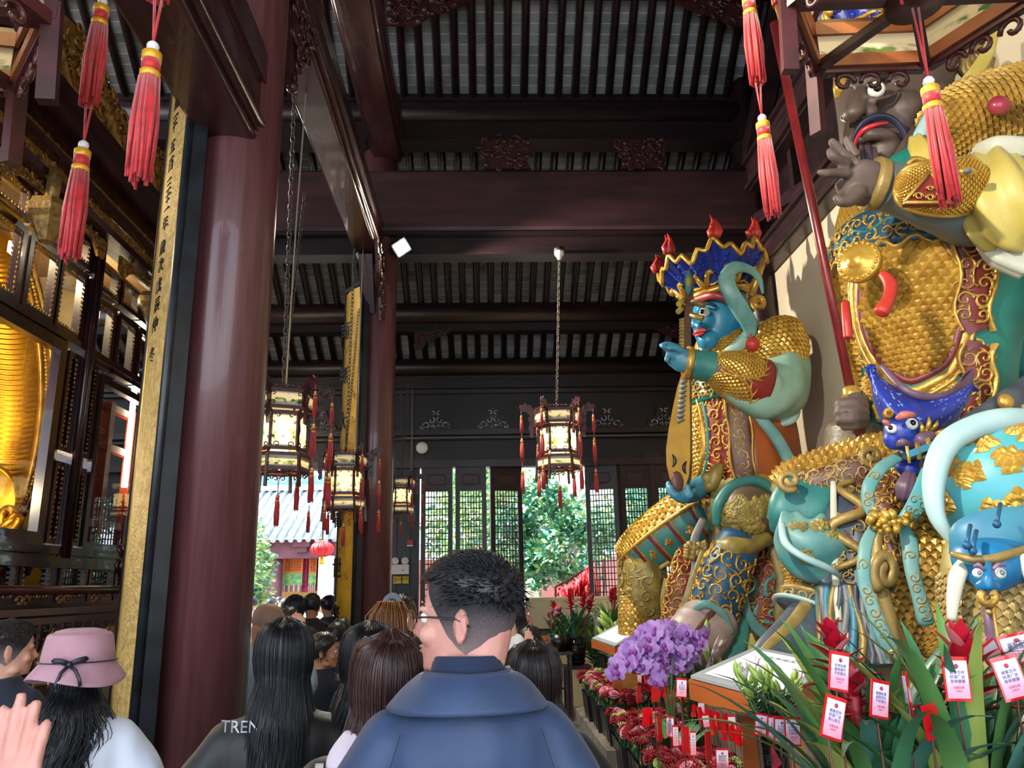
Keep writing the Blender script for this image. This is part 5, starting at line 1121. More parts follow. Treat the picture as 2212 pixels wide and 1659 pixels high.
cp_ = [(3.6, 4.98), (3.6, 5.2), (4.3, 5.3), (4.75, 5.62), (5.25, 5.72), (5.55, 5.5), (6.0, 5.46), (6.5, 5.6), (7.0, 5.44), (7.45, 5.1), (7.5, 4.98)]
carved(MB(), cp_, ((XS+.2, 0, 0), (0, 1, 0), (0, 0, 1)), .12, 8, 330, .045).tube([V((XS+.27, 3.8+3.4*i/40, 5.2+.13*sin(i*.75))) for i in range(41)], [.05+.02*sin(i*.3) for i in range(41)], 8).build('dragon_cresting', SG, sh)
MB().tube([(XS+.22, a, b+.02) for a, b in cp_[1:-1]], .02, 6).build('cresting_rim', SW, sh)
for yv in (5.02, 6.78):
    c = V((XS+.22, yv, 4.12)); MB().lathe([(.03, -.16), (.05, -.15), (.06, -.12), (.09, -.06), (.12, .0), (.15, .04), (.16, .09), (.14, .1), (.13, .14)], 6, c, smooth=False).tube([c+V((0, 0, .12)), c+V((0, 0, .4))], .05, 6).build('pendant_bracket', M('pale gilding', 'a8884c', .4, .5, c2='7d6032', sc=30, bump=.5), sh)
tb = MB().tube([(XS-.5, 8.15, 2.7), (XS-.5, 8.15, 3.9)], .03, 8); tb.build('tube_lamp', M('tube lamp glow', 'fff6e0', .3, emit=14, ec='fff0cc'), sh)
for p, e in (((XS-.7, 4.6, 4.6), 60), ((XS-.5, 5.0, 2.4), 22), ((XS-.6, 7.6, 4.4), 30)):
    l = bpy.data.lights.new('shrine lamp', 'POINT'); l.energy = e; l.color = (1, .8, .48); l.shadow_soft_size = .1; o = bpy.data.objects.new('shrine_lamp', l); COL.objects.link(o); o.location = p
# halo inside
HG = M('shining gold', 'd99a1a', .3, .75, c2='b87a10', sc=5); hl = thing('gilded_halo', 'huge golden halo with wavy rays and beaded rim behind the shrine glass', 'halo', tuple(at(-60, 1100, 6.7)))
def hp_(s, t):      # s in -1..1 across, t in 0..1 up
    w = (sin(pi*min(max(.05+.9*t, 0), 1)**.85))**.6; return at(-62+172*w*s+10*(1-t), 1150-740*t, 6.7+.25*s*s)
m = MB(); ns, nt_ = 60, 460; vs = []; fs = []
for i in range(nt_+1):
    for j in range(ns+1):
        s = -1+2*j/ns; t = i/nt_; rr = sqrt(s*s*.8+(2*t-1.05)**2); wv = .0045*sin((t*420)+9*sin(s*4)+14*s*s) if abs(s) < .84 else 0
        vs.append(hp_(s, t)+V((-.2, -.9, 0))*wv)
for i in range(nt_):
    for j in range(ns): a = i*(ns+1)+j; fs.append((a, a+1, a+ns+2, a+ns+1))
m.add(vs, fs, 0, True); m.build('ray_field', HG, hl)
m = MB()
for sd in (-1, 1):
    for w in (1.0, .86): m.tube([hp_(sd*w, t/40)+V((0, -.02, 0)) for t in range(41)], .018, 7)
    for t in range(95): m.ell(hp_(sd*.93, t/94)+V((0, -.02, 0)), .022 if t % 2 else .015, 6)
m.build('beaded_rim', GOLDB, hl)
inner = MB(); inner.lathe([(.001, -.02), (.3, -.02), (.33, .0), (.3, .015), (.001, .02)], 40, at(-50, 1085, 6.5), ax=Matrix.Rotation(pi/2, 3, 'X')); inner.build('inner_disc', HG, hl)
m = MB(); m.tube([at(20+22*(1-.8*t)*cos(t*9), 1118+30*(1-.8*t)*sin(t*9), 6.45) for t in [i/30 for i in range(31)]], .04, 8); m.tube([at(-40, 1130, 6.5), at(10, 1140, 6.45), at(40, 1110, 6.45)], .05, 8); m.build('base_scroll', HG, hl)
# calligraphy wall inside the shrine
cw = thing('calligraphy_board', 'brown board with large black brush strokes behind the shrine glass', 'board', (-4.0, 7.2, 1.92)); cwm = MB(); a, b, c, d = at(70, 1240, 7.25), at(215, 1240, 7.15), at(200, 560, 7.15), at(120, 560, 7.25)
ya = V((-4.9, 7.05, 1.92)); yb = V((-3.66, 6.95, 1.92)); xx = (yb-ya).normalized(); nn = xx.cross(V((0, 0, 1)))
cwm.bar(ya+V((0, 0, 1.3)), yb+V((0, 0, 1.3)), .05, 2.6); cwm.build('panel', M('tan board', 'a08a5c', .5, c2='6f5930', sc=3), cw)
for ch, z_, s_ in (('年', 3.2, .4), ('不', 2.75, .42), ('卞', 2.3, .42)): text(ch, s_, INK, cw, (ya+(yb-ya)*.82+V((0, 0, z_-1.92))+nn*.035, xx, (0, 0, 1)), 'brush_strokes', .004)
fi = MB(); OR_ = M('orange red inner frame', '9c3d22', .35, c2='7d2c1a', sc=5)
for a, b in (((-3.75, 7.05, 1.95), (-3.75, 7.05, 3.5)), ((-3.75, 7.75, 1.95), (-3.75, 7.75, 3.5)), ((-3.75, 8.3, 1.95), (-3.75, 8.3, 3.5))): fi.bar(a, b, .09, .09, up=(1, 0, 0))
for z in (2.3, 3.05, 3.45): fi.bar((-3.75, 7.05, z), (-3.75, 8.7, z), .07, .07)
fi.build('inner_frame', OR_, sh)
# railing on the platform
MB().box((XS-1.5, 6.0, .5), (4.3, 6.6, 1.0)).build('trim_60', STONE, kind='structure')
rl = thing('railing', 'dark carved wooden railing with gold dragon medallions before the shrine', 'railing', (-2.75, 6, 1.0)); XR_ = -2.75
RW = M('railing wood', '42191f', .3, c2='2a1014', sc=6, coat=.2)
MB().tube([(XR_, 3.6, 1.665), (XR_, 8.6, 1.665)], .028, 8).build('top_rail', RW, rl); MB().box((XR_, 6.1, 1.535), (.06, 5, .04)).box((XR_, 6.1, 1.48), (.05, 5, .04)).box((XR_, 6.1, 1.06), (.07, 5, .07)).build('lower_rails', RW, rl)
pn = MB(); g = random.Random(3)
for i in range(110):
    y = 3.62+5*i/110; z = 1.12+.32*(i % 4)/3
    pn.box((XR_, y, 1.28), (.014, .012, .36)) if i % 3 == 0 else None
    for z in (1.14, 1.21, 1.28, 1.35, 1.42):
        if g.random() < .62: pn.box((XR_, y, z+g.choice((0, .02))), (.014, .05, .012))
pn.build('fret_panel', RW, rl)
for y in (4.55, 5.25, 6.0, 6.95, 7.6):
    m = MB(); carved(m, [(y-.16, 1.1), (y+.02, 1.1), (y+.16, 1.3), (y+.1, 1.42), (y-.06, 1.4), (y-.14, 1.28)], ((XR_+.015, 0, 0), (0, 1, 0), (0, 0, 1)), .035, int(y*10), 34, .022); m.build('dragon_medallion', SG, rl)
for y in (4.2, 4.9, 5.35, 5.8, 6.7, 7.2, 7.9):
    m = MB()
    for sg in (-1, 1): curl(m, V((XR_, y+sg*.03, 1.60)), V((0, 1, 0)), V((0, 0, 1)), .04, sg, .01, 0, 5.5)
    m.build('scroll_strut', M('faded gilt', '7d5a35', .4, .4), rl)
for y in (6.32,):
    m = MB(); m.box((XR_, y, 1.35), (.12, .12, .7)); m.lathe([(.075, 1.7), (.07, 1.73), (.055, 1.75), (.1, 1.79), (.105, 1.84), (.09, 1.88), (.07, 1.9), (.095, 1.95), (.11, 2.0), (.1, 2.01), (.001, 1.99)], 12, (XR_, y, 0)); m.build('newel_post', RW, rl)
    m = MB()
    for k in range(10): q = k/10*6.283; m.tube([(XR_+.095*cos(q), y+.095*sin(q), 1.79), (XR_+.11*cos(q), y+.11*sin(q), 1.85), (XR_+.085*cos(q), y+.085*sin(q), 1.89)], .016, 5); m.tube([(XR_+.075*cos(q), y+.075*sin(q), 1.91), (XR_+.115*cos(q), y+.115*sin(q), 2.0)], .014, 5)
    m.build('lotus_cap', RW, rl)
# ================================================================ small fittings
def floodlight(p, nrm, s, label, rot=0.):
    o = thing('floodlight', label, 'lamp', tuple(p)); n = V(nrm).normalized(); x = n.cross(V((0, 0, 1))).normalized(); z = x.cross(n)
    if rot: q = Quaternion(n, rot); x = q @ x; z = q @ z
    rt = Matrix((x, n, z)).transposed()
    MB().box(p-n*.05, (s*1.25, .08, s*1.15), rt).box(p-n*.1, (s*.8, .05, s*.7), rt).build('housing', BLK, o)
    MB().box(p-n*.004, (s, .01, s*.9), rt).build('lens', M('floodlight glow', 'fff6dd', .3, emit=60, ec='fff0cf'), o)
    MB().tube([p-n*.1+x*s*.7, p-n*.2+x*s*.7, p-n*.24, p-n*.2-x*s*.7, p-n*.1-x*s*.7], .012, 5).build('bracket', BLK, o)
floodlight(at(868, 535, 8.55), (.42, -.75, -.5), .16, 'lit floodlight beside the big dark beam above the aisle', .78)
floodlight(at(304, 378, 8.4), (.45, -.8, -.35), .21, 'lit floodlight above the shrine cresting at left', .1)
def rose(px, py, Y, label, s=.06):
    p = at(px, py, Y); o = thing('cable_rose', label, 'fitting', tuple(p))
    MB().lathe([(s, .05), (s, .02), (s*.9, 0), (s*.55, -.005), (s*.5, -.04), (s*.3, -.055), (.001, -.056)], 18, p).build('cap', WHT, o); MB().lathe([(s*1.1, .09), (s*1.1, .05), (s*.5, .05)], 18, p).build('mount', DW, o)
rose(1208, 552, 8.78, 'white cable rose under the beam above the doorway lantern'); rose(768, 338, 7.6, 'white round fitting on the side of the long beam halfway along'); rose(668, 104, 5.35, 'pale cable rose where the long chain starts near the front column', .045); rose(788, 498, 8.4, 'pale cable rose at the far end of the long beam', .045)
def wallthing(name, label, cat): return thing(name, label, cat, (0, 0, 0))
p = at(912, 968, 12.9); o = thing('smoke_alarm', 'round white disc alarm on the dark lintel left of the lattice doors', 'alarm', tuple(p))
MB().lathe([(.10, 0), (.10, .03), (.085, .05), (.03, .055), (.001, .055)], 24, p, ax=Matrix.Rotation(pi/2, 3, 'X')).build('disc', WHT, o)
p = at(865, 1230, 12.9); o = thing('emergency_light', 'white twin-lamp emergency light box on the dark boards', 'lamp', tuple(p))
MB().box(p, (.27, .06, .15)).build('box', WHT, o)
for sx in (-.08, .075): MB().lathe([(.055, 0), (.06, .03), (.045, .045), (.03, .03), (.001, .03)], 20, p+V((sx, -.02, .13)), ax=Matrix.Rotation(pi/2, 3, 'X')).build('lamp_head', WHT, o)
MB().box(p+V((.04, -.032, -.01)), (.03, .004, .014)).build('red_mark', REDP, o)
for x0, w, tx, lb in ((858, .13, '应急', 'left yellow notice with a red flame sign under the emergency light'), (876, .10, '照明', 'right yellow notice with black characters under the emergency light')):
    p = at(x0, 1253, 12.9); o = thing('notice', lb, 'sign', tuple(p)); MB().box(p, (w, .01, .11)).build('plate', M('notice yellow', 'e3c81e', .5), o)
    text(tx, .05, INK, o, (p+V((.025 if w > .12 else 0, -.008, .012)), (1, 0, 0), (0, 0, 1)))
    if w > .12:
        MB().box(p+V((-.042, -.006, 0)), (.035, .004, .065)).build('red_square', M('sign red', 'c3221f', .5), o); m = MB(); m.tube([p+V((-.042, -.009, -.02)), p+V((-.044, -.009, 0)), p+V((-.04, -.009, .022))], [.008, .012, .001], 6); m.build('flame_mark', WHT, o)
for px, py, w, h, lb in ((886, 1174, .1, .1, 'small red alarm box on the dark boards above the emergency light'), (886, 1296, .1, .1, 'red frame notice low on the boards behind the grey-haired man')):
    p = at(px, py, 12.9); o = thing('alarm_box', lb, 'box', tuple(p)); MB().box(p, (w, .05, h)).build('case', M('signal red', 'b21e2c', .45), o); MB().box(p+V((0, -.027, -h*.36)), (w*.98, .004, h*.2)).build('strip', WHT, o)
# ================================================================ offerings
GRL = M('leaf green', '5c8a48', .36, c2='3f6d3a', sc=5, spec=.4); GRD = M('deep leaf green', '35684a', .36, c2='477f55', sc=5); GRY = M('yellow green leaf', 'a3ab55', .42, c2='7f9545', sc=4); GRB = M('blue green leaf', '568a7a', .36, c2='3d6c5c', sc=4)
BRED = M('bract red', 'c5152a', .4, c2='98122a', sc=6); BPK = M('bract pink', 'c4485a', .45, c2='d98a8f', sc=5); STEM = M('flower stem', '4c6e3a', .5)
CRED = M('carnation red', 'a00a26', .65, c2='720719', sc=22); CPINK = M('carnation pink', 'e093a8', .65, c2='c46d8a', sc=22); CGRN = M('carnation green', 'b4c97c', .65, c2='93ad5e', sc=22)
ORC = M('orchid lilac', 'b48fd6', .5, c2='9468bd', sc=18); ORD = M('orchid lip', '8a3f9a', .5); BUD = M('lily bud', '7fa83c', .4, c2='a9c46a', sc=8); BUDP = M('lily petal', 'd9bcc9', .45, c2='efe6de', sc=9)
POTB = M('black plastic pot', '0d0d0f', .3); ACR = M('red acrylic', 'd0121c', .12, coat=.6); PINKC = None
def leaf(mb, b, d, l, w, droop=.5, mat=0, n=7, fold=.25, twist=0.):
    b = V(b); d = V(d).normalized(); up = V((0, 0, 1)); x = d.cross(up)
    x = x.normalized() if x.length > .05 else V((1, 0, 0)); p = b; vs = []; fs = []; a = math.asin(max(-1, min(1, d.z))); hz = (d-up*d.z); hz = hz.normalized() if hz.length > .01 else V((1, 0, 0))
    for i in range(n+1):
        t = i/n; ww = w*(sin(pi*min(1, .12+.88*t)**.75)**.7 if t < 1 else .02); q = a-droop*t*t*2; dr = hz*cos(q)+up*sin(q); nn = x.cross(dr); xx = x*cos(twist*t)+nn*sin(twist*t)
        vs += [p-xx*ww*.5+nn*ww*fold*-.5*-1, p, p+xx*ww*.5+nn*ww*fold*.5]; p = p+dr*(l/n)
    for i in range(n): k = i*3; fs += [(k, k+1, k+4, k+3), (k+1, k+2, k+5, k+4)]
    return mb.add(vs, fs, mat, True)
def petal(mb, b, d, l, w, droop, mat, up=None): return leaf(mb, b, d, l, w, droop, mat, 5, .3)
def spike(mb, p, d, s, g, mats=(0, 1)):            # flaming guzmania head
    d = V(d).normalized(); x = d.orthogonal().normalized(); y = d.cross(x)
    for k in range(26):
        t = k/25; a = k*2.4; o = p+d*(s*(t*1.0)); el = .2+1.0*t; q = x*cos(a)+y*sin(a); leaf(mb, o, q*cos(el)+d*sin(el), s*(.95-.45*t)*g.uniform(.8, 1.15), s*.27, .3*(1-t), mats[0] if g.random() < .75 else mats[1], 5, .35)
def guz(x, y, z, label, n, L, W, heads, seed, pot=True, ph=.3, pr=.16, lean=(0, 0)):
    g = random.Random(seed); o = thing('bromeliad', label, 'plant', (x, y, z), 'potted red bromeliads'); c = V((x, y, z+ph))
    if pot:
        m = MB(); m.lathe([(pr*.75, 0), (pr, ph), (pr*.92, ph), (pr*.85, ph*.9), (.001, ph*.9)], 28, (x, y, z))
        for k in range(5): q = (k+.7)/6; m.tube([(x+(pr*(.75+.25*q)+.004)*cos(a/24*6.283), y+(pr*(.75+.25*q)+.004)*sin(a/24*6.283), z+ph*q) for a in range(24)], .009, 5, closed=True)
        m.build('pot', POTB, o)
    m = MB()
    for k in range(n):
        a = g.random()*6.283; el = g.uniform(.8, 1.45) if pr < .155 else g.uniform(.55, 1.42); leaf(m, c+V((cos(a), sin(a), 0))*g.uniform(0, pr*.6)-V((0, 0, .04)), V((cos(a)*cos(el)+lean[0], sin(a)*cos(el)+lean[1], sin(el))), L*g.uniform(.65, 1.12), W*g.uniform(.8, 1.2), g.uniform(.25, .7), g.choice((0, 0, 0, 1, 1, 2, 3)), 9, .3)
    m.build('leaves', [GRL, GRD, GRY, GRB], o)
    for (hx_, hy, hz, s) in heads:
        q = V((hx_, hy, hz)); m = MB(); m.tube([c, c+(q-c)*.5+V((g.uniform(-.02, .02), 0, 0)), q], .012, 8, 2); spike(m, q-(q-c).normalized()*s*.7, (q-c)+V((0, 0, .3)), s, g); m.build('flower_head', [BRED, BPK, M('red stem', 'a51f2c', .45)], o)
    return o
def pcard():
    mt = M('prayer slip', 'e9dff0', .4); nt = mt.node_tree; N = nt.nodes.new; tc = N('ShaderNodeTexCoord'); sp = N('ShaderNodeSeparateXYZ'); nt.links.new(tc.outputs['UV'], sp.inputs[0]); cr_ = N('ShaderNodeValToRGB'); e = cr_.color_ramp.elements
    e[0].position = .0; e[0].color = hx('ee9fb4'); e[1].position = 1; e[1].color = hx('dcdcf6'); k = e.new(.35); k.color = hx('eeb0c8'); k = e.new(.6); k.color = hx('eadff2'); nt.links.new(sp.outputs['Y'], cr_.inputs[0]); nt.links.new(cr_.outputs[0], nt.nodes['Principled BSDF'].inputs['Base Color']); return mt
SLIP = pcard(); INKB = M('violet print', '3c2f78', .6); INKR = M('red print', 'c23a50', .5)
def card(px, py, Y, w, tilt, yaw, label, back=False, h=None, base=None, full=True, txt=('健康如意', '福慧增长', '平安喜乐'), pitch=0.):
    h = h or w*1.62; c = at(px, py, Y); s = mpp(c); w *= s; h *= s; o = thing('prayer_card', label, 'card', tuple(c), 'red framed prayer cards')
    rt = Matrix.Rotation(yaw, 3, 'Z') @ Matrix.Rotation(pitch, 3, 'X') @ Matrix.Rotation(tilt, 3, 'Y'); x, n, z = rt @ V((1, 0, 0)), rt @ V((0, 1, 0)), rt @ V((0, 0, 1))
    MB().box(c, (w, .004, h), rt).build('holder', ACR, o)
    f = -1 if not back else 1; fr = (c+n*.0045*f, x*-f, z); xx = x*(-f)
    MB().quad(c+n*.003*f+x*(w*.44)*f-z*h*.44, c+n*.003*f-x*(w*.44)*f-z*h*.44, c+n*.003*f-x*(w*.44)*f+z*h*.41, c+n*.003*f+x*(w*.44)*f+z*h*.41).build('slip', SLIP, o)
    if not back and full:
        X = (x, ); q = c-n*.0045
        for i, t in enumerate(txt): text(t, w*.15, INKB, o, (q+z*h*(.14-.1*i), x, z), 'print')
        text('法喜充满', w*.11, INKR, o, (q-z*h*.2, x, z), 'print'); text('光孝寺', w*.09, INKR, o, (q-z*h*.28, x, z), 'print')
        m = MB()
        for k in range(5): a = -1+k*.5; m.tube([q+z*h*.24, q+z*h*.28+x*(a*w*.06), q+z*h*(.345-.02*abs(a))+x*(a*w*.05)], [w*.03, w*.035, w*.004], 5)
        m.build('flame_emblem', INKR, o)
    b = V(base) if base else V((c.x, c.y+.01, max(0, c.z-.5)))
    MB().tube([c-z*h*.1+n*.004, c-z*h*.5+n*.006, b], .0025, 5).build('stick', M('card stick', '6a3b35', .4), o)
    return o
# --- near bromeliads and their cards
B0 = at(1980, 1720, 1.98); NB = lambda px, py, Y: tuple(at(px, py, Y))
g = random.Random(1)
def nearplant(px, Y, label, heads, seed, n=46):
    p = at(px, 1760, Y); return guz(p.x, p.y, p.z-.32, label, n, .55, .046, heads, seed, True, .32, .15)
nearplant(1905, 2.08, 'red bromeliad in front of the lectern with three white cards', [NB(1798, 1412, 2.02)+(.12,), NB(1845, 1500, 1.95)+(.09,)], 3, 70)
nearplant(2110, 1.92, 'red bromeliad at the right bottom with a big flower behind a white card', [NB(2090, 1450, 1.9)+(.15,), NB(2200, 1400, 2.1)+(.05,)], 5, 78)
for px, Y in ((1905, 2.08), (2110, 1.92)): pass
tb = at(2000, 1760, 2.0); MB().box((1.25, 2.1, tb.z/2-.17), (1.2, .7, tb.z-.34)).build('offering_table', DW, label='dark offering table carrying the red bromeliads at the right bottom', cat='table')
card(1812, 1450, 1.84, 50, .2, .25, 'white card just under the left red bromeliad flower', txt=('吉祥如意', '福寿康宁', '平安喜乐'))
card(1900, 1510, 1.84, 48, .22, .3, 'tilted white card in the middle of the bromeliad leaves')
card(1800, 1550, 1.78, 55, .33, .3, 'tilted white card lowest left among the bromeliad leaves', txt=('诸事吉祥', '财源广进', '身心安乐'))
card(2066, 1466, 1.76, 56, .03, 0, 'upright white card in front of the large red bract', txt=('诸事吉祥', '财源广进', '身体健康'))
card(2182, 1464, 1.74, 56, -.22, -.15, 'white card leaning at the right picture edge', txt=('诸事吉祥', '财源广进', '身体健康'))
card(2200, 1400, 1.9, 78, -.2, -.1, 'large bluish card cut by the right picture edge', h=62, txt=('岁岁平安', '福泽绵长', ''))
card(2012, 1558, 1.78, 52, -.1, .5, 'bare red card holder turned away among the leaves', True, 70)
card(1962, 1508, 1.86, 40, .08, 1.3, 'red card seen edge-on beside the tilted white card', True, 110)
card(2140, 1408, 1.98, 46, -.5, .2, 'small red and white card half hidden behind the big red flower', h=40, full=False)
# --- lily vases
GLASS = PANE
def lilies(x, y, z, label, n, seed, hz, spread, s=1., vase=True):
    g = random.Random(seed); o = thing('lily_vase', label, 'flowers', (x, y, z), 'glass vases of lilies'); vh = .3*min(s, 1.2)
    if vase:
        m = MB(); m.lathe([(.075*s, .01), (.08*s, vh), (.083*s, vh)], 28, (x, y, z)); m.f.pop(); m.m.pop(); m.sm.pop(); m.uv.pop(); m.build('vase', GLASS, o)
    st = MB(); lf = MB()
    for k in range(n):
        a = g.random()*6.283; r = spread*sqrt(g.random()); tp = V((x+r*cos(a), y+r*sin(a)*.8, z+hz*g.uniform(.82, 1.04))); b = V((x+g.uniform(-.04, .04)*s, y+g.uniform(-.04, .04)*s, z+.03)); mid = b+(tp-b)*.55-V((cos(a), sin(a), 0))*r*.25
        st.tube([b, mid, tp], .0036*s, 5)
        for q in range(5):
            pp = mid+(tp-mid)*(q/5*.9); aa = g.random()*6.28; leaf(lf, pp, (cos(aa), sin(aa), .7), .12*s*g.uniform(.7, 1.2), .028*s, .5, g.choice((0, 1)), 5)
        for q in range(g.choice((1, 2, 2))):
            d = (V((g.uniform(-.6, .6)+.4*cos(a), g.uniform(-.5, .5)+.3*sin(a), 1))).normalized(); e = tp+V((g.uniform(-.03, .03), g.uniform(-.03, .03), g.uniform(-.05, .02)))*s; l = .1*s*g.uniform(.75, 1.15); m = MB(); pinky = g.random() < .16
            m.tube([e, e+d*l*.15, e+d*l*.45, e+d*l*.75, e+d*l], [.004*s, .011*s, .0165*s, .012*s, .002*s], 7)
            if pinky:
                xx = d.orthogonal().normalized(); yv = d.cross(xx)
                for w in range(6): qq = xx*cos(w*1.05)+yv*sin(w*1.05); leaf(m, e+d*l*.4+qq*.01*s, d+qq*.25, l*.75, .022*s, .15, 0, 4)
            m.build('lily_bud', BUDP if pinky else BUD, o)
    st.build('stems', STEM, o); lf.build('leaves', [GRL, GRD], o); return o
# --- lecterns
WOOD = M('orange lectern wood', 'a85a2c', .35, c2='8f4620', sc=3, st=(1, 1, 5), coat=.3); WOODL = M('pale lectern wood', 'c48a50', .4, c2='ad743e', sc=3, st=(1, 1, 5)); SLATE = M('grey lectern top', '8f979e', .4); PAPER = M('white sheet', 'dfe3f2', .5)
def lectern(P3, sgn, label, title, lines, ht):
    # P3: front-left, front-right, back-right of the top surface (world)
    a, b, d = [V(p) for p in P3]; x = (b-a); y = (d-b); n = x.cross(y).normalized(); c = a+x/2+y/2
    o = thing('lectern', label, 'lectern', (c.x, c.y, 0)); m = MB(); t = .075
    v = [a, b, b+y, a+y]; m.add([p for p in v]+[p-V((0, 0, t)) for p in v], [(0, 1, 2, 3), (7, 6, 5, 4), (0, 4, 5, 1), (1, 5, 6, 2), (2, 6, 7, 3), (3, 7, 4, 0)]); m.build('desk', WOOD, o)
    q = [c+(p-c)*.97+n*.004 for p in v]; m = MB(); m.add(q+[p+n*.012 for p in q], [(4, 5, 6, 7), (0, 1, 5, 4), (1, 2, 6, 5), (2, 3, 7, 6), (3, 0, 4, 7)]); m.build('grey_top', SLATE, o)
    q = [c+(p-c)*f+n*.018 for p, f in zip(v, (.8, .8, .8, .8))]; MB().quad(q[0], q[1], q[2], q[3]).build('sheet', PAPER, o)
    X, Y_ = x.normalized(), y.normalized(); W_, D_ = x.length, y.length
    tx, ty = sgn
    tx, ty = {0: (X, Y_), 1: (Y_, -X), 2: (-X, -Y_), 3: (-Y_, X)}[sgn[0]]; uw, uh = (W_, D_) if sgn[0] % 2 == 0 else (D_, W_)
    text(title, uw*.085, INK, o, (c+n*.021+ty*uh*.26, tx, ty), 'title'); text('\n'.join(lines), uw*.036, INK, o, (c+n*.021-ty*uh*.04, tx, ty), 'body_text', ls=1.5)
    m = MB(); w0 = min(W_, D_)*.42
    base = V((c.x, c.y, .0)); tp = c-V((0, 0, t+.05))
    for i, (w_, z_) in enumerate(((w0*1.3, 0), (w0, .05))): pass
    xh = V((X.x, X.y, 0)).normalized(); yh = V((-xh.y, xh.x, 0)); pl = []
    for w_, z_ in ((w0*1.35, 0), (w0*.8, tp.z)): pl += [V((c.x, c.y, z_))+xh*sx*w_/2+yh*sy*w_/2 for sx, sy in ((-1, -1), (1, -1), (1, 1), (-1, 1))]
    m.add(pl, [(0, 4, 5, 1)[::-1], (2, 6, 7, 3)[::-1]], 0); m.add(pl, [(1, 5, 6, 2)[::-1], (3, 7, 4, 0)[::-1], (4, 5, 6, 7)], 1); m.build('pedestal', [WOOD, WOODL], o)
    return o
fl_, fr2, br_ = at(1487, 1468, 3.35), at(1688, 1522, 2.95), at(1812, 1440, 3.55)
lectern((fl_, fr2, br_), (0, 0), 'wooden lectern with a white text sheet, nearest, in front of the dark-faced statue', '北方多闻天王', ['身为绿色，穿甲胄，', '右手持宝伞，左手握', '神鼠，用以制服魔众，', '保护人民财富。', '为佛教护法天神之一，', '俗称四大天王。'], 1)
f2, r2, b2 = at(1277, 1382, 8.3), at(1328, 1400, 7.9), at(1412, 1352, 8.3)
lectern((f2, r2, b2), (0, 0), 'wooden lectern with a white text sheet, farther, in front of the blue-faced statue', '东方持国天王', ['身为白色，', '手持琵琶。'], 1)
def base(px, py, Y): return at(px, py, Y)
def vase_at(px, ybase, ytop, Y, label, n, seed, wpx):
    t = at(px, ytop, Y); b = V((t.x, Y, 0)) if ybase == 0 else at(px, ybase, Y); s = mpp(t); return lilies(b.x, b.y, b.z, label, n, seed, t.z-b.z, wpx*s, min(2.2, Y/4.4 if ybase == 0 else .62))
vase_at(1680, 1700, 1468, 2.55, 'glass vase of green lily buds in front of the nearest lectern', 22, 4, 74)
vase_at(1492, 0, 1398, 6.7, 'glass vase of pale pink opening lilies behind the purple orchids', 18, 7, 62)
vase_at(1345, 0, 1355, 9.6, 'vase of lily buds in front of the farther lectern', 16, 9, 42)
vase_at(1290, 0, 1338, 10.9, 'vase of small lily buds beside the far bromeliad', 15, 12, 36)
for px, py, Y, w, tl, lb in ((1643, 1565, 2.35, 28, .2, 'leftmost pink card of the bunch under the near lilies'), (1672, 1572, 2.33, 30, .1, 'second pink card of the bunch under the near lilies'), (1688, 1578, 2.3, 34, .08, 'third pink card of the bunch under the near lilies'), (1712, 1580, 2.28, 36, .05, 'frontmost pink card of the bunch under the near lilies'), (1472, 1486, 3.9, 24, .1, 'pink card hanging on the lily vase left of the nearest lectern')): card(px, py, Y, w, tl, .1, lb, txt=('岁岁平安', '福泽绵长', '万事如意'))
m = MB(); p = [at(1666, 1608, 2.3), at(1690, 1650, 2.28), at(1668, 1668, 2.3)]; m.add(p+[q+V((0, .003, 0)) for q in p], [(0, 1, 2), (3, 5, 4), (0, 3, 4, 1), (1, 4, 5, 2), (2, 5, 3, 0)]); o = m.build('pennant', CRED, label='small red triangular pennant below the near lily vase', cat='flag'); t_ = text('吉祥', .03, INK, o, (p[0]*.3+p[1]*.35+p[2]*.35-V((0, .004, 0)), V((.95, -.1, -.1)), (0, 0, 1)))
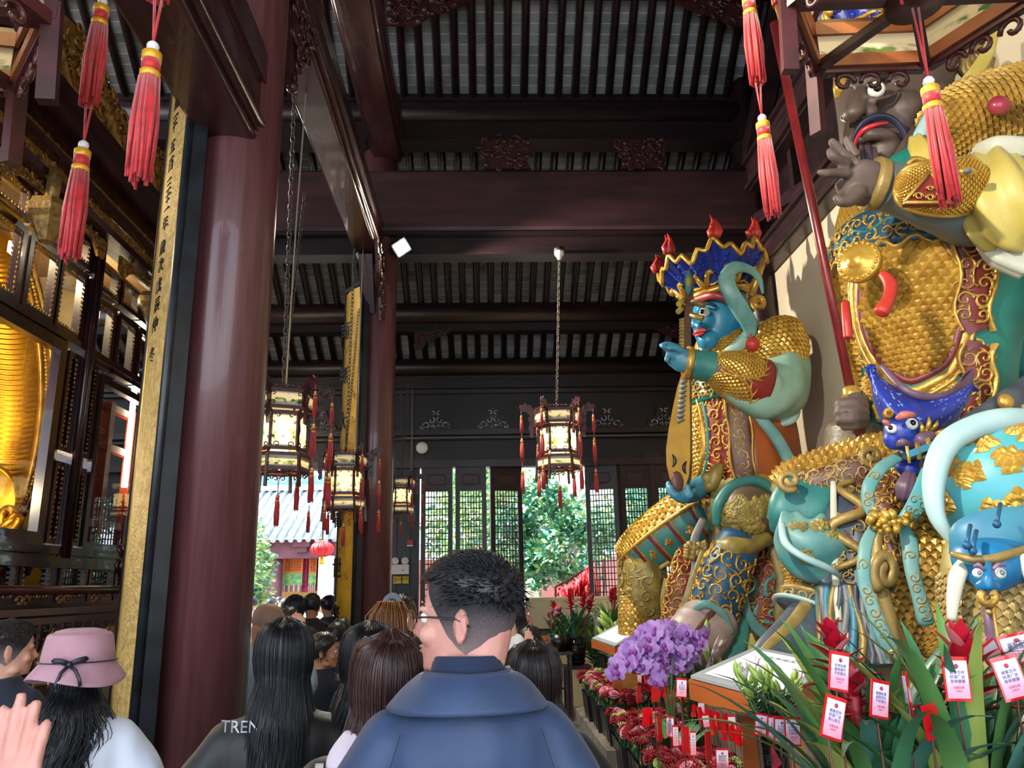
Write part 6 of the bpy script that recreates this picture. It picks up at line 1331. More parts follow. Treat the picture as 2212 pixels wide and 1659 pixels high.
# --- orchids
def orchid(px, py, Y):
    g = random.Random(8); b = at(1440, 1500, 6.3); b.z = .0; o = thing('orchid_pot', 'arching spray of lilac orchids beside the nearest lectern', 'flowers', tuple(b)); fl0 = None; st = MB()
    MB().lathe([(.09, 0), (.11, .25), (.10, .25), (.001, .23)], 20, b).build('pot', POTB, o)
    lf = MB()
    for k in range(9): a = g.random()*6.28; leaf(lf, b+V((0, 0, .24)), (cos(a), sin(a), 1.4), .6, .12, .6, k % 2, 7)
    lf.build('leaves', [GRD, GRL], o); m = MB()
    for k in range(5):
        q = k*2*pi/5+pi/2; d = V((cos(q), 0, sin(q))); w = .036 if k in (1, 4) else .026; n = 8
        vs = [V((0, -.003, 0))]+[d*.02+d*.021*cos(i/n*6.283)+V((-sin(q), 0, cos(q)))*w*.55*sin(i/n*6.283)+V((0, -.004*cos(i*1.5), 0)) for i in range(n)]; m.add(vs, [(0, 1+i, 1+(i+1) % n) for i in range(n)]+[tuple(range(1, n+1))], 0, True)
    m.ell((0, -.012, -.006), (.009, .01, .013), 8, mat=1); me = m.mesh('orchid_flower'); me.materials.append(ORC); me.materials.append(ORD)
    arcs = [[(1440, 1500), (1420, 1400), (1365, 1400), (1335, 1450)], [(1445, 1500), (1440, 1395), (1395, 1372), (1352, 1430)], [(1450, 1500), (1450, 1400), (1420, 1360), (1385, 1395), (1375, 1440)], [(1455, 1500), (1470, 1400), (1450, 1358), (1420, 1420)], [(1460, 1500), (1490, 1400), (1500, 1378)], [(1445, 1500), (1430, 1420), (1400, 1420), (1402, 1460)], [(1450, 1500), (1445, 1420), (1425, 1400), (1418, 1455)]]
    for arc in arcs:
        Yd = g.uniform(5.9, 6.3); pts = [at(x, y, Yd) for x, y in arc]; c = curve(pts, 14); st.tube([b+V((0, 0, .2))]+c, .006, 5)
        for i in range(4, 14):
            for r_ in range(2):
                f = bpy.data.objects.new('orchid_flower', me); q = c[i]+V((g.uniform(-.06, .06), g.uniform(-.08, .02), g.uniform(-.06, .05))); link(f, o, loc=q-b); f.rotation_euler = (g.uniform(-.5, .4), g.uniform(-.6, .6), g.uniform(-.8, .8)); f.scale = (1.7,)*3
    st.build('stems', STEM, o)
orchid(1420, 1420, 4.1)
# --- far bromeliads on the floor and plinth
def fpot(px, ypot, ytop, Y, label, seed, heads):
    b = at(px, ypot, Y); t = at(px, ytop, Y); h = t.z-b.z; s = mpp(t); guz(b.x, b.y, b.z, label, 34, h*.62, h*.07, [tuple(at(x, y, Y))+(h*.2,) for x, y in heads], seed, True, h*.4, h*.17)
fpot(1245, 1435, 1290, 10.75, 'red bromeliad in a tall black ribbed pot beside the beige cabinet', 2, [(1195, 1318), (1232, 1298), (1263, 1296), (1280, 1304)])
fpot(1322, 1400, 1285, 10.6, 'red bromeliad behind the lily buds and left of the gold statue leg', 4, [(1322, 1288), (1330, 1282)])
fpot(1425, 1380, 1265, 9.0, 'red bromeliad behind the yellow leg of the blue-faced statue', 6, [(1420, 1272), (1440, 1290)])
# --- carnation pots
g = random.Random(21); BL = []
for nm, mt in (('carnation', CRED), ('carnation', CPINK), ('carnation', CGRN)):
    m = MB()
    for ring, (n, r, z) in enumerate(((9, .036, .0), (8, .030, .012), (6, .02, .022), (4, .01, .028))):
        for k in range(n):
            a = k/n*6.283+ring; d = V((cos(a), sin(a), 0)); x = V((-sin(a), cos(a), 0)); w = .02; p0 = V((0, 0, z-.006)); p1 = d*r+V((0, 0, z+.004))
            vs = [p0, p1-x*w*.6+V((0, 0, .003)), p1-x*w*.25+d*.004+V((0, 0, -.004)), p1+V((0, 0, .005))+d*.002, p1+x*w*.25+d*.004-V((0, 0, .004)), p1+x*w*.6+V((0, 0, .003))]; m.add(vs, [(0, 1, 2, 3), (0, 3, 4, 5)], 0, False)
    m.lathe([(.001, -.04), (.008, -.036), (.011, -.02), (.014, -.004)], 8, mat=1); me = m.mesh(nm); me.materials.append(mt); me.materials.append(STEM); BL.append(me)
pm = MB(); a = .1; pl = [V((sx*w, sy*w, z)) for w, z in ((.08, 0), (.105, .27), (.098, .27), (.095, .24)) for sx, sy in ((-1, -1), (1, -1), (1, 1), (-1, 1))]; pm.add(pl, [(i*4+j, i*4+(j+1) % 4, i*4+4+(j+1) % 4, i*4+4+j) for i in range(3) for j in range(4)]+[(12, 13, 14, 15), (3, 2, 1, 0)]); pmesh = pm.mesh('pot'); pmesh.materials.append(POTB)
lm = MB()
for k in range(40): q = g.random()*6.28; leaf(lm, (g.uniform(-.07, .07), g.uniform(-.07, .07), .22), (cos(q)*.4, sin(q)*.4, 1), g.uniform(.14, .22), .012, .5, k % 2, 4)
lme = lm.mesh('leaves'); lme.materials.append(GRL); lme.materials.append(GRB)
NR = 24
for i in range(NR):
    for j in range(2):
        y = 4.55+i*.235; x = 1.30-.016*i*.235/.235*.25+j*.24+.012*(i % 3); 
        if (x-1.5)**2+(y-6.3)**2 < .03: continue
        first = 'black square pot of red, pink and pale green carnations in the long row'
        o = thing('carnation_pot', first, 'flowers', (x, y, 0), 'row of carnation pots'); o.rotation_euler = (0, 0, g.uniform(-.1, .1))
        for nm, me in (('pot', pmesh), ('leaves', lme)): link(bpy.data.objects.new(nm, me), o, loc=(0, 0, 0))
        o.location.z = .15 if y > 7.9 else 0
        for k in range(16):
            f = bpy.data.objects.new('carnation', BL[g.choices((0, 1, 2), (.7, .17, .13))[0]]); link(f, o, loc=((k % 4-1.5)*.064+g.uniform(-.02, .02), (k//4-1.5)*.062+g.uniform(-.02, .02), .43+g.uniform(-.035, .035))); f.rotation_euler = (g.uniform(-.6, .6), g.uniform(-.7, .3), g.random()*6); sc_ = g.uniform(1.2, 1.6); f.scale = (sc_,)*3
MB().box((1.42, 9.2, .073), (.66, 2.75, .146)).build('trim_70', STONE, kind='structure')
# --- red card holders standing along the carnation row
hm_ = MB().box((0, 0, 0), (.055, .004, .095)).box((.02, .012, 0), (.004, .025, .09)); hme = hm_.mesh('holder'); hme.materials.append(ACR)
sl = MB().quad((-.024, -.003, -.042), (.024, -.003, -.042), (.024, -.003, .036), (-.024, -.003, .036)); sle = sl.mesh('slip'); sle.materials.append(SLIP)
st_ = MB().tube([(0, 0, -.04), (0, 0, -.42)], .0025, 5).mesh('stick'); st_.materials.append(M('card stick', '6a3b35', .4))
k = 0
rows = [(4.8+.058*i+.02*(i % 3), 1.60+.03*((i*7) % 5)-.02*(i % 2), .62+.02*((i*3) % 4)) for i in range(95)]
for (y, x, z) in rows:
    if y > 10.0: continue
    o = thing('prayer_card', 'red acrylic card on a stick in the crowded line along the carnation row', 'card', (x, y, z), 'cards along the carnation row'); k += 1
    near = y < 6.2; o.rotation_euler = (g.uniform(-.08, .08), g.uniform(-.12, .12), g.uniform(-1.62, -1.25) if k % 6 else g.uniform(-.9, -.2))
    link(bpy.data.objects.new('holder', hme), o, loc=(0, 0, 0)); link(bpy.data.objects.new('stick', st_), o, loc=(0, 0, 0)); (k % 6 == 0) and link(bpy.data.objects.new('slip', sle), o, loc=(0, 0, 0))
for px, py, Y, w, h, yw, bk, lb in ((1399, 1548, 4.9, 22, 36, .1, True, 'bare red card holder standing above the carnations, farthest of the big ones'), (1425, 1575, 4.7, 20, 50, .9, True, 'red card holder turned sideways beside the bare one'), (1448, 1570, 4.7, 17, 42, -.5, False, 'white-faced card behind the sideways red holder'), (1459, 1590, 4.6, 14, 44, .2, False, 'narrow white-faced card in the middle of the big red cards'), (1480, 1598, 4.5, 20, 54, .4, True, 'broad red holder left of the narrow white card'), (1497, 1606, 4.5, 14, 52, .15, False, 'narrow white card right of the broad red holder'), (1530, 1612, 4.4, 24, 58, .8, True, 'large red holder leaning near the lectern foot'), (1560, 1640, 4.3, 30, 44, .1, False, 'pink-faced card beside the lectern foot at the bottom edge'), (1415, 1500, 4.5, 20, 30, .6, True, 'red card holder below the orchid spray'), (1380, 1500, 4.7, 18, 34, .9, True, 'thin red holder left under the orchid spray')):
    card(px, py, Y, w, .05, yw, lb, bk, h, base=(at(px, py+60, Y).x, Y, .3), full=not bk)
for px, ypot, Y, w in ((1245, 1436, 10.75, .36), (1322, 1401, 10.6, .34), (1425, 1381, 9.0, .3), (1208, 1406, 10.6, .32)):
    b = at(px, ypot, Y); z = b.z-.004; MB().box((b.x, Y, z-.02), (w, w, .04)).bar((b.x-w*.4, Y-w*.4, 0), (b.x-w*.4, Y-w*.4, z-.03), .03, .03).bar((b.x+w*.4, Y-w*.4, 0), (b.x+w*.4, Y-w*.4, z-.03), .03, .03).bar((b.x-w*.4, Y+w*.4, 0), (b.x-w*.4, Y+w*.4, z-.03), .03, .03).bar((b.x+w*.4, Y+w*.4, 0), (b.x+w*.4, Y+w*.4, z-.03), .03, .03).build('plant_stand', DW, label='dark wooden stand under the %s' % {1245: 'ribbed black bromeliad pot', 1322: 'bromeliad left of the gold leg', 1425: 'bromeliad behind the gold leg', 1208: 'basket of pink flowers'}[px], cat='stand')
# --- beige cabinet with offerings, basket
cb = thing('cabinet', 'beige low cabinet with an open orange bay in front of the doorway', 'cabinet', (1.75, 11.5, 0)); p0, p1 = at(1138, 1292, 11.5), at(1335, 1288, 11.5); BEI = M('beige laminate', 'b9ab86', .5)
w = p1.x-p0.x; cx = (p0.x+p1.x)/2; zt_ = p0.z
MB().box((cx, 11.75, zt_-.02), (w, .5, .04)).box((cx, 11.52, zt_-.23), (w, .03, .38)).box((cx, 11.98, zt_/2), (w, .03, zt_)).box((p0.x+.015, 11.75, zt_/2), (.03, .5, zt_)).box((p1.x-.015, 11.75, zt_/2), (.03, .5, zt_)).box((cx, 11.52, .35), (w, .03, .7)).build('carcass', BEI, cb)
MB().box((cx, 11.7, .73), (w-.06, .4, .03)).build('shelf', BEI, cb)
for dx_, w_, mt, lb in ((.14, .2, M('orange wrap', 'd9731c', .5), 'orange wrapped parcel in the open bay of the beige cabinet'), (.02, .1, BRED, 'red parcel left of the orange one in the cabinet bay'), (.42, .16, BRED, 'red bag right of the orange parcel in the cabinet bay')):
    m = MB().box((p0.x+dx_+w_/2, 11.6, .86), (w_, .14, .2)); m.tube([(p0.x+dx_+.02, 11.52, .93), (p0.x+dx_+w_*.5, 11.52, .9), (p0.x+dx_+w_-.02, 11.52, .94)], .008, 5); m.build('parcel', mt, label=lb, cat='parcel')
fm = MB()
for k in range(2): x = p0.x+.16+k*.14; fm.tube([(x, 9.9, 0), (x, 9.9, .55)], .014, 6); fm.lathe([(.014, .55), (.03, .58), (.012, .62), (.022, .66), (.001, .72)], 8, (x, 9.9, 0))
fm.tube([(p0.x+.05, 9.9, .2), (p0.x+.36, 9.9, .2)], .012, 6).tube([(p0.x+.05, 9.9, .45), (p0.x+.36, 9.9, .45)], .012, 6); fm.build('iron_fence', BLK, label='low black iron fence with finials before the beige cabinet', cat='fence')
b = at(1208, 1405, 10.6); o = thing('basket', 'dark basket of small pink flowers left of the black ribbed pot', 'flowers', tuple(b)); MB().lathe([(.12, 0), (.15, .2), (.14, .2), (.001, .18)], 20, b).build('pot', POTB, o); lf = MB(); gg = random.Random(5)
for k in range(50): a = gg.random()*6.28; leaf(lf, b+V((gg.uniform(-.1, .1), gg.uniform(-.1, .1), .18)), (cos(a)*.5, sin(a)*.5, 1), gg.uniform(.2, .4), .02, .5, k % 2, 5)
lf.build('leaves', [GRL, GRD], o)
for k in range(16): f = bpy.data.objects.new('blossom', BL[1 if k % 3 else 0]); link(f, o, loc=(gg.uniform(-.13, .13), gg.uniform(-.13, .1), gg.uniform(.3, .55)))
# ================================================================ people
SKIN = M('skin', 'cf9a83', .5, c2='bf856f', sc=9, sss=.12, bump=.05, bsc=120); SKIN2 = M('tan skin', 'c48a66', .5, c2='b47a58', sc=9, sss=.1); SKINP = M('pink skin', 'c99384', .5, c2='bc8072', sc=14, sss=.12, bump=.1, bsc=160)
def cloth(n, c, c2=None, r=.8, **k): return M(n, c, r, c2=c2 or c, sc=k.pop('sc', 14), bump=k.pop('bump', .15), bsc=k.pop('bsc', 260), sheen=.1, **k)
HB = M('black hair', '0d0d11', .42, c2='191a22', sc=30, st=(8, 8, 1)); HBR = M('brown hair', '4b2f2b', .36, c2='2d1c1c', sc=30, st=(8, 8, 1)); HOR = M('ginger hair', '96602e', .45, c2='6b3f1e', sc=30, st=(8, 8, 1)); HGR = M('grey hair', 'a9a9ab', .6, c2='77777b', sc=40); HDB = M('dark brown hair', '221b1b', .36, c2='322725', sc=30, st=(8, 8, 1)); FADE = M('cropped hair', '3a3536', .85); nt_f = FADE.node_tree; tcf = nt_f.nodes.new('ShaderNodeTexCoord'); spf = nt_f.nodes.new('ShaderNodeSeparateXYZ'); rpf = nt_f.nodes.new('ShaderNodeValToRGB'); nzf = nt_f.nodes.new('ShaderNodeTexNoise'); nzf.inputs['Scale'].default_value = 260; adf = nt_f.nodes.new('ShaderNodeMath'); adf.operation = 'MULTIPLY_ADD'; adf.inputs[1].default_value = .05
nt_f.links.new(tcf.outputs['Object'], spf.inputs[0]); nt_f.links.new(tcf.outputs['Object'], nzf.inputs[0]); nt_f.links.new(nzf.outputs[0], adf.inputs[0]); nt_f.links.new(spf.outputs['Z'], adf.inputs[2]); mrf = nt_f.nodes.new('ShaderNodeMapRange'); mrf.inputs[1].default_value = 1.475; mrf.inputs[2].default_value = 1.62; nt_f.links.new(adf.outputs[0], mrf.inputs[0]); nt_f.links.new(mrf.outputs[0], rpf.inputs[0]); rpf.color_ramp.elements[0].color = hx('b58e84'); rpf.color_ramp.elements[1].color = hx('26242a'); k_ = rpf.color_ramp.elements.new(.4); k_.color = hx('7d6a68'); nt_f.links.new(rpf.outputs[0], nt_f.nodes['Principled BSDF'].inputs['Base Color'])
HEADR = [(.003, .026, .03, .083), (.016, .044, .0, .097), (.04, .059, -.05, .100), (.075, .068, -.078, .101), (.115, .0745, -.097, .097), (.15, .077, -.103, .098), (.18, .075, -.101, .093), (.208, .065, -.087, .077), (.23, .044, -.057, .047), (.242, .016, -.02, .013)]
HL = Loft([((0, (b+f)/2, z), (rx, 0, 0), (0, (f-b)/2, 0)) for z, rx, b, f in HEADR])
def hv(z):       # loft parameter of a head height
    for i in range(len(HEADR)-1):
        if z <= HEADR[i+1][0]: return (i+(z-HEADR[i][0])/(HEADR[i+1][0]-HEADR[i][0]))/(len(HEADR)-1)
    return 1.
def hp3(a, z, o=0.):   # a: 0 = back, +-pi = face ; right positive
    u = (.75+a/(2*pi)) % 1; v = min(max(hv(z), 0), 1); return HL.p(u, v)+(HL.p(u, v)-V((0, 0, min(z, .13)))).normalized()*o
def limb(mb, pts, rs, n=12, k=14):
    P_ = [V(p) for p in pts]; m = len(P_)-1; R_ = [V((r, 0, 0)) for r in rs]
    q = [i/(k-1) for i in range(k)]; mb.tube([cr(P_, t) for t in q], [cr(R_, t).x for t in q], n)
    mb.ell(P_[0], rs[0]*.99, 10); mb.ell(P_[-1], rs[-1]*.99, 10)
def hand(mb, w, d, n, side, curl_=.25, s=1.):
    d = V(d).normalized(); n = V(n); n = (n-d*n.dot(d)).normalized(); x = d.cross(n)*side
    L_ = Loft([(w-d*.01, x*.026, n*.02), (w+d*.02, x*.031, n*.018), (w+d*.06, x*.042, n*.016), (w+d*.092, x*.040, n*.012), (w+d*.1, x*.034, n*.008)]); L_.mesh(mb, 14, 10)
    for i, (l, o) in enumerate(((.072, .030), (.082, .0105), (.077, -.0095), (.06, -.028))):
        b = w+d*(.088-.006*abs(i-1.2))+x*o; dd = (d+x*(o*2.0)).normalized(); l *= 1.12; p = [b]; a = 0
        for f in (.45, .3, .25): a += curl_*(.5+.25*i*.4); p.append(p[-1]+(dd*cos(a)+n*sin(a))*l*f)
        mb.tube(p, [.0094, .0090, .0086, .0076], 10); mb.ell(p[-1], .0078, 10); mb.ell(p[0], .0096, 10)
    b = w+d*.03+x*.03; t = (d*.72+x*.62+n*.35).normalized(); mb.tube([b-x*.01, b+t*.03, b+t*.052+d*.008, b+t*.065+d*.02], [.014, .0115, .0095, .0068], 8); mb.ell(b+t*.065+d*.02, .007, 8)
ARMS = {'down': ((.255, -.03, 1.12), (.26, .07, .88), (0, .1, -1), (-1, .1, 0)), 'pray': ((.235, .09, 1.14), (.022, .27, 1.28), (0, .25, 1), (-1, 0, 0)), 'high': ((.23, .16, 1.22), (.024, .26, 1.44), (0, .12, 1), (-1, 0, 0)), 'front': ((.24, .05, 1.13), (.1, .28, 1.1), (-.4, 1, .1), (-.3, 0, -1))}
def blend(v, a, b): return v*(1-a)+b*a
HAIRN = {}
def hairpath(a, ze, o, spread, back, taper, ph=0., wave=.0, n=9):
    pts = [hp3(a*(.3+.7*min(1, (.246-z)/.05)), z, o) for z in (.2435, .236, .222, .2, .165, .125, .09, .06)]; pts[-1] = V((pts[-1].x, pts[-1].y-.028*max(0, cos(a)), pts[-1].z)); pts[-2] = V((pts[-2].x, pts[-2].y-.008*max(0, cos(a)), pts[-2].z))
    x0, y0 = pts[-1].x, pts[-1].y
    for i in range(1, n+1):
        t = i/n; z = .06+(ze-.06)*t; L0 = (.06-z); w_ = min(1, L0/.16); sp_ = 1+(spread-1)*w_; tp = 1-max(0, t-.7)*taper
        ty = blend(y0, min(1, L0/.06), min(y0, back*cos(a)-.0) if abs(a) < 1.2 else y0*.6-.02)
        pts.append(V((x0*sp_*tp+wave*w_*sin(ph+L0*22), ty+wave*.6*w_*cos(ph+L0*19), z)))
    return pts
def strands(mb, n, zend, amin, amax, seed, w=.0016, spread=1., wave=.004, back=-.135, part_x=0., ragged=.12, lift=.016, taper=.6):
    """hair as a ridged sheet of locks with loose strands over it"""
    nu = 150; cols = []; ln = .06-zend
    for j in range(nu+1):
        a = amin+(amax-amin)*j/nu; nz = noise.noise(V((a*6, seed, 0)))*.5+noise.noise(V((a*19, seed, 4)))*.35
        rg = .006*noise.noise(V((a*11, seed, 1)))+.0045*noise.noise(V((a*34, seed, 2)))
        ze = zend+ragged*ln*(abs(nz)); p = hairpath(a, ze, lift+rg, spread, back, taper, seed+a*2.2, wave)
        q = [V(x) for x in p]; cols.append([cr(q, t/40) for t in range(41)])
    vs = [p for c_ in cols for p in c_]; fs = [(j*41+i, j*41+i+1, (j+1)*41+i+1, (j+1)*41+i) for j in range(nu) for i in range(40)]
    for j in range(nu+1):
        for i in range(41):
            p = vs[j*41+i]; a = amin+(amax-amin)*j/nu; k = noise.noise(V((a*45, i*.12, seed)))*.0035+noise.noise(V((a*16, i*.05, seed+3)))*.006; d = V((sin(a), -cos(a), 0)); vs[j*41+i] = p+d*k
    mb.add(vs, fs, 0, True)
    g = random.Random(seed)
    for k in range(n):
        a = g.uniform(amin, amax); ze = zend+ragged*ln*g.uniform(-.25, .6); pts = hairpath(a, ze, lift+g.uniform(-.002, .008), spread*g.uniform(.96, 1.05), back-.006*g.random(), taper, g.random()*6.28, wave*g.uniform(.5, 2))
        mb.tube(pts[2:], [w]*(len(pts)-4)+[w*.7, w*.2], 3)
def cap(mb, off, zf, zs, zb, seed=1, amp=.006, n=56, mat=0):
    """hair cap from a hairline (front, side, back heights) to the crown"""
    vs = []; fs = []; k = 12
    for j in range(n):
        a = -pi+2*pi*j/n; c_ = cos(a); zl = zs+(zb-zs)*max(c_, 0)**.8 if c_ > 0 else zs+(zf-zs)*(-c_)**1.3
        for i in range(k+1):
            t = i/k; z = zl+(.2425-zl)*(1-(1-t)**1.6); o = off*min(1, .25+t*4)+amp*noise.noise(V((sin(a)*5, cos(a)*5, t*6+seed*7)))*min(1, t*3); vs.append(hp3(a, z, o))
    for j in range(n):
        for i in range(k): a_, b_ = j*(k+1)+i, ((j+1) % n)*(k+1)+i; fs.append((a_, b_, b_+1, a_+1))
    mb.add(vs, fs, mat, True)
def tufts(mb, n, zmin, seed, l=.03, w=.003, off=.012, mat=0, amax=pi, dirn=(0, 1, 0), lift=.012, zf=.19):
    g = random.Random(seed); D = V(dirn)
    for k in range(n):
        a = g.uniform(-amax, amax); zl = zmin if abs(a) < 1.9 else zf; z = zl+(.242-zl)*g.random()**.8; p = hp3(a, z, off*.4); nn = (p-V((0, 0, .12))).normalized()
        t = (D-nn*D.dot(nn)+V((g.gauss(0, .15), g.gauss(0, .15), g.gauss(0, .12)))).normalized()*l*g.uniform(.6, 1.2)
        mb.tube([p, p+t*.5+nn*lift*.8, p+t+nn*lift*g.uniform(.3, 1)], [w, w*.9, w*.15], 3, mat)
def person(px, py, Y, label, yaw=0, hyaw=0, hpitch=0, hair=None, top=None, bot=None, skin=None, arms=('down', 'down'), vox=.011, extra=.0, name='person', group=None, loc=None, ht=1.7, eyes=False, topw=1., wr=None, coat=0., extras=None, head_scale=1., hroll=0, curl_=.22):
    if loc is None: p = at(px, py, Y); s = (p.z-extra)/1.703; loc = V((p.x, p.y, 0))
    else: loc = V(loc); s = ht/1.703
    skin = skin or SKIN; top = top or cloth('black jacket', '15161b'); bot = bot or cloth('dark trousers', '1d2027')
    RY = Matrix.Rotation(yaw, 4, 'Z'); inv = RY.inverted()
    o = thing(name, label, 'person', loc, group); o.rotation_euler = (0, 0, yaw); o.scale = (s, s, s)
    piv = V((0, -.012, 1.46)); HM_ = Matrix.Translation(piv) @ (Matrix.Rotation(hyaw, 4, 'Z') @ Matrix.Rotation(hroll, 4, 'Y') @ Matrix.Rotation(-hpitch, 4, 'X')) @ Matrix.Scale(head_scale, 4)
    b = MB(); h = MB()
    HL.mesh(h, 36, 26)
    Loft([((0, .099, .128), (.007, 0, 0), (0, .008, 0)), ((0, .110, .108), (.010, 0, 0), (0, .010, 0)), ((0, .119, .09), (.0145, 0, 0), (0, .012, 0)), ((0, .110, .078), (.012, 0, 0), (0, .010, 0)), ((0, .1, .072), (.006, 0, 0), (0, .006, 0))]).mesh(h, 12, 10)
    for sx in (-1, 1):
        h.ell((sx*.03, .09, .137), (.024, .012, .008), 10); h.ell((sx*.046, .074, .085), (.022, .022, .022), 10); h.ell((sx*.012, .108, .082), (.009, .009, .007), 8); h.ell((sx*.05, .03, .03), (.02, .03, .018), 10)
        er = Matrix.Rotation(sx*.45, 3, 'Z'); c = V((sx*.079, -.012, .103)); h.ell(c, (.006, .018, .028), 12, er)
        h.tube([c+er @ V((sx*.006, .014*sin(q)*1.1-.004, .030*cos(q)+.002)) for q in [i/10*4.2-.7 if sx > 0 else i/10*4.2-.7 for i in range(11)]], .0048, 6); h.ell(c+V((0, .006, -.027)), (.006, .007, .009), 8)
    h.ell((0, .098, .058), (.022, .009, .0055), 10); h.ell((0, .097, .047), (.019, .009, .006), 10); h.ell((0, .086, .018), (.02, .016, .016), 10)
    hb_ = len(b.v); h.v = [tuple(HM_ @ V(q)) for q in h.v]; b.v += h.v; b.f += h.f; b.m += h.m; b.sm += h.sm; b.uv += h.uv
    limb(b, [(0, -.018, 1.32), (0, -.016, 1.42), HM_ @ V((0, -.028, .07))], [.066, .056, .056]); limb(b, [(0, -.022, 1.40), HM_ @ V((0, -.045, .10))], [.055, .052])
    TR = Loft([((0, 0, .82), (.15, 0, 0), (0, .10, 0)), ((0, .0, .92), (.165, 0, 0), (0, .11, 0)), ((0, 0, 1.06), (.142, 0, 0), (0, .095, 0)), ((0, 0, 1.22), (.158, 0, 0), (0, .108, 0)), ((0, -.008, 1.33), (.165, 0, 0), (0, .098, 0)), ((0, -.012, 1.39), (.125, 0, 0), (0, .076, 0)), ((0, -.014, 1.43), (.06, 0, 0), (0, .055, 0))]); TR.mesh(b, 28, 16)
    J = MB(); q = topw
    JL = Loft([((0, 0, .72), (.19*q, 0, 0), (0, .135, 0)), ((0, 0, .84), (.19*q, 0, 0), (0, .135, 0)), ((0, .0, 1.05), (.18*q, 0, 0), (0, .13, 0)), ((0, -.004, 1.22), (.192*q, 0, 0), (0, .142, 0)), ((0, -.01, 1.33), (.195*q, 0, 0), (0, .132, 0)), ((0, -.014, 1.395), (.155*q, 0, 0), (0, .105, 0)), ((0, -.016, 1.43), (.098, 0, 0), (0, .085, 0)), ((0, -.016, 1.455), (.072, 0, 0), (0, .07, 0))]); JL.mesh(J, 36, 24)
    for i, sx in enumerate((-1, 1)):
        e, w, d, n = ARMS[arms[i]]; e = V((e[0]*sx, e[1], e[2])); w = V((w[0]*sx, w[1], w[2])); d = V((d[0]*sx, d[1], d[2])); n = V((n[0]*sx, n[1], n[2]))
        if wr and wr[i]:
            M_ = (Matrix.Translation(loc) @ RY @ Matrix.Scale(s, 4)).inverted(); w = M_ @ V(wr[i][0]); d = inv.to_3x3() @ V(wr[i][1]); n = inv.to_3x3() @ V(wr[i][2])
            if len(wr[i]) > 3: e = M_ @ V(wr[i][3])
        sh_ = V((sx*.166, -.012, 1.335)); limb(b, [sh_, e, w], [.052, .042, .027]); hand(b, w, d, n, sx, curl_)
        limb(J, [sh_+V((sx*-.02, 0, -.005)), sh_+(e-sh_)*.5+V((sx*.015, 0, 0)), e, e+(w-e)*.5, w-(w-e)*.06], [.08*q, .074*q, .066*q, .058, .05], 14, 18)
    for sx in (-1, 1):
        limb(b, [(sx*.085, 0, .88), (sx*.1, .01, .48), (sx*.1, -.015, .09)], [.085, .056, .036]); b.ell((sx*.1, .05, .04), (.042, .12, .035), 12)
    fuse(b, 'body', skin, o, vox, 1, loc=(0, 0, 0))
    jk = fuse(J, 'jacket', top, o, max(vox*1.1, .011), 5, loc=(0, 0, 0))
    vv = [(v.co.copy(), v.normal.copy()) for v in jk.data.vertices]; co = []
    for q_, nn in vv:
        f = noise.noise(V((q_.x*7, q_.y*7, q_.z*4.2+Y*3)))*.011+noise.noise(V((q_.x*17+3, q_.y*17, q_.z*6)))*.006; co += list(q_+nn*f)
    jk.data.vertices.foreach_set('co', co)
    tr = MB()
    for sx in (-1, 1): limb(tr, [(sx*.082, 0, .9), (sx*.1, .012, .48), (sx*.102, -.012, .1)], [.108, .078, .066])
    tr.ell((0, 0, .88), (.165, .118, .12), 16); fuse(tr, 'trousers', bot, o, .016, 2, loc=(0, 0, 0))
    for sx in (-1, 1): MB().ell((sx*.1, .045, .045), (.05, .135, .045), 14).build('shoe', cloth('shoe black', '121214', r=.4), o, loc=(0, 0, 0))
    hm = lambda mb: (setattr(mb, 'v', [tuple(HM_ @ V(q)) for q in mb.v]), mb)[1]
    if hair:
        st, mt = hair; m = MB()
        if st == 'short': cap(m, .015, .2, .105, .05, Y); tufts(m, 900, .05, 3, .03, .0017, .016, 0, pi, (.1, .1, -1), .004)
        elif st == 'fade':
            f = MB(); cap(f, .0045, .2, .075, .025, 1, .001, mat=0); hm(f).build('cropped_sides', FADE, o, loc=(0, 0, 0))
            cap(m, .014, .195, .168, .13, 3, .004); tufts(m, 3000, .145, 5, .028, .0012, .03, 0, pi, (.3, .7, -.5), .003, .195); tufts(m, 300, .2, 6, .032, .0013, .04, 0, pi, (.4, .9, .0), .005, .2)
        elif st == 'bald': cap(m, .002, .243, .12, .07, 1, .001)
        elif st == 'grey': cap(m, .012, .205, .1, .05, 2); tufts(m, 300, .06, 3, .02, .003)
        elif st == 'long': cap(m, .006, .2, .08, .02, 2); strands(m, 420, -.66, -2.0, 2.0, 4, .0013, 1.38, .003, -.175, 0, .15)
        elif st == 'mid': cap(m, .008, .2, .08, .02, 2); strands(m, 420, -.15, -2.15, 2.15, 6, .0014, 1.5, .011, -.15, 0, .55, .02)
        elif st == 'bob': cap(m, .016, .2, .06, .01, 2); strands(m, 200, -.1, -2.2, 2.2, 8, .0014, 1.15, .005, -.125, 0, .4, .016)
        elif st == 'hat': cap(m, .003, .2, .06, .01, 2, .002); strands(m, 420, -.2, -2.25, 2.25, 12, .0015, 1.95, .016, -.165, 0, .5, .003)
        elif st == 'pony':
            cap(m, .014, .2, .06, .01, 2); tufts(m, 500, .03, 3, .05, .0035, .014, 0, pi, (0, -1, .6), .006)
            g = random.Random(3); pm = MB()
            for k in range(700):
                x, y = g.gauss(0, .02), g.gauss(0, .018); pm.tube([V((x*.3, -.09, .2)), V((x, -.15+y, .215)), V((x*1.8, -.185+y, .15)), V((x*2.0, -.175+y, .05)), V((x*1.9, -.16+y, -.08-.06*g.random()))], [.002, .0026, .0026, .0024, .0006], 3)
            hm(pm).build('ponytail', HOR, o, loc=(0, 0, 0)); sc = MB()
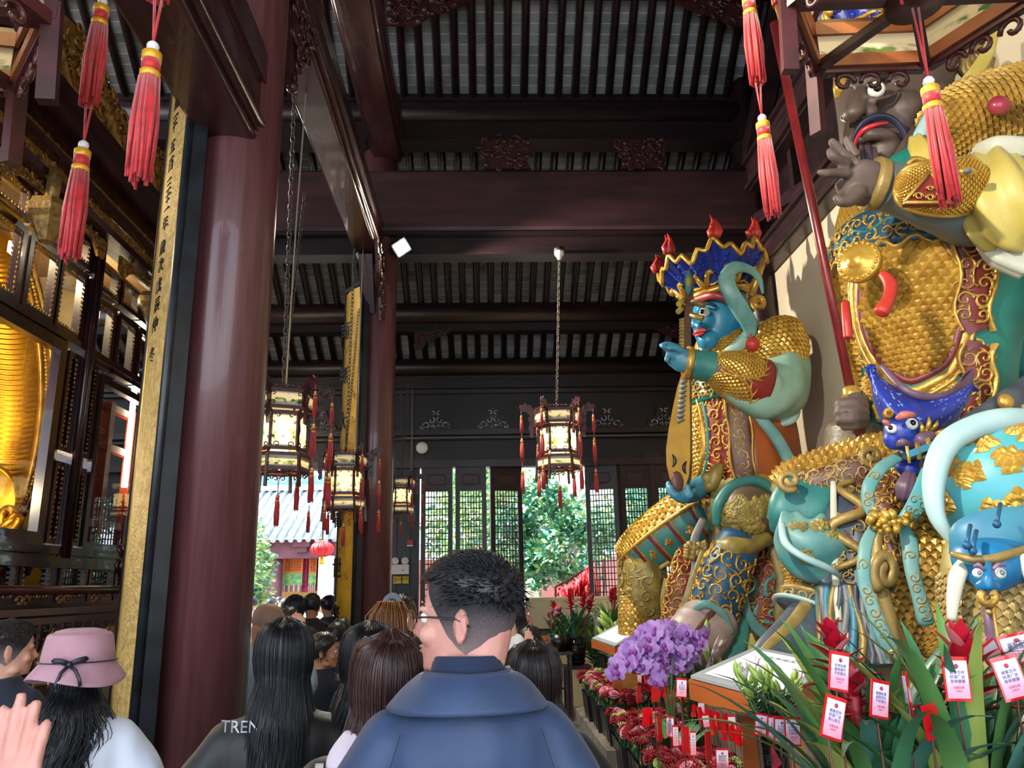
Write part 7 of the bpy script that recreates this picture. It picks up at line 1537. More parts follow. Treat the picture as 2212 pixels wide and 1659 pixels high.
            for k in range(26): q_ = k/26*6.283; sc.ell((.034*cos(q_), -.118, .208+.034*sin(q_)), .016, 7)
            hm(sc).build('scrunchie', cloth('grey scrunchie', '6a6a6e'), o, loc=(0, 0, 0))
        hm(m).build('hair', mt, o, loc=(0, 0, 0))
    if eyes:
        for sx in (-1, 1):
            m = MB().ell((sx*.031, .0875, .119), .0125, 10, mat=0); m.ell((sx*.031, .0985, .119), (.0055, .003, .0055), 8, mat=1); hm(m).build('eye', [EYEW, EYEB], o, loc=(0, 0, 0))
            hm(MB().tube([(sx*.014, .1, .143), (sx*.032, .098, .149), (sx*.05, .084, .143)], [.002, .0042, .001], 6)).build('eyebrow', HB, o, loc=(0, 0, 0))
        hm(MB().ell((0, .1045, .0585), (.02, .004, .0035), 10).ell((0, .1035, .0495), (.017, .004, .004), 10)).build('lips', M('lip pink', 'b8746a', .4), o, loc=(0, 0, 0))
    if extras: extras(o, HM_, hm, JL)
    return o
NAVYJ = cloth('navy jacket', '2a3f63', '233756', r=.6, bump=.06); BLKJ = cloth('black puffer', '0b0c11', r=.5); DKN = cloth('dark navy coat', '171d2b'); WHC = cloth('white wool coat', 'd5dbe6', r=.95); LILAC = cloth('pale lilac hood', 'dccfda', r=.95); DENIM = cloth('pale denim', '9fb2b4', '8ea4a8'); FUR = cloth('white fluffy knit', 'd3d2ca', r=1)
def collar(o, mat, z0=1.405, z1=1.475, r0=.115, r1=.105, name='collar', flare=.0, u0=-.2, u1=.7):
    C_ = Loft([((0, -.018, z0), (r0*1.12, 0, 0), (0, r0*.95, 0)), ((0, -.018, (z0+z1)/2), (r0*.98, 0, 0), (0, r0*.85, 0)), ((0, -.02, z1), (r1*.9, 0, 0), (0, r1*.82, 0))])
    return C_.mesh(nu=40, nv=8, u0=u0+.25+.5-.5, u1=u1+.25+.5-.5, thick=.008, rip=lambda u, v: .004*noise.noise(V((u*14, v*4, 2)))).build(name, mat, o, loc=(0, 0, 0))
def man_x(o, HM_, hm, JL):
    KN_ = cloth('navy knit', '1b2742', '16203a', r=.95)
    Loft([((0, -.018, 1.40), (.09, 0, 0), (0, .084, 0)), ((0, -.02, 1.455), (.08, 0, 0), (0, .078, 0)), ((0, -.024, 1.50), (.074, 0, 0), (0, .074, 0)), ((0, -.024, 1.506), (.066, 0, 0), (0, .066, 0))]).mesh(nu=40, nv=10, rip=lambda u, v: .0015*sin(u*240)).build('knit_collar', KN_, o, loc=(0, 0, 0))
    vs = []; C_ = MB()
    L_ = Loft([((0, -.022, 1.462), (.084, 0, 0), (0, .082, 0)), ((0, -.024, 1.472), (.098, 0, 0), (0, .096, 0)), ((0, -.024, 1.45), (.128, 0, 0), (0, .118, 0)), ((0, -.024, 1.405), (.168, 0, 0), (0, .142, 0))])
    L_.mesh(C_, 44, 12, 0, False, .33, 1.17, 0, 1, 0, lambda u, v: .006*noise.noise(V((u*9, v*2, 5))), .006).build('collar', NAVYJ, o, loc=(0, 0, 0))
    z = MB()
    for k in range(14): z.box((-.155+.004*k*.2, .055, 1.40+.006*k), (.006, .004, .003))
    for sx in (-1, 1): MB().tube([JL.on(.75+sx*.13, .63, .012), JL.on(.75+sx*.15, .5, .012), JL.on(.75+sx*.16, .35, .012), JL.on(.75+sx*.155, .2, .012)], .0009, 5).build('seam', DKN, o, loc=(0, 0, 0))
    g = MB()
    for sx in (-1, 1):
        g.tube([(sx*.034+.026*cos(q), .122-.25*abs(sx*.034+.026*cos(q))**1.4, .112+.022*sin(q)) for q in [i/20*6.283 for i in range(20)]], .0016, 6, closed=True)
        g.tube([(sx*.059, .108, .12), (sx*.078, .06, .122), (sx*.083, .0, .12), (sx*.082, -.03, .105)], .0022, 6, mat=1)
    g.tube([(-.01, .124, .118), (0, .127, .12), (.01, .124, .118)], .0016, 6)
    hm(g).build('glasses', [M('glasses gold', 'a08058', .25, .8), M('glasses dark', '2c2422', .25)], o, loc=(0, 0, 0))
    ln = MB()
    for sx in (-1, 1): ln.add([(sx*.034, .118, .112)]+[(sx*.034+.026*cos(q), .122-.25*abs(sx*.034+.026*cos(q))**1.4, .112+.022*sin(q)) for q in [i/20*6.283 for i in range(20)]], [(0, 1+i, 1+(i+1) % 20) for i in range(20)])
    hm(ln).build('lens', PANE, o, loc=(0, 0, 0))
person(1008, 1208, 1.75, 'man in a navy jacket and glasses seen from behind, head turned left', radians(6), radians(66), radians(-2), ('fade', HB), NAVYJ, vox=.006, eyes=True, topw=1.0, extras=man_x, skin=SKINP)
def hat_x(o, HM_, hm, JL):
    FELT = cloth('dusty pink felt', 'b98d98', 'ad808c', r=.95, bsc=400); m = MB()
    pr = [(.001, .262), (.05, .262), (.085, .254), (.098, .24), (.102, .246), (.112, .236), (.121, .19), (.126, .145), (.124, .143), (.135, .12), (.16, .088), (.168, .075), (.165, .072), (.13, .10), (.119, .14), (.112, .18)]
    m.lathe(pr, 44); m.v = [(x, y*1.08-.005, z+.018*sin(atan2(y, x)*2)*(1 if z < .12 else 0)) for x, y, z in m.v]; m.f = [f for f in m.f if len(f) < 10]; m.m = m.m[:len(m.f)]; m.sm = m.sm[:len(m.f)]; m.uv = m.uv[:len(m.f)]
    sq_ = lambda b_: (setattr(b_, 'v', [(x*.92, y*.92, .2+(z-.2)*.9) for x, y, z in b_.v]), b_)[1]; ht_ = hm(sq_(m)).build('felt_hat', FELT, o, loc=(0, 0, 0)); r = MB(); RBN = M('black ribbon', '1a1d29', .45)
    r.tube([(.1285*cos(q), .1285*1.08*sin(q)-.005, .143) for q in [i/40*6.283 for i in range(40)]], .009, 6, closed=True, flat=.25, up=(0, 0, 1)); r.v = [(x, y, .143+(z-.143)*1.0) for x, y, z in r.v]
    def rb(p, w=.011): r.tube([V(q) for q in p], w, 6, flat=.3, up=(0, 1, .0))
    y = -.152
    rb([(0, y, .14), (-.025, y-.012, .152), (-.05, y, .155), (-.055, y+.006, .148)]); rb([(0, y, .14), (.025, y-.012, .152), (.05, y+.004, .158), (.052, y+.01, .152)])
    rb([(0, y-.004, .138), (-.02, y-.02, .115), (-.03, y-.03, .08), (-.028, y-.032, .06)], .007); rb([(0, y-.004, .138), (.025, y-.02, .12), (.042, y-.03, .09), (.046, y-.03, .065)], .007); r.ell((0, y-.004, .14), (.011, .009, .011), 8)
    for sx in (-1, 1): pass
    hm(sq_(r)).build('hat_ribbon', RBN, ht_, loc=(0, 0, 0))
    MB().tube([JL.on(.75, v, .012) for v in (.1, .3, .5, .65)], .002, 5).build('seam', cloth('coat seam', '9aa3b5'), o, loc=(0, 0, 0))
person(180, 1343, 2.6, 'woman in a dusty pink felt hat with black bow and white coat', radians(16), 0, 0, ('hat', HB), WHC, extra=.03, vox=.012, topw=1.12, extras=hat_x)
def trend_x(o, HM_, hm, JL):
    p = [JL.on(.75, .42, .016)]
    t = text('TREND', .05, M('print grey', 'b9bcc4', .6), o, (V((-.092, -.158, 1.40)), (1, 0, 0), (0, .06, 1)), 'lettering', .002); t.location = (0, 0, 0)
    vv = [v.co.copy() for v in t.data.vertices]; t.data.vertices.foreach_set('co', [w for v in vv for w in (v.x, -.145*sqrt(max(.05, 1-(v.x/.21)**2))-.02, v.z)])
person(618, 1343, 2.5, 'woman with very long straight black hair in a black jacket', radians(10), 0, 0, ('long', HB), BLKJ, vox=.012, topw=1.1, extras=trend_x)
def hood_x(o, HM_, hm, JL):
    m = MB(); L_ = Loft([((-.0, -.03, 1.47), (.105, 0, 0), (0, .10, 0)), ((0, -.05, 1.43), (.14, 0, 0), (0, .135, 0)), ((0, -.08, 1.36), (.15, 0, 0), (0, .135, 0)), ((0, -.10, 1.26), (.13, 0, 0), (0, .12, 0)), ((0, -.11, 1.17), (.08, 0, 0), (0, .085, 0)), ((0, -.11, 1.13), (.02, 0, 0), (0, .03, 0))]); L_.mesh(m, 36, 20, rip=lambda u, v: .014*noise.noise(V((u*8, v*5, 4))))
    m.build('hood', LILAC, o, loc=(0, 0, 0)); m = MB()
    for k in range(26): t = k/25; m.box((-.165-.02*t, -.10+.02*t, 1.40-.4*t), (.02, .05, .012))
    m.build('patterned_trim', cloth('grey white trim', '8c8f95', 'd8d8d4', sc=60), o, loc=(0, 0, 0))
person(838, 1368, 1.98, 'woman with shoulder-length reddish brown hair and a pale lilac hood', radians(10), radians(5), radians(-8), ('mid', HBR), BLKJ, vox=.012, topw=1.1, extras=hood_x)
person(796, 1352, 2.6, 'woman with loose black hair behind the brown-haired woman', radians(14), 0, 0, ('mid', HB), BLKJ, vox=.013)
def mask_x(o, HM_, hm, JL):
    m = MB(); L_ = Loft([((0, .045, .0), (.052, 0, 0), (0, .075, 0)), ((0, .05, .04), (.06, 0, 0), (0, .072, 0)), ((0, .05, .085), (.055, 0, 0), (0, .078, 0))]); L_.mesh(m, 20, 6, 0, False, .02, .48, 0, 1)
    for sx in (-1, 1): m.tube([(sx*.058, .06, .08), (sx*.077, .0, .11), (sx*.078, -.03, .1)], .002, 4); m.tube([(sx*.055, .05, .01), (sx*.076, -.01, .07), (sx*.078, -.03, .09)], .002, 4)
    hm(m).build('face_mask', cloth('white mask', 'e5e9ee'), o, loc=(0, 0, 0))
person(576, 1303, 4.6, 'bald man with a white face mask and pale denim jacket beside the front column', radians(-30), radians(-12), radians(12), ('bald', M('shaved hair', '9a7766', .6)), DENIM, vox=.01, extras=mask_x, skin=SKIN2, arms=('down', 'high'), wr=(None, (at(648, 1395, 4.1), (-.12, .05, 1), (-.2, 1, 0), at(660, 1480, 4.2))), curl_=.06)
person(700, 1376, 5.4, 'boy with short black hair in profile facing right', radians(-25), radians(-55), radians(2), ('short', HDB), DKN, vox=.009, skin=SKIN2, eyes=True, head_scale=1.12, arms=('pray', 'pray'))
person(675, 1284, 8.4, 'man with short dark hair in a black coat in front of the courtyard opening', radians(5), 0, 0, ('short', HB), BLKJ, skin=SKIN2)
person(638, 1287, 7.6, 'person with rounded black hair left of the black-coated man', radians(15), 0, 0, ('bob', HB), BLKJ)
person(712, 1288, 9.6, 'man in a dark navy hooded coat nearest the opening', radians(-10), radians(-20), 0, ('short', HB), cloth('blue black coat', '1b2940'))
person(622, 1311, 6.3, 'person with flat dark hair behind the raised hand', 0, radians(20), radians(-10), ('short', HDB), BLKJ, arms=('down', 'down'))
person(738, 1335, 7.2, 'person in a dark navy coat just left of the yellow couplet board', radians(8), 0, radians(-14), ('short', HB), DKN)
person(728, 1346, 6.6, 'small person in black between the boy and the couplet board', 0, 0, 0, ('short', HB), BLKJ, skin=SKIN2)
person(860, 1300, 3.7, 'woman with a ginger ponytail and grey scrunchie', radians(2), radians(-10), radians(4), ('pony', HDB), BLKJ, vox=.012, extra=-.02)
person(876, 1294, 10.6, 'grey-haired old man facing the viewer by the dark boards', radians(170), radians(8), radians(-16), ('grey', HGR), BLKJ, skin=SKIN2, eyes=True, vox=.009)
person(906, 1352, 4.4, 'person in a dark puffer praying beside the glasses of the navy-jacket man', radians(40), radians(10), 0, ('short', HB), DKN, arms=('pray', 'pray'), vox=.009, skin=SKIN2)
person(1120, 1306, 6.8, 'woman in black glasses praying with hands raised to her face', radians(-24), radians(-48), radians(-8), ('bob', HDB), BLKJ, arms=('high', 'high'), vox=.009, skin=SKIN, eyes=True)
person(1080, 1290, 4.2, 'person in a white fluffy sweater raising joined hands behind the navy-jacket man', radians(-12), 0, radians(-4), ('mid', HB), FUR, vox=.009, wr=(((at(1090, 1388, 4.0)), (.05, .05, 1), (-1, 0, 0), at(1098, 1450, 3.9)), ((at(1112, 1386, 3.95)), (-.08, .05, 1), (-1, .2, 0), at(1122, 1450, 3.85))))
person(1152, 1388, 2.55, 'woman with dark brown hair behind the right shoulder of the navy jacket', radians(-6), 0, radians(-6), ('mid', HDB), BLKJ, vox=.012)
person(1150, 1352, 5.6, 'person with one open hand raised right of the praying woman', radians(-20), 0, radians(-20), ('short', HB), BLKJ, vox=.009, wr=(None, ((at(1136, 1410, 5.3)), (.25, .1, 1), (0, 1, 0), at(1120, 1440, 5.3))))
person(30, 1346, 3.6, 'man with cropped hair in a navy jacket at the far left, facing right', radians(-12), radians(-42), radians(2), ('fade', HDB), cloth('dark blue jacket', '161c2c'), vox=.009, skin=SKIN)
person(0, 0, 0, 'person mostly out of view raising a hand at the bottom left corner', 0, 0, 0, ('short', HB), cloth('white cuff coat', 'd9d3cf'), loc=(-1.08, .95, 0), ht=1.66, vox=.0048, skin=SKINP, wr=(None, (at(8, 1815, 1.16), (.03, .0, 1), (.15, 1, 0), at(-60, 2150, 1.05))), curl_=.07)
# ================================================================ courtyard
MB().box((-6, 33, -.35), (90, 40, .3)).build('courtyard_ground', M('pale paving', 'a8a29a', .8, c2='8d877f', sc=2), kind='structure')
RTILE = M('grey roof tiles', 'a9b4bd', .6, c2='8e9aa5', sc=6); OCHRE = M('ochre wall', 'b98e4f', .7); OXB = M('oxblood beam', '6a3442', .5, c2='4d2834', sc=4); OXD = M('dark interior', '2a1d24', .7)
YH = 24.0; hall = thing('temple_hall', 'temple hall across the courtyard with pale tiled roof and red beams', 'building', (-11.5, YH+3, -.2))
xa_, xb_ = -20.0, -2.6; ze = at(650, 1165, YH).z; zr = at(650, 1060, YH+3.4).z
m = MB(); sl_ = (zr-ze)/3.4
m.add([(xa_, YH, ze), (xb_, YH, ze), (xb_, YH+3.4, zr), (xa_, YH+3.4, zr)], [(0, 1, 2, 3)]); n = int((xb_-xa_)/.26)
for k in range(n): x = xa_+.13+k*.26; m.tube([(x, YH-.03, ze+.03), (x, YH+3.4, zr+.03)], .075, 6); m.tube([(x, YH-.05, ze-.04), (x, YH+.02, ze+.03)], .08, 6)
m.build('roof', RTILE, hall)
m = MB(); x = (xa_+xb_)/2; w = xb_-xa_; z1 = at(650, 1010, YH+3.4).z
m.box((x, YH+3.5, (zr+z1)/2), (w, .5, z1-zr), mat=0); m.box((x, YH+3.4, z1+.05), (w, .7, .1), mat=1); m.box((x, YH+3.22, zr+.35), (w, .06, .3), mat=2); m.box((x, YH+3.22, zr+1.0), (w, .06, .35), mat=1)
for k in range(60): xx = xa_+k*.29; m.box((xx, YH+3.18, zr+1.0), (.14, .05, .07), mat=3); m.box((xx, YH+3.18, zr+.36), (.1, .05, .16), mat=4)
m.build('ridge_wall', [M('white render', 'e8e4da', .8), M('yellow frieze', 'cdb36a', .7), M('blue frieze', '6fb3d0', .6), INK, M('white tile', 'f1f1ee', .6)], hall)
m = MB(); zb = at(650, 1170, YH).z; z2 = at(650, 1196, YH+.6).z; z3 = at(650, 1178, YH+.6).z
m.box((x, YH+.5, (z2+z3)/2), (w, .3, (z3-z2)*2.2)).build('beam', OXB, hall)
MB().box((x, YH+.7, zb-.1), (w, .1, .35)).build('eave_board', OCHRE, hall)
for k in range(14): MB().box((xa_+.7+k*1.25, YH+.4, zb-.05), (.5, .5, .18)).box((xa_+.7+k*1.25, YH+.4, zb-.2), (.3, .3, .2)).build('bracket', OXB, hall)
MB().box((x, YH+4, 1.8), (w, .2, 4.4)).build('back_wall', OCHRE, hall)
for px in (595, 706, 735): c = at(px, 1240, YH+.6); MB().tube([(c.x, YH+.6, -.2), (c.x, YH+.6, zb-.2)], .22, 14).build('column', OXB, hall)
MB().tube([(at(706, 1240, YH+.4).x, YH+.3, -.2), (at(706, 1240, YH+.4).x, YH+.3, z2-.1)], .24, 14).build('pale_column', M('white pillar cloth', 'e6ecf2', .6), hall)
bm = lambda n, a, b_, sc: M(n, a, .7, c2=b_, sc=sc, st=(1, 1, 3))
for px0, px1, py0, py1, mt, lb in ((580, 598, 1197, 1262, cloth('magenta brocade', 'a83258', '7d2040', sc=9), 'magenta hanging pillar banner at the left of the far hall'), (652, 668, 1197, 1266, cloth('magenta brocade', 'a83258'), 'magenta hanging pillar banner right of the orange banner'), (681, 690, 1197, 1264, cloth('magenta brocade', 'a83258'), 'narrow magenta banner beside the pale pillar')):
    a, b_ = at(px0, py0, YH+1), at(px1, py1, YH+1); m = MB(); nn = 14; vs = []
    for i in range(nn+1): t = i/nn; xx = a.x+(b_.x-a.x)*t; vs += [V((xx, YH+1+.05*sin(t*18), a.z)), V((xx, YH+1+.05*sin(t*18), b_.z))]
    m.add(vs, [(2*i, 2*i+1, 2*i+3, 2*i+2) for i in range(nn)], 0, True)
    for i in range(nn): xx = a.x+(b_.x-a.x)*i/nn; m.tube([(xx, YH+1, b_.z), (xx, YH+1, b_.z-.18)], .014, 4)
    m.build('banner', mt, label=lb, cat='banner', group='hanging banners in the far hall')
for px0, px1, lb in ((614, 652, 'orange banner of black writing above a green dragon panel in the far hall'), (669, 682, 'narrower orange banner of writing with green panel behind the red lantern')):
    a, b_ = at(px0, 1197, YH+.9), at(px1, 1274, YH+.9); o = thing('banner', lb, 'banner', tuple(a), 'hanging banners in the far hall'); zm = at(px0, 1238, YH+.9).z; ze_ = at(px0, 1264, YH+.9).z
    MB().box(((a.x+b_.x)/2, YH+.9, (a.z+zm)/2), (b_.x-a.x, .02, a.z-zm)).build('orange_field', cloth('orange silk', 'cf6a22'), o); MB().box(((a.x+b_.x)/2, YH+.89, (ze_+zm)/2), (b_.x-a.x, .02, zm-ze_)).build('green_field', M('green brocade', '1c7a58', .6, c2='8aa85a', sc=9), o)
    nc = int((b_.x-a.x)/.085); text('\n'.join(''.join('心经无眼耳鼻舌身意色声香味触法'[(i*5+j*3) % 15] for j in range(nc)) for i in range(6)), .082, INK, o, ((a.x+b_.x)/2 and V(((a.x+b_.x)/2, YH+.885, (a.z+zm)/2)), (1, 0, 0), (0, 0, 1)), ls=1.0)
    f = MB()
    for i in range(16): f.box((a.x+(b_.x-a.x)*(i+.5)/16, YH+.89, ze_-.1), ((b_.x-a.x)/18, .02, .2), mat=i % 4)
    f.build('fringe', [CYAN, YELP, CORAL, PURP], o)
# red lantern in the courtyard
p = at(696, 1186, 19); o = thing('red_lantern', 'round red lantern with yellow tassel hanging before the far hall', 'lantern', tuple(p)); r = 25*mpp(p)
m = MB(); m.lathe([(r*.25, -r*.62), (r*.6, -r*.52), (r*.9, -r*.28), (r, 0), (r*.9, r*.28), (r*.6, r*.52), (r*.25, r*.62)], 28, p)
for k in range(14): q = k/14*6.283; m.tube([p+V((rr*cos(q)*1.01, rr*sin(q)*1.01, z)) for rr, z in ((r*.25, -r*.62), (r*.6, -r*.52), (r*.9, -r*.28), (r, 0), (r*.9, r*.28), (r*.6, r*.52), (r*.25, r*.62))], .012, 4)
m.build('shade', M('red lantern silk', 'c31f2c', .5, sss=.1), o); MB().lathe([(r*.26, r*.58), (r*.26, r*.72), (r*.1, r*.74)], 14, p).lathe([(r*.26, -r*.72), (r*.26, -r*.58)], 14, p).build('cap', GOLDB, o); MB().lathe([(r*.1, -r*.72), (r*.2, -r*.85), (r*.24, -r*1.3)], 12, p).build('tassel', M('yellow tassel', 'd9b840', .6), o); MB().tube([p+V((0, 0, r*.7)), p+V((0, 0, 4.5))], .02, 5).build('cord', IRON, o)
# trees
def tree(x, y, z0, trunk, crown, label, n, seed, ls=.14, mats=None, br=True):
    g = random.Random(seed); o = thing('tree', label, 'tree', (x, y, z0), 'courtyard trees'); t = MB(); c0 = V(crown[0]); cr_ = V(crown[1])
    t.tube([(x, y, z0), (x+.1, y, z0+(c0.z-z0)*.5), c0-V((0, 0, cr_.z*.4))], [trunk, trunk*.8, trunk*.5], 10)
    for k in range(7): a = g.random()*6.28; t.tube([c0-V((0, 0, cr_.z*.8)), c0+V((cos(a)*cr_.x*.5, sin(a)*cr_.y*.5, g.uniform(-.4, .4)*cr_.z))], [trunk*.4, trunk*.12], 6)
    t.build('trunk', M('pale bark', 'b9b0a0', .8, c2='8d8474', sc=4), o); L_ = MB(); cl_ = []
    for k in range(26): a, b = g.random()*6.28, g.uniform(-1, 1); r_ = g.uniform(.55, .95); cl_.append((c0+V((cr_.x*r_*cos(a)*sqrt(1-b*b), cr_.y*r_*sin(a)*sqrt(1-b*b), cr_.z*r_*b)), g.uniform(.22, .4)))
    for k in range(n):
        c, q = g.choice(cl_); d = V((g.gauss(0, 1), g.gauss(0, 1), g.gauss(0, 1))).normalized(); p = c+V((d.x*cr_.x, d.y*cr_.y, d.z*cr_.z))*q*g.random()**.4; u = V((g.gauss(0, 1), g.gauss(0, 1), g.gauss(0, .6)-.3)).normalized(); w = u.orthogonal().normalized(); w = (w*cos(k)+u.cross(w)*sin(k)); s = ls*g.uniform(.6, 1.3)
        L_.add([p, p+u*s*.5+w*s*.24, p+u*s, p+u*s*.5-w*s*.24], [(0, 1, 2, 3)], g.choice((0, 0, 1, 2)))
    L_.build('foliage', mats or [M('tree leaf', '4f9270', .5, tr=.0), M('tree leaf light', '93c07c', .5), M('tree leaf blue', '45877f', .45)], o)
c = at(1200, 1160, 16.5); tree(c.x+.1, 16.5, -.2, .18, ((c.x, 16.5, c.z), (1.25, 1.1, 1.1)), 'round glossy green tree filling the open lattice doorway', 5200, 3, .17)
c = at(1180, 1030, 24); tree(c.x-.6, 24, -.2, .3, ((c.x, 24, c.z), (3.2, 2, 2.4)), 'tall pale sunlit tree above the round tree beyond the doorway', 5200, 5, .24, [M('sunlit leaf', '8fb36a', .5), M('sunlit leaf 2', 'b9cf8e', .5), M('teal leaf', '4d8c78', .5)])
c = at(1430, 1110, 18); tree(c.x, 18, -.2, .25, ((c.x, 18, c.z), (2.0, 1.6, 2.4)), 'dense blue-green tree behind the right lattice leaves', 5200, 7, .2)
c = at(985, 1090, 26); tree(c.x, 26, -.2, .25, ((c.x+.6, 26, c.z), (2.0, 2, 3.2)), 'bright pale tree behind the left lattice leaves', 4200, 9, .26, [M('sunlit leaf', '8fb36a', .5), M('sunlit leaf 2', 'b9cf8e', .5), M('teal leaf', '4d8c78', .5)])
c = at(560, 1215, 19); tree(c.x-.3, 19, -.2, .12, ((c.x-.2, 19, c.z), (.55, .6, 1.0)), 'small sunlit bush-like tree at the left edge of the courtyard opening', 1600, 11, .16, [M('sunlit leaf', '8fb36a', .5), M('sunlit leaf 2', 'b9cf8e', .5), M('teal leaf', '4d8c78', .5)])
# red ribbon stand
p = at(1245, 1255, 15); o = thing('ribbon_rack', 'rack heaped with bright red prayer ribbons outside the doorway', 'rack', (p.x, 15, -.2)); rb_ = MB(); g = random.Random(4)
for k in range(260):
    t = g.random(); x0 = p.x-.34+.7*t; z0 = p.z-.12+.5*t**1.6+g.uniform(-.1, .02); rb_.tube([(x0, 15+g.uniform(-.25, .25), z0), (x0+g.uniform(-.04, .04), 15-.2+g.uniform(-.1, .1), z0-.3), (x0+g.uniform(-.08, .08), 14.75, z0-g.uniform(.5, 1.0))], .022, 4, flat=.3)
rb_.build('ribbons', M('bright red ribbon', 'd8121e', .5, c2='a80c16', sc=5), o)
MB().tube([(p.x-.4, 15, -.2), (p.x-.4, 15, p.z-.1), (p.x+.55, 15, p.z+.4), (p.x+.4, 15, -.2)], .03, 6).build('rail', OXB, o)
# far wall and hall glimpsed through the lattices
MB().box((4.5, 30, 1.2), (18, .3, 3.0)).build('courtyard_wall', M('pink courtyard wall', 'a86a68', .8), kind='structure')
# courtyard crowd
src = [q for q in COL.objects if q.get('category') == 'person' and q.children and any(c_.name.startswith('jacket') for c_ in q.children)]
def simple(x, y, h, yaw, mt, hm_, label):
    o = thing('person', label, 'person', (x, y, -.2), 'visitors in the courtyard'); o.rotation_euler = (0, 0, yaw); s = h/1.7; o.scale = (s, s, s); b = MB()
    b.ell((0, 0, 1.58), (.08, .098, .12), 12); limb(b, [(0, -.01, 1.36), (0, -.01, 1.5)], [.056, .05]); b.ell((0, .1, 1.56), (.014, .02, .02), 8)
    for sx in (-1, 1): limb(b, [(sx*.18, 0, 1.34), (sx*.25, .02, 1.1), (sx*.2, .2, 1.05)], [.05, .04, .035], 8, 8); limb(b, [(sx*.09, 0, .88), (sx*.1, 0, .48), (sx*.1, 0, .05)], [.09, .06, .05], 8, 8); b.ell((sx*.1, .05, .04), (.045, .12, .04), 8)
    Loft([((0, 0, .8), (.16, 0, 0), (0, .11, 0)), ((0, 0, 1.2), (.15, 0, 0), (0, .1, 0)), ((0, 0, 1.36), (.16, 0, 0), (0, .09, 0)), ((0, 0, 1.42), (.06, 0, 0), (0, .05, 0))]).mesh(b, 14, 6); fuse(b, 'body', SKIN2, o, .02, 1, loc=(0, 0, 0))
    j = MB(); Loft([((0, 0, .74), (.2, 0, 0), (0, .15, 0)), ((0, 0, 1.2), (.19, 0, 0), (0, .14, 0)), ((0, 0, 1.37), (.17, 0, 0), (0, .11, 0)), ((0, 0, 1.43), (.08, 0, 0), (0, .07, 0))]).mesh(j, 16, 8)
    for sx in (-1, 1): limb(j, [(sx*.17, 0, 1.33), (sx*.25, .02, 1.1), (sx*.21, .17, 1.06)], [.075, .065, .05], 8, 8)
    fuse(j, 'jacket', mt, o, .022, 2, loc=(0, 0, 0)); m = MB(); cap2 = [(.001, .135), (.06, .12), (.095, .06), (.105, .0), (.09, -.06)]
    m.lathe([(r_, z_) for r_, z_ in cap2], 14, (0, -.02, 1.59)); m.f.pop(-2); m.m.pop(); m.sm.pop(); m.uv.pop(); m.build('hair', hm_, o, loc=(0, 0, 0)); return o
cols = [cloth('white top', 'dfe3e6'), cloth('blue top', '3d5fa0'), cloth('black top', '16171c'), cloth('sky top', '9cc4dd'), cloth('beige top', 'c9b79c'), cloth('plum top', '5a3550')]
names = ['white', 'blue', 'black', 'sky blue', 'beige', 'plum']; prot = [simple(-30-i, 30, 1.65, 0, cols[i], HB, 'x') for i in range(6)]
g = random.Random(13)
used = [(at(560, 1215, 19).x-.3, 19)]
for k in range(34):
    
    for t_ in range(60):
        px = 546+g.random()*218; Y = g.uniform(15, 23); p = at(px, 1290, Y)
        if all((p.x-a_)**2+(Y-b_)**2 > .45 for a_, b_ in used): break
    used.append((p.x, Y)); q = prot[k % 6]; c = q if k < 6 else dup(q); c.location = (p.x, Y, -.2); c.rotation_euler = (0, 0, g.uniform(-3, 3)); s = g.uniform(1.52, 1.74)/1.7; c.scale = (s, s, s)
    c['label'] = 'small distant visitor in %s in the courtyard crowd beyond the opening' % ('a '+names[k % 6]+' top')
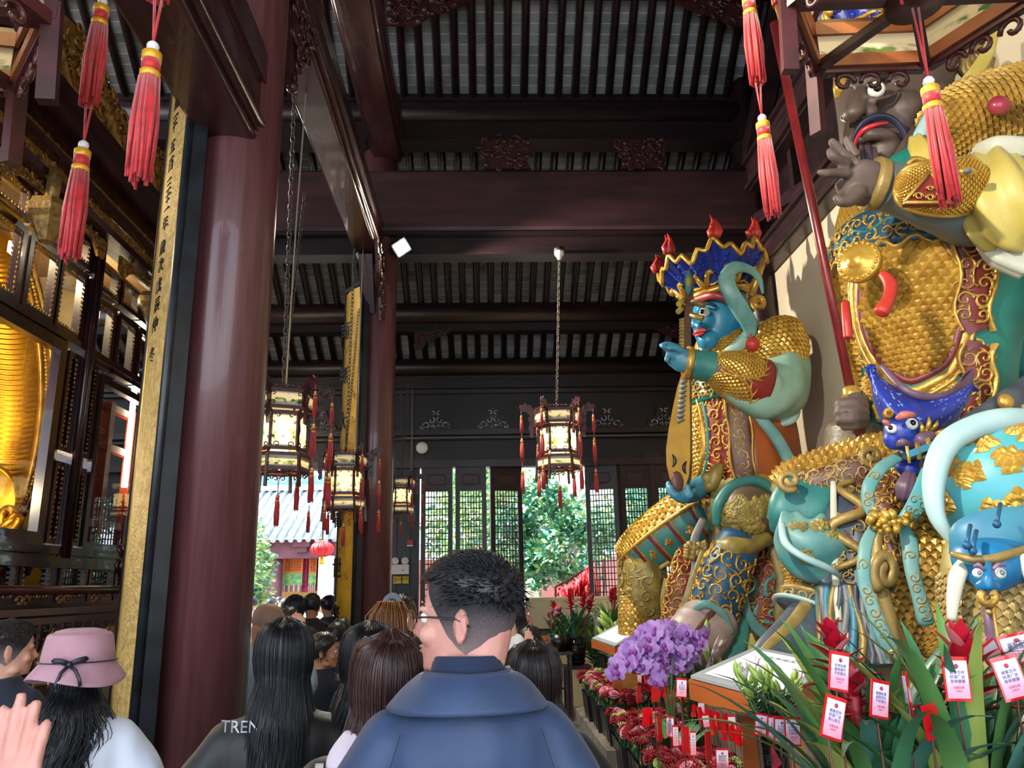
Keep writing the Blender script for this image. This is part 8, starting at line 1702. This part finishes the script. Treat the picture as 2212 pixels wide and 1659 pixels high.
# ---------------------------------------------------------------- light
wd = bpy.data.worlds.new('sky'); S.world = wd; wd.use_nodes = True
nt = wd.node_tree; bg = nt.nodes['Background']
sk = nt.nodes.new('ShaderNodeTexSky'); sk.sky_type = 'HOSEK_WILKIE'; sk.turbidity = 3; sk.ground_albedo = .5
sk.sun_direction = V((-.45, -.5, .74)).normalized()
mx = nt.nodes.new('ShaderNodeMix'); mx.data_type = 'RGBA'; mx.inputs[0].default_value = .6; mx.inputs[7].default_value = (.85, .93, 1.05, 1)
nt.links.new(sk.outputs[0], mx.inputs[6]); nt.links.new(mx.outputs[2], bg.inputs['Color']); bg.inputs['Strength'].default_value = 2.6
sun = bpy.data.objects.new('sun', bpy.data.lights.new('sun', 'SUN')); COL.objects.link(sun); sun.data.energy = 11; sun.data.angle = .01; sun.data.color = (1, .95, .86)
sun.rotation_euler = V((-.62, .05, .78)).normalized().to_track_quat('Z', 'Y').to_euler()
for nm, p, tg, e, sz in (('floodlight beam', at(866, 533, 8.55), (3.0, 7.2, 2.6), 430, 125), ('floodlight beam', V((-.9, 1.5, 4.1)), (3.1, 4.6, 2.4), 330, 80), ('floodlight beam', at(304, 380, 8.3), (-3.2, 6.2, 4.6), 160, 130)):
    l = bpy.data.lights.new(nm, 'SPOT'); l.energy = e; l.color = (1, .91, .74); l.spot_size = radians(sz); l.spot_blend = .4; l.shadow_soft_size = .06
    o = bpy.data.objects.new(nm, l); COL.objects.link(o); o.location = p+V((.1, -.12, 0)); o.rotation_euler = (V(tg)-p).to_track_quat('-Z', 'Y').to_euler()
S.cycles.use_adaptive_sampling = True; S.cycles.adaptive_threshold = .05
S.cycles.use_denoising = True; S.cycles.denoiser = 'OPENIMAGEDENOISE'
S.cycles.max_bounces = 5; S.cycles.diffuse_bounces = 3; S.cycles.glossy_bounces = 3; S.cycles.transmission_bounces = 4; S.cycles.transparent_max_bounces = 12
S.cycles.sample_clamp_indirect = 6; S.cycles.caustics_reflective = False; S.cycles.caustics_refractive = False
vs_ = S.view_settings; vs_.view_transform = 'Standard'; vs_.look = 'None'; vs_.gamma = 1; vs_.use_curve_mapping = False; vs_.exposure = 1.42
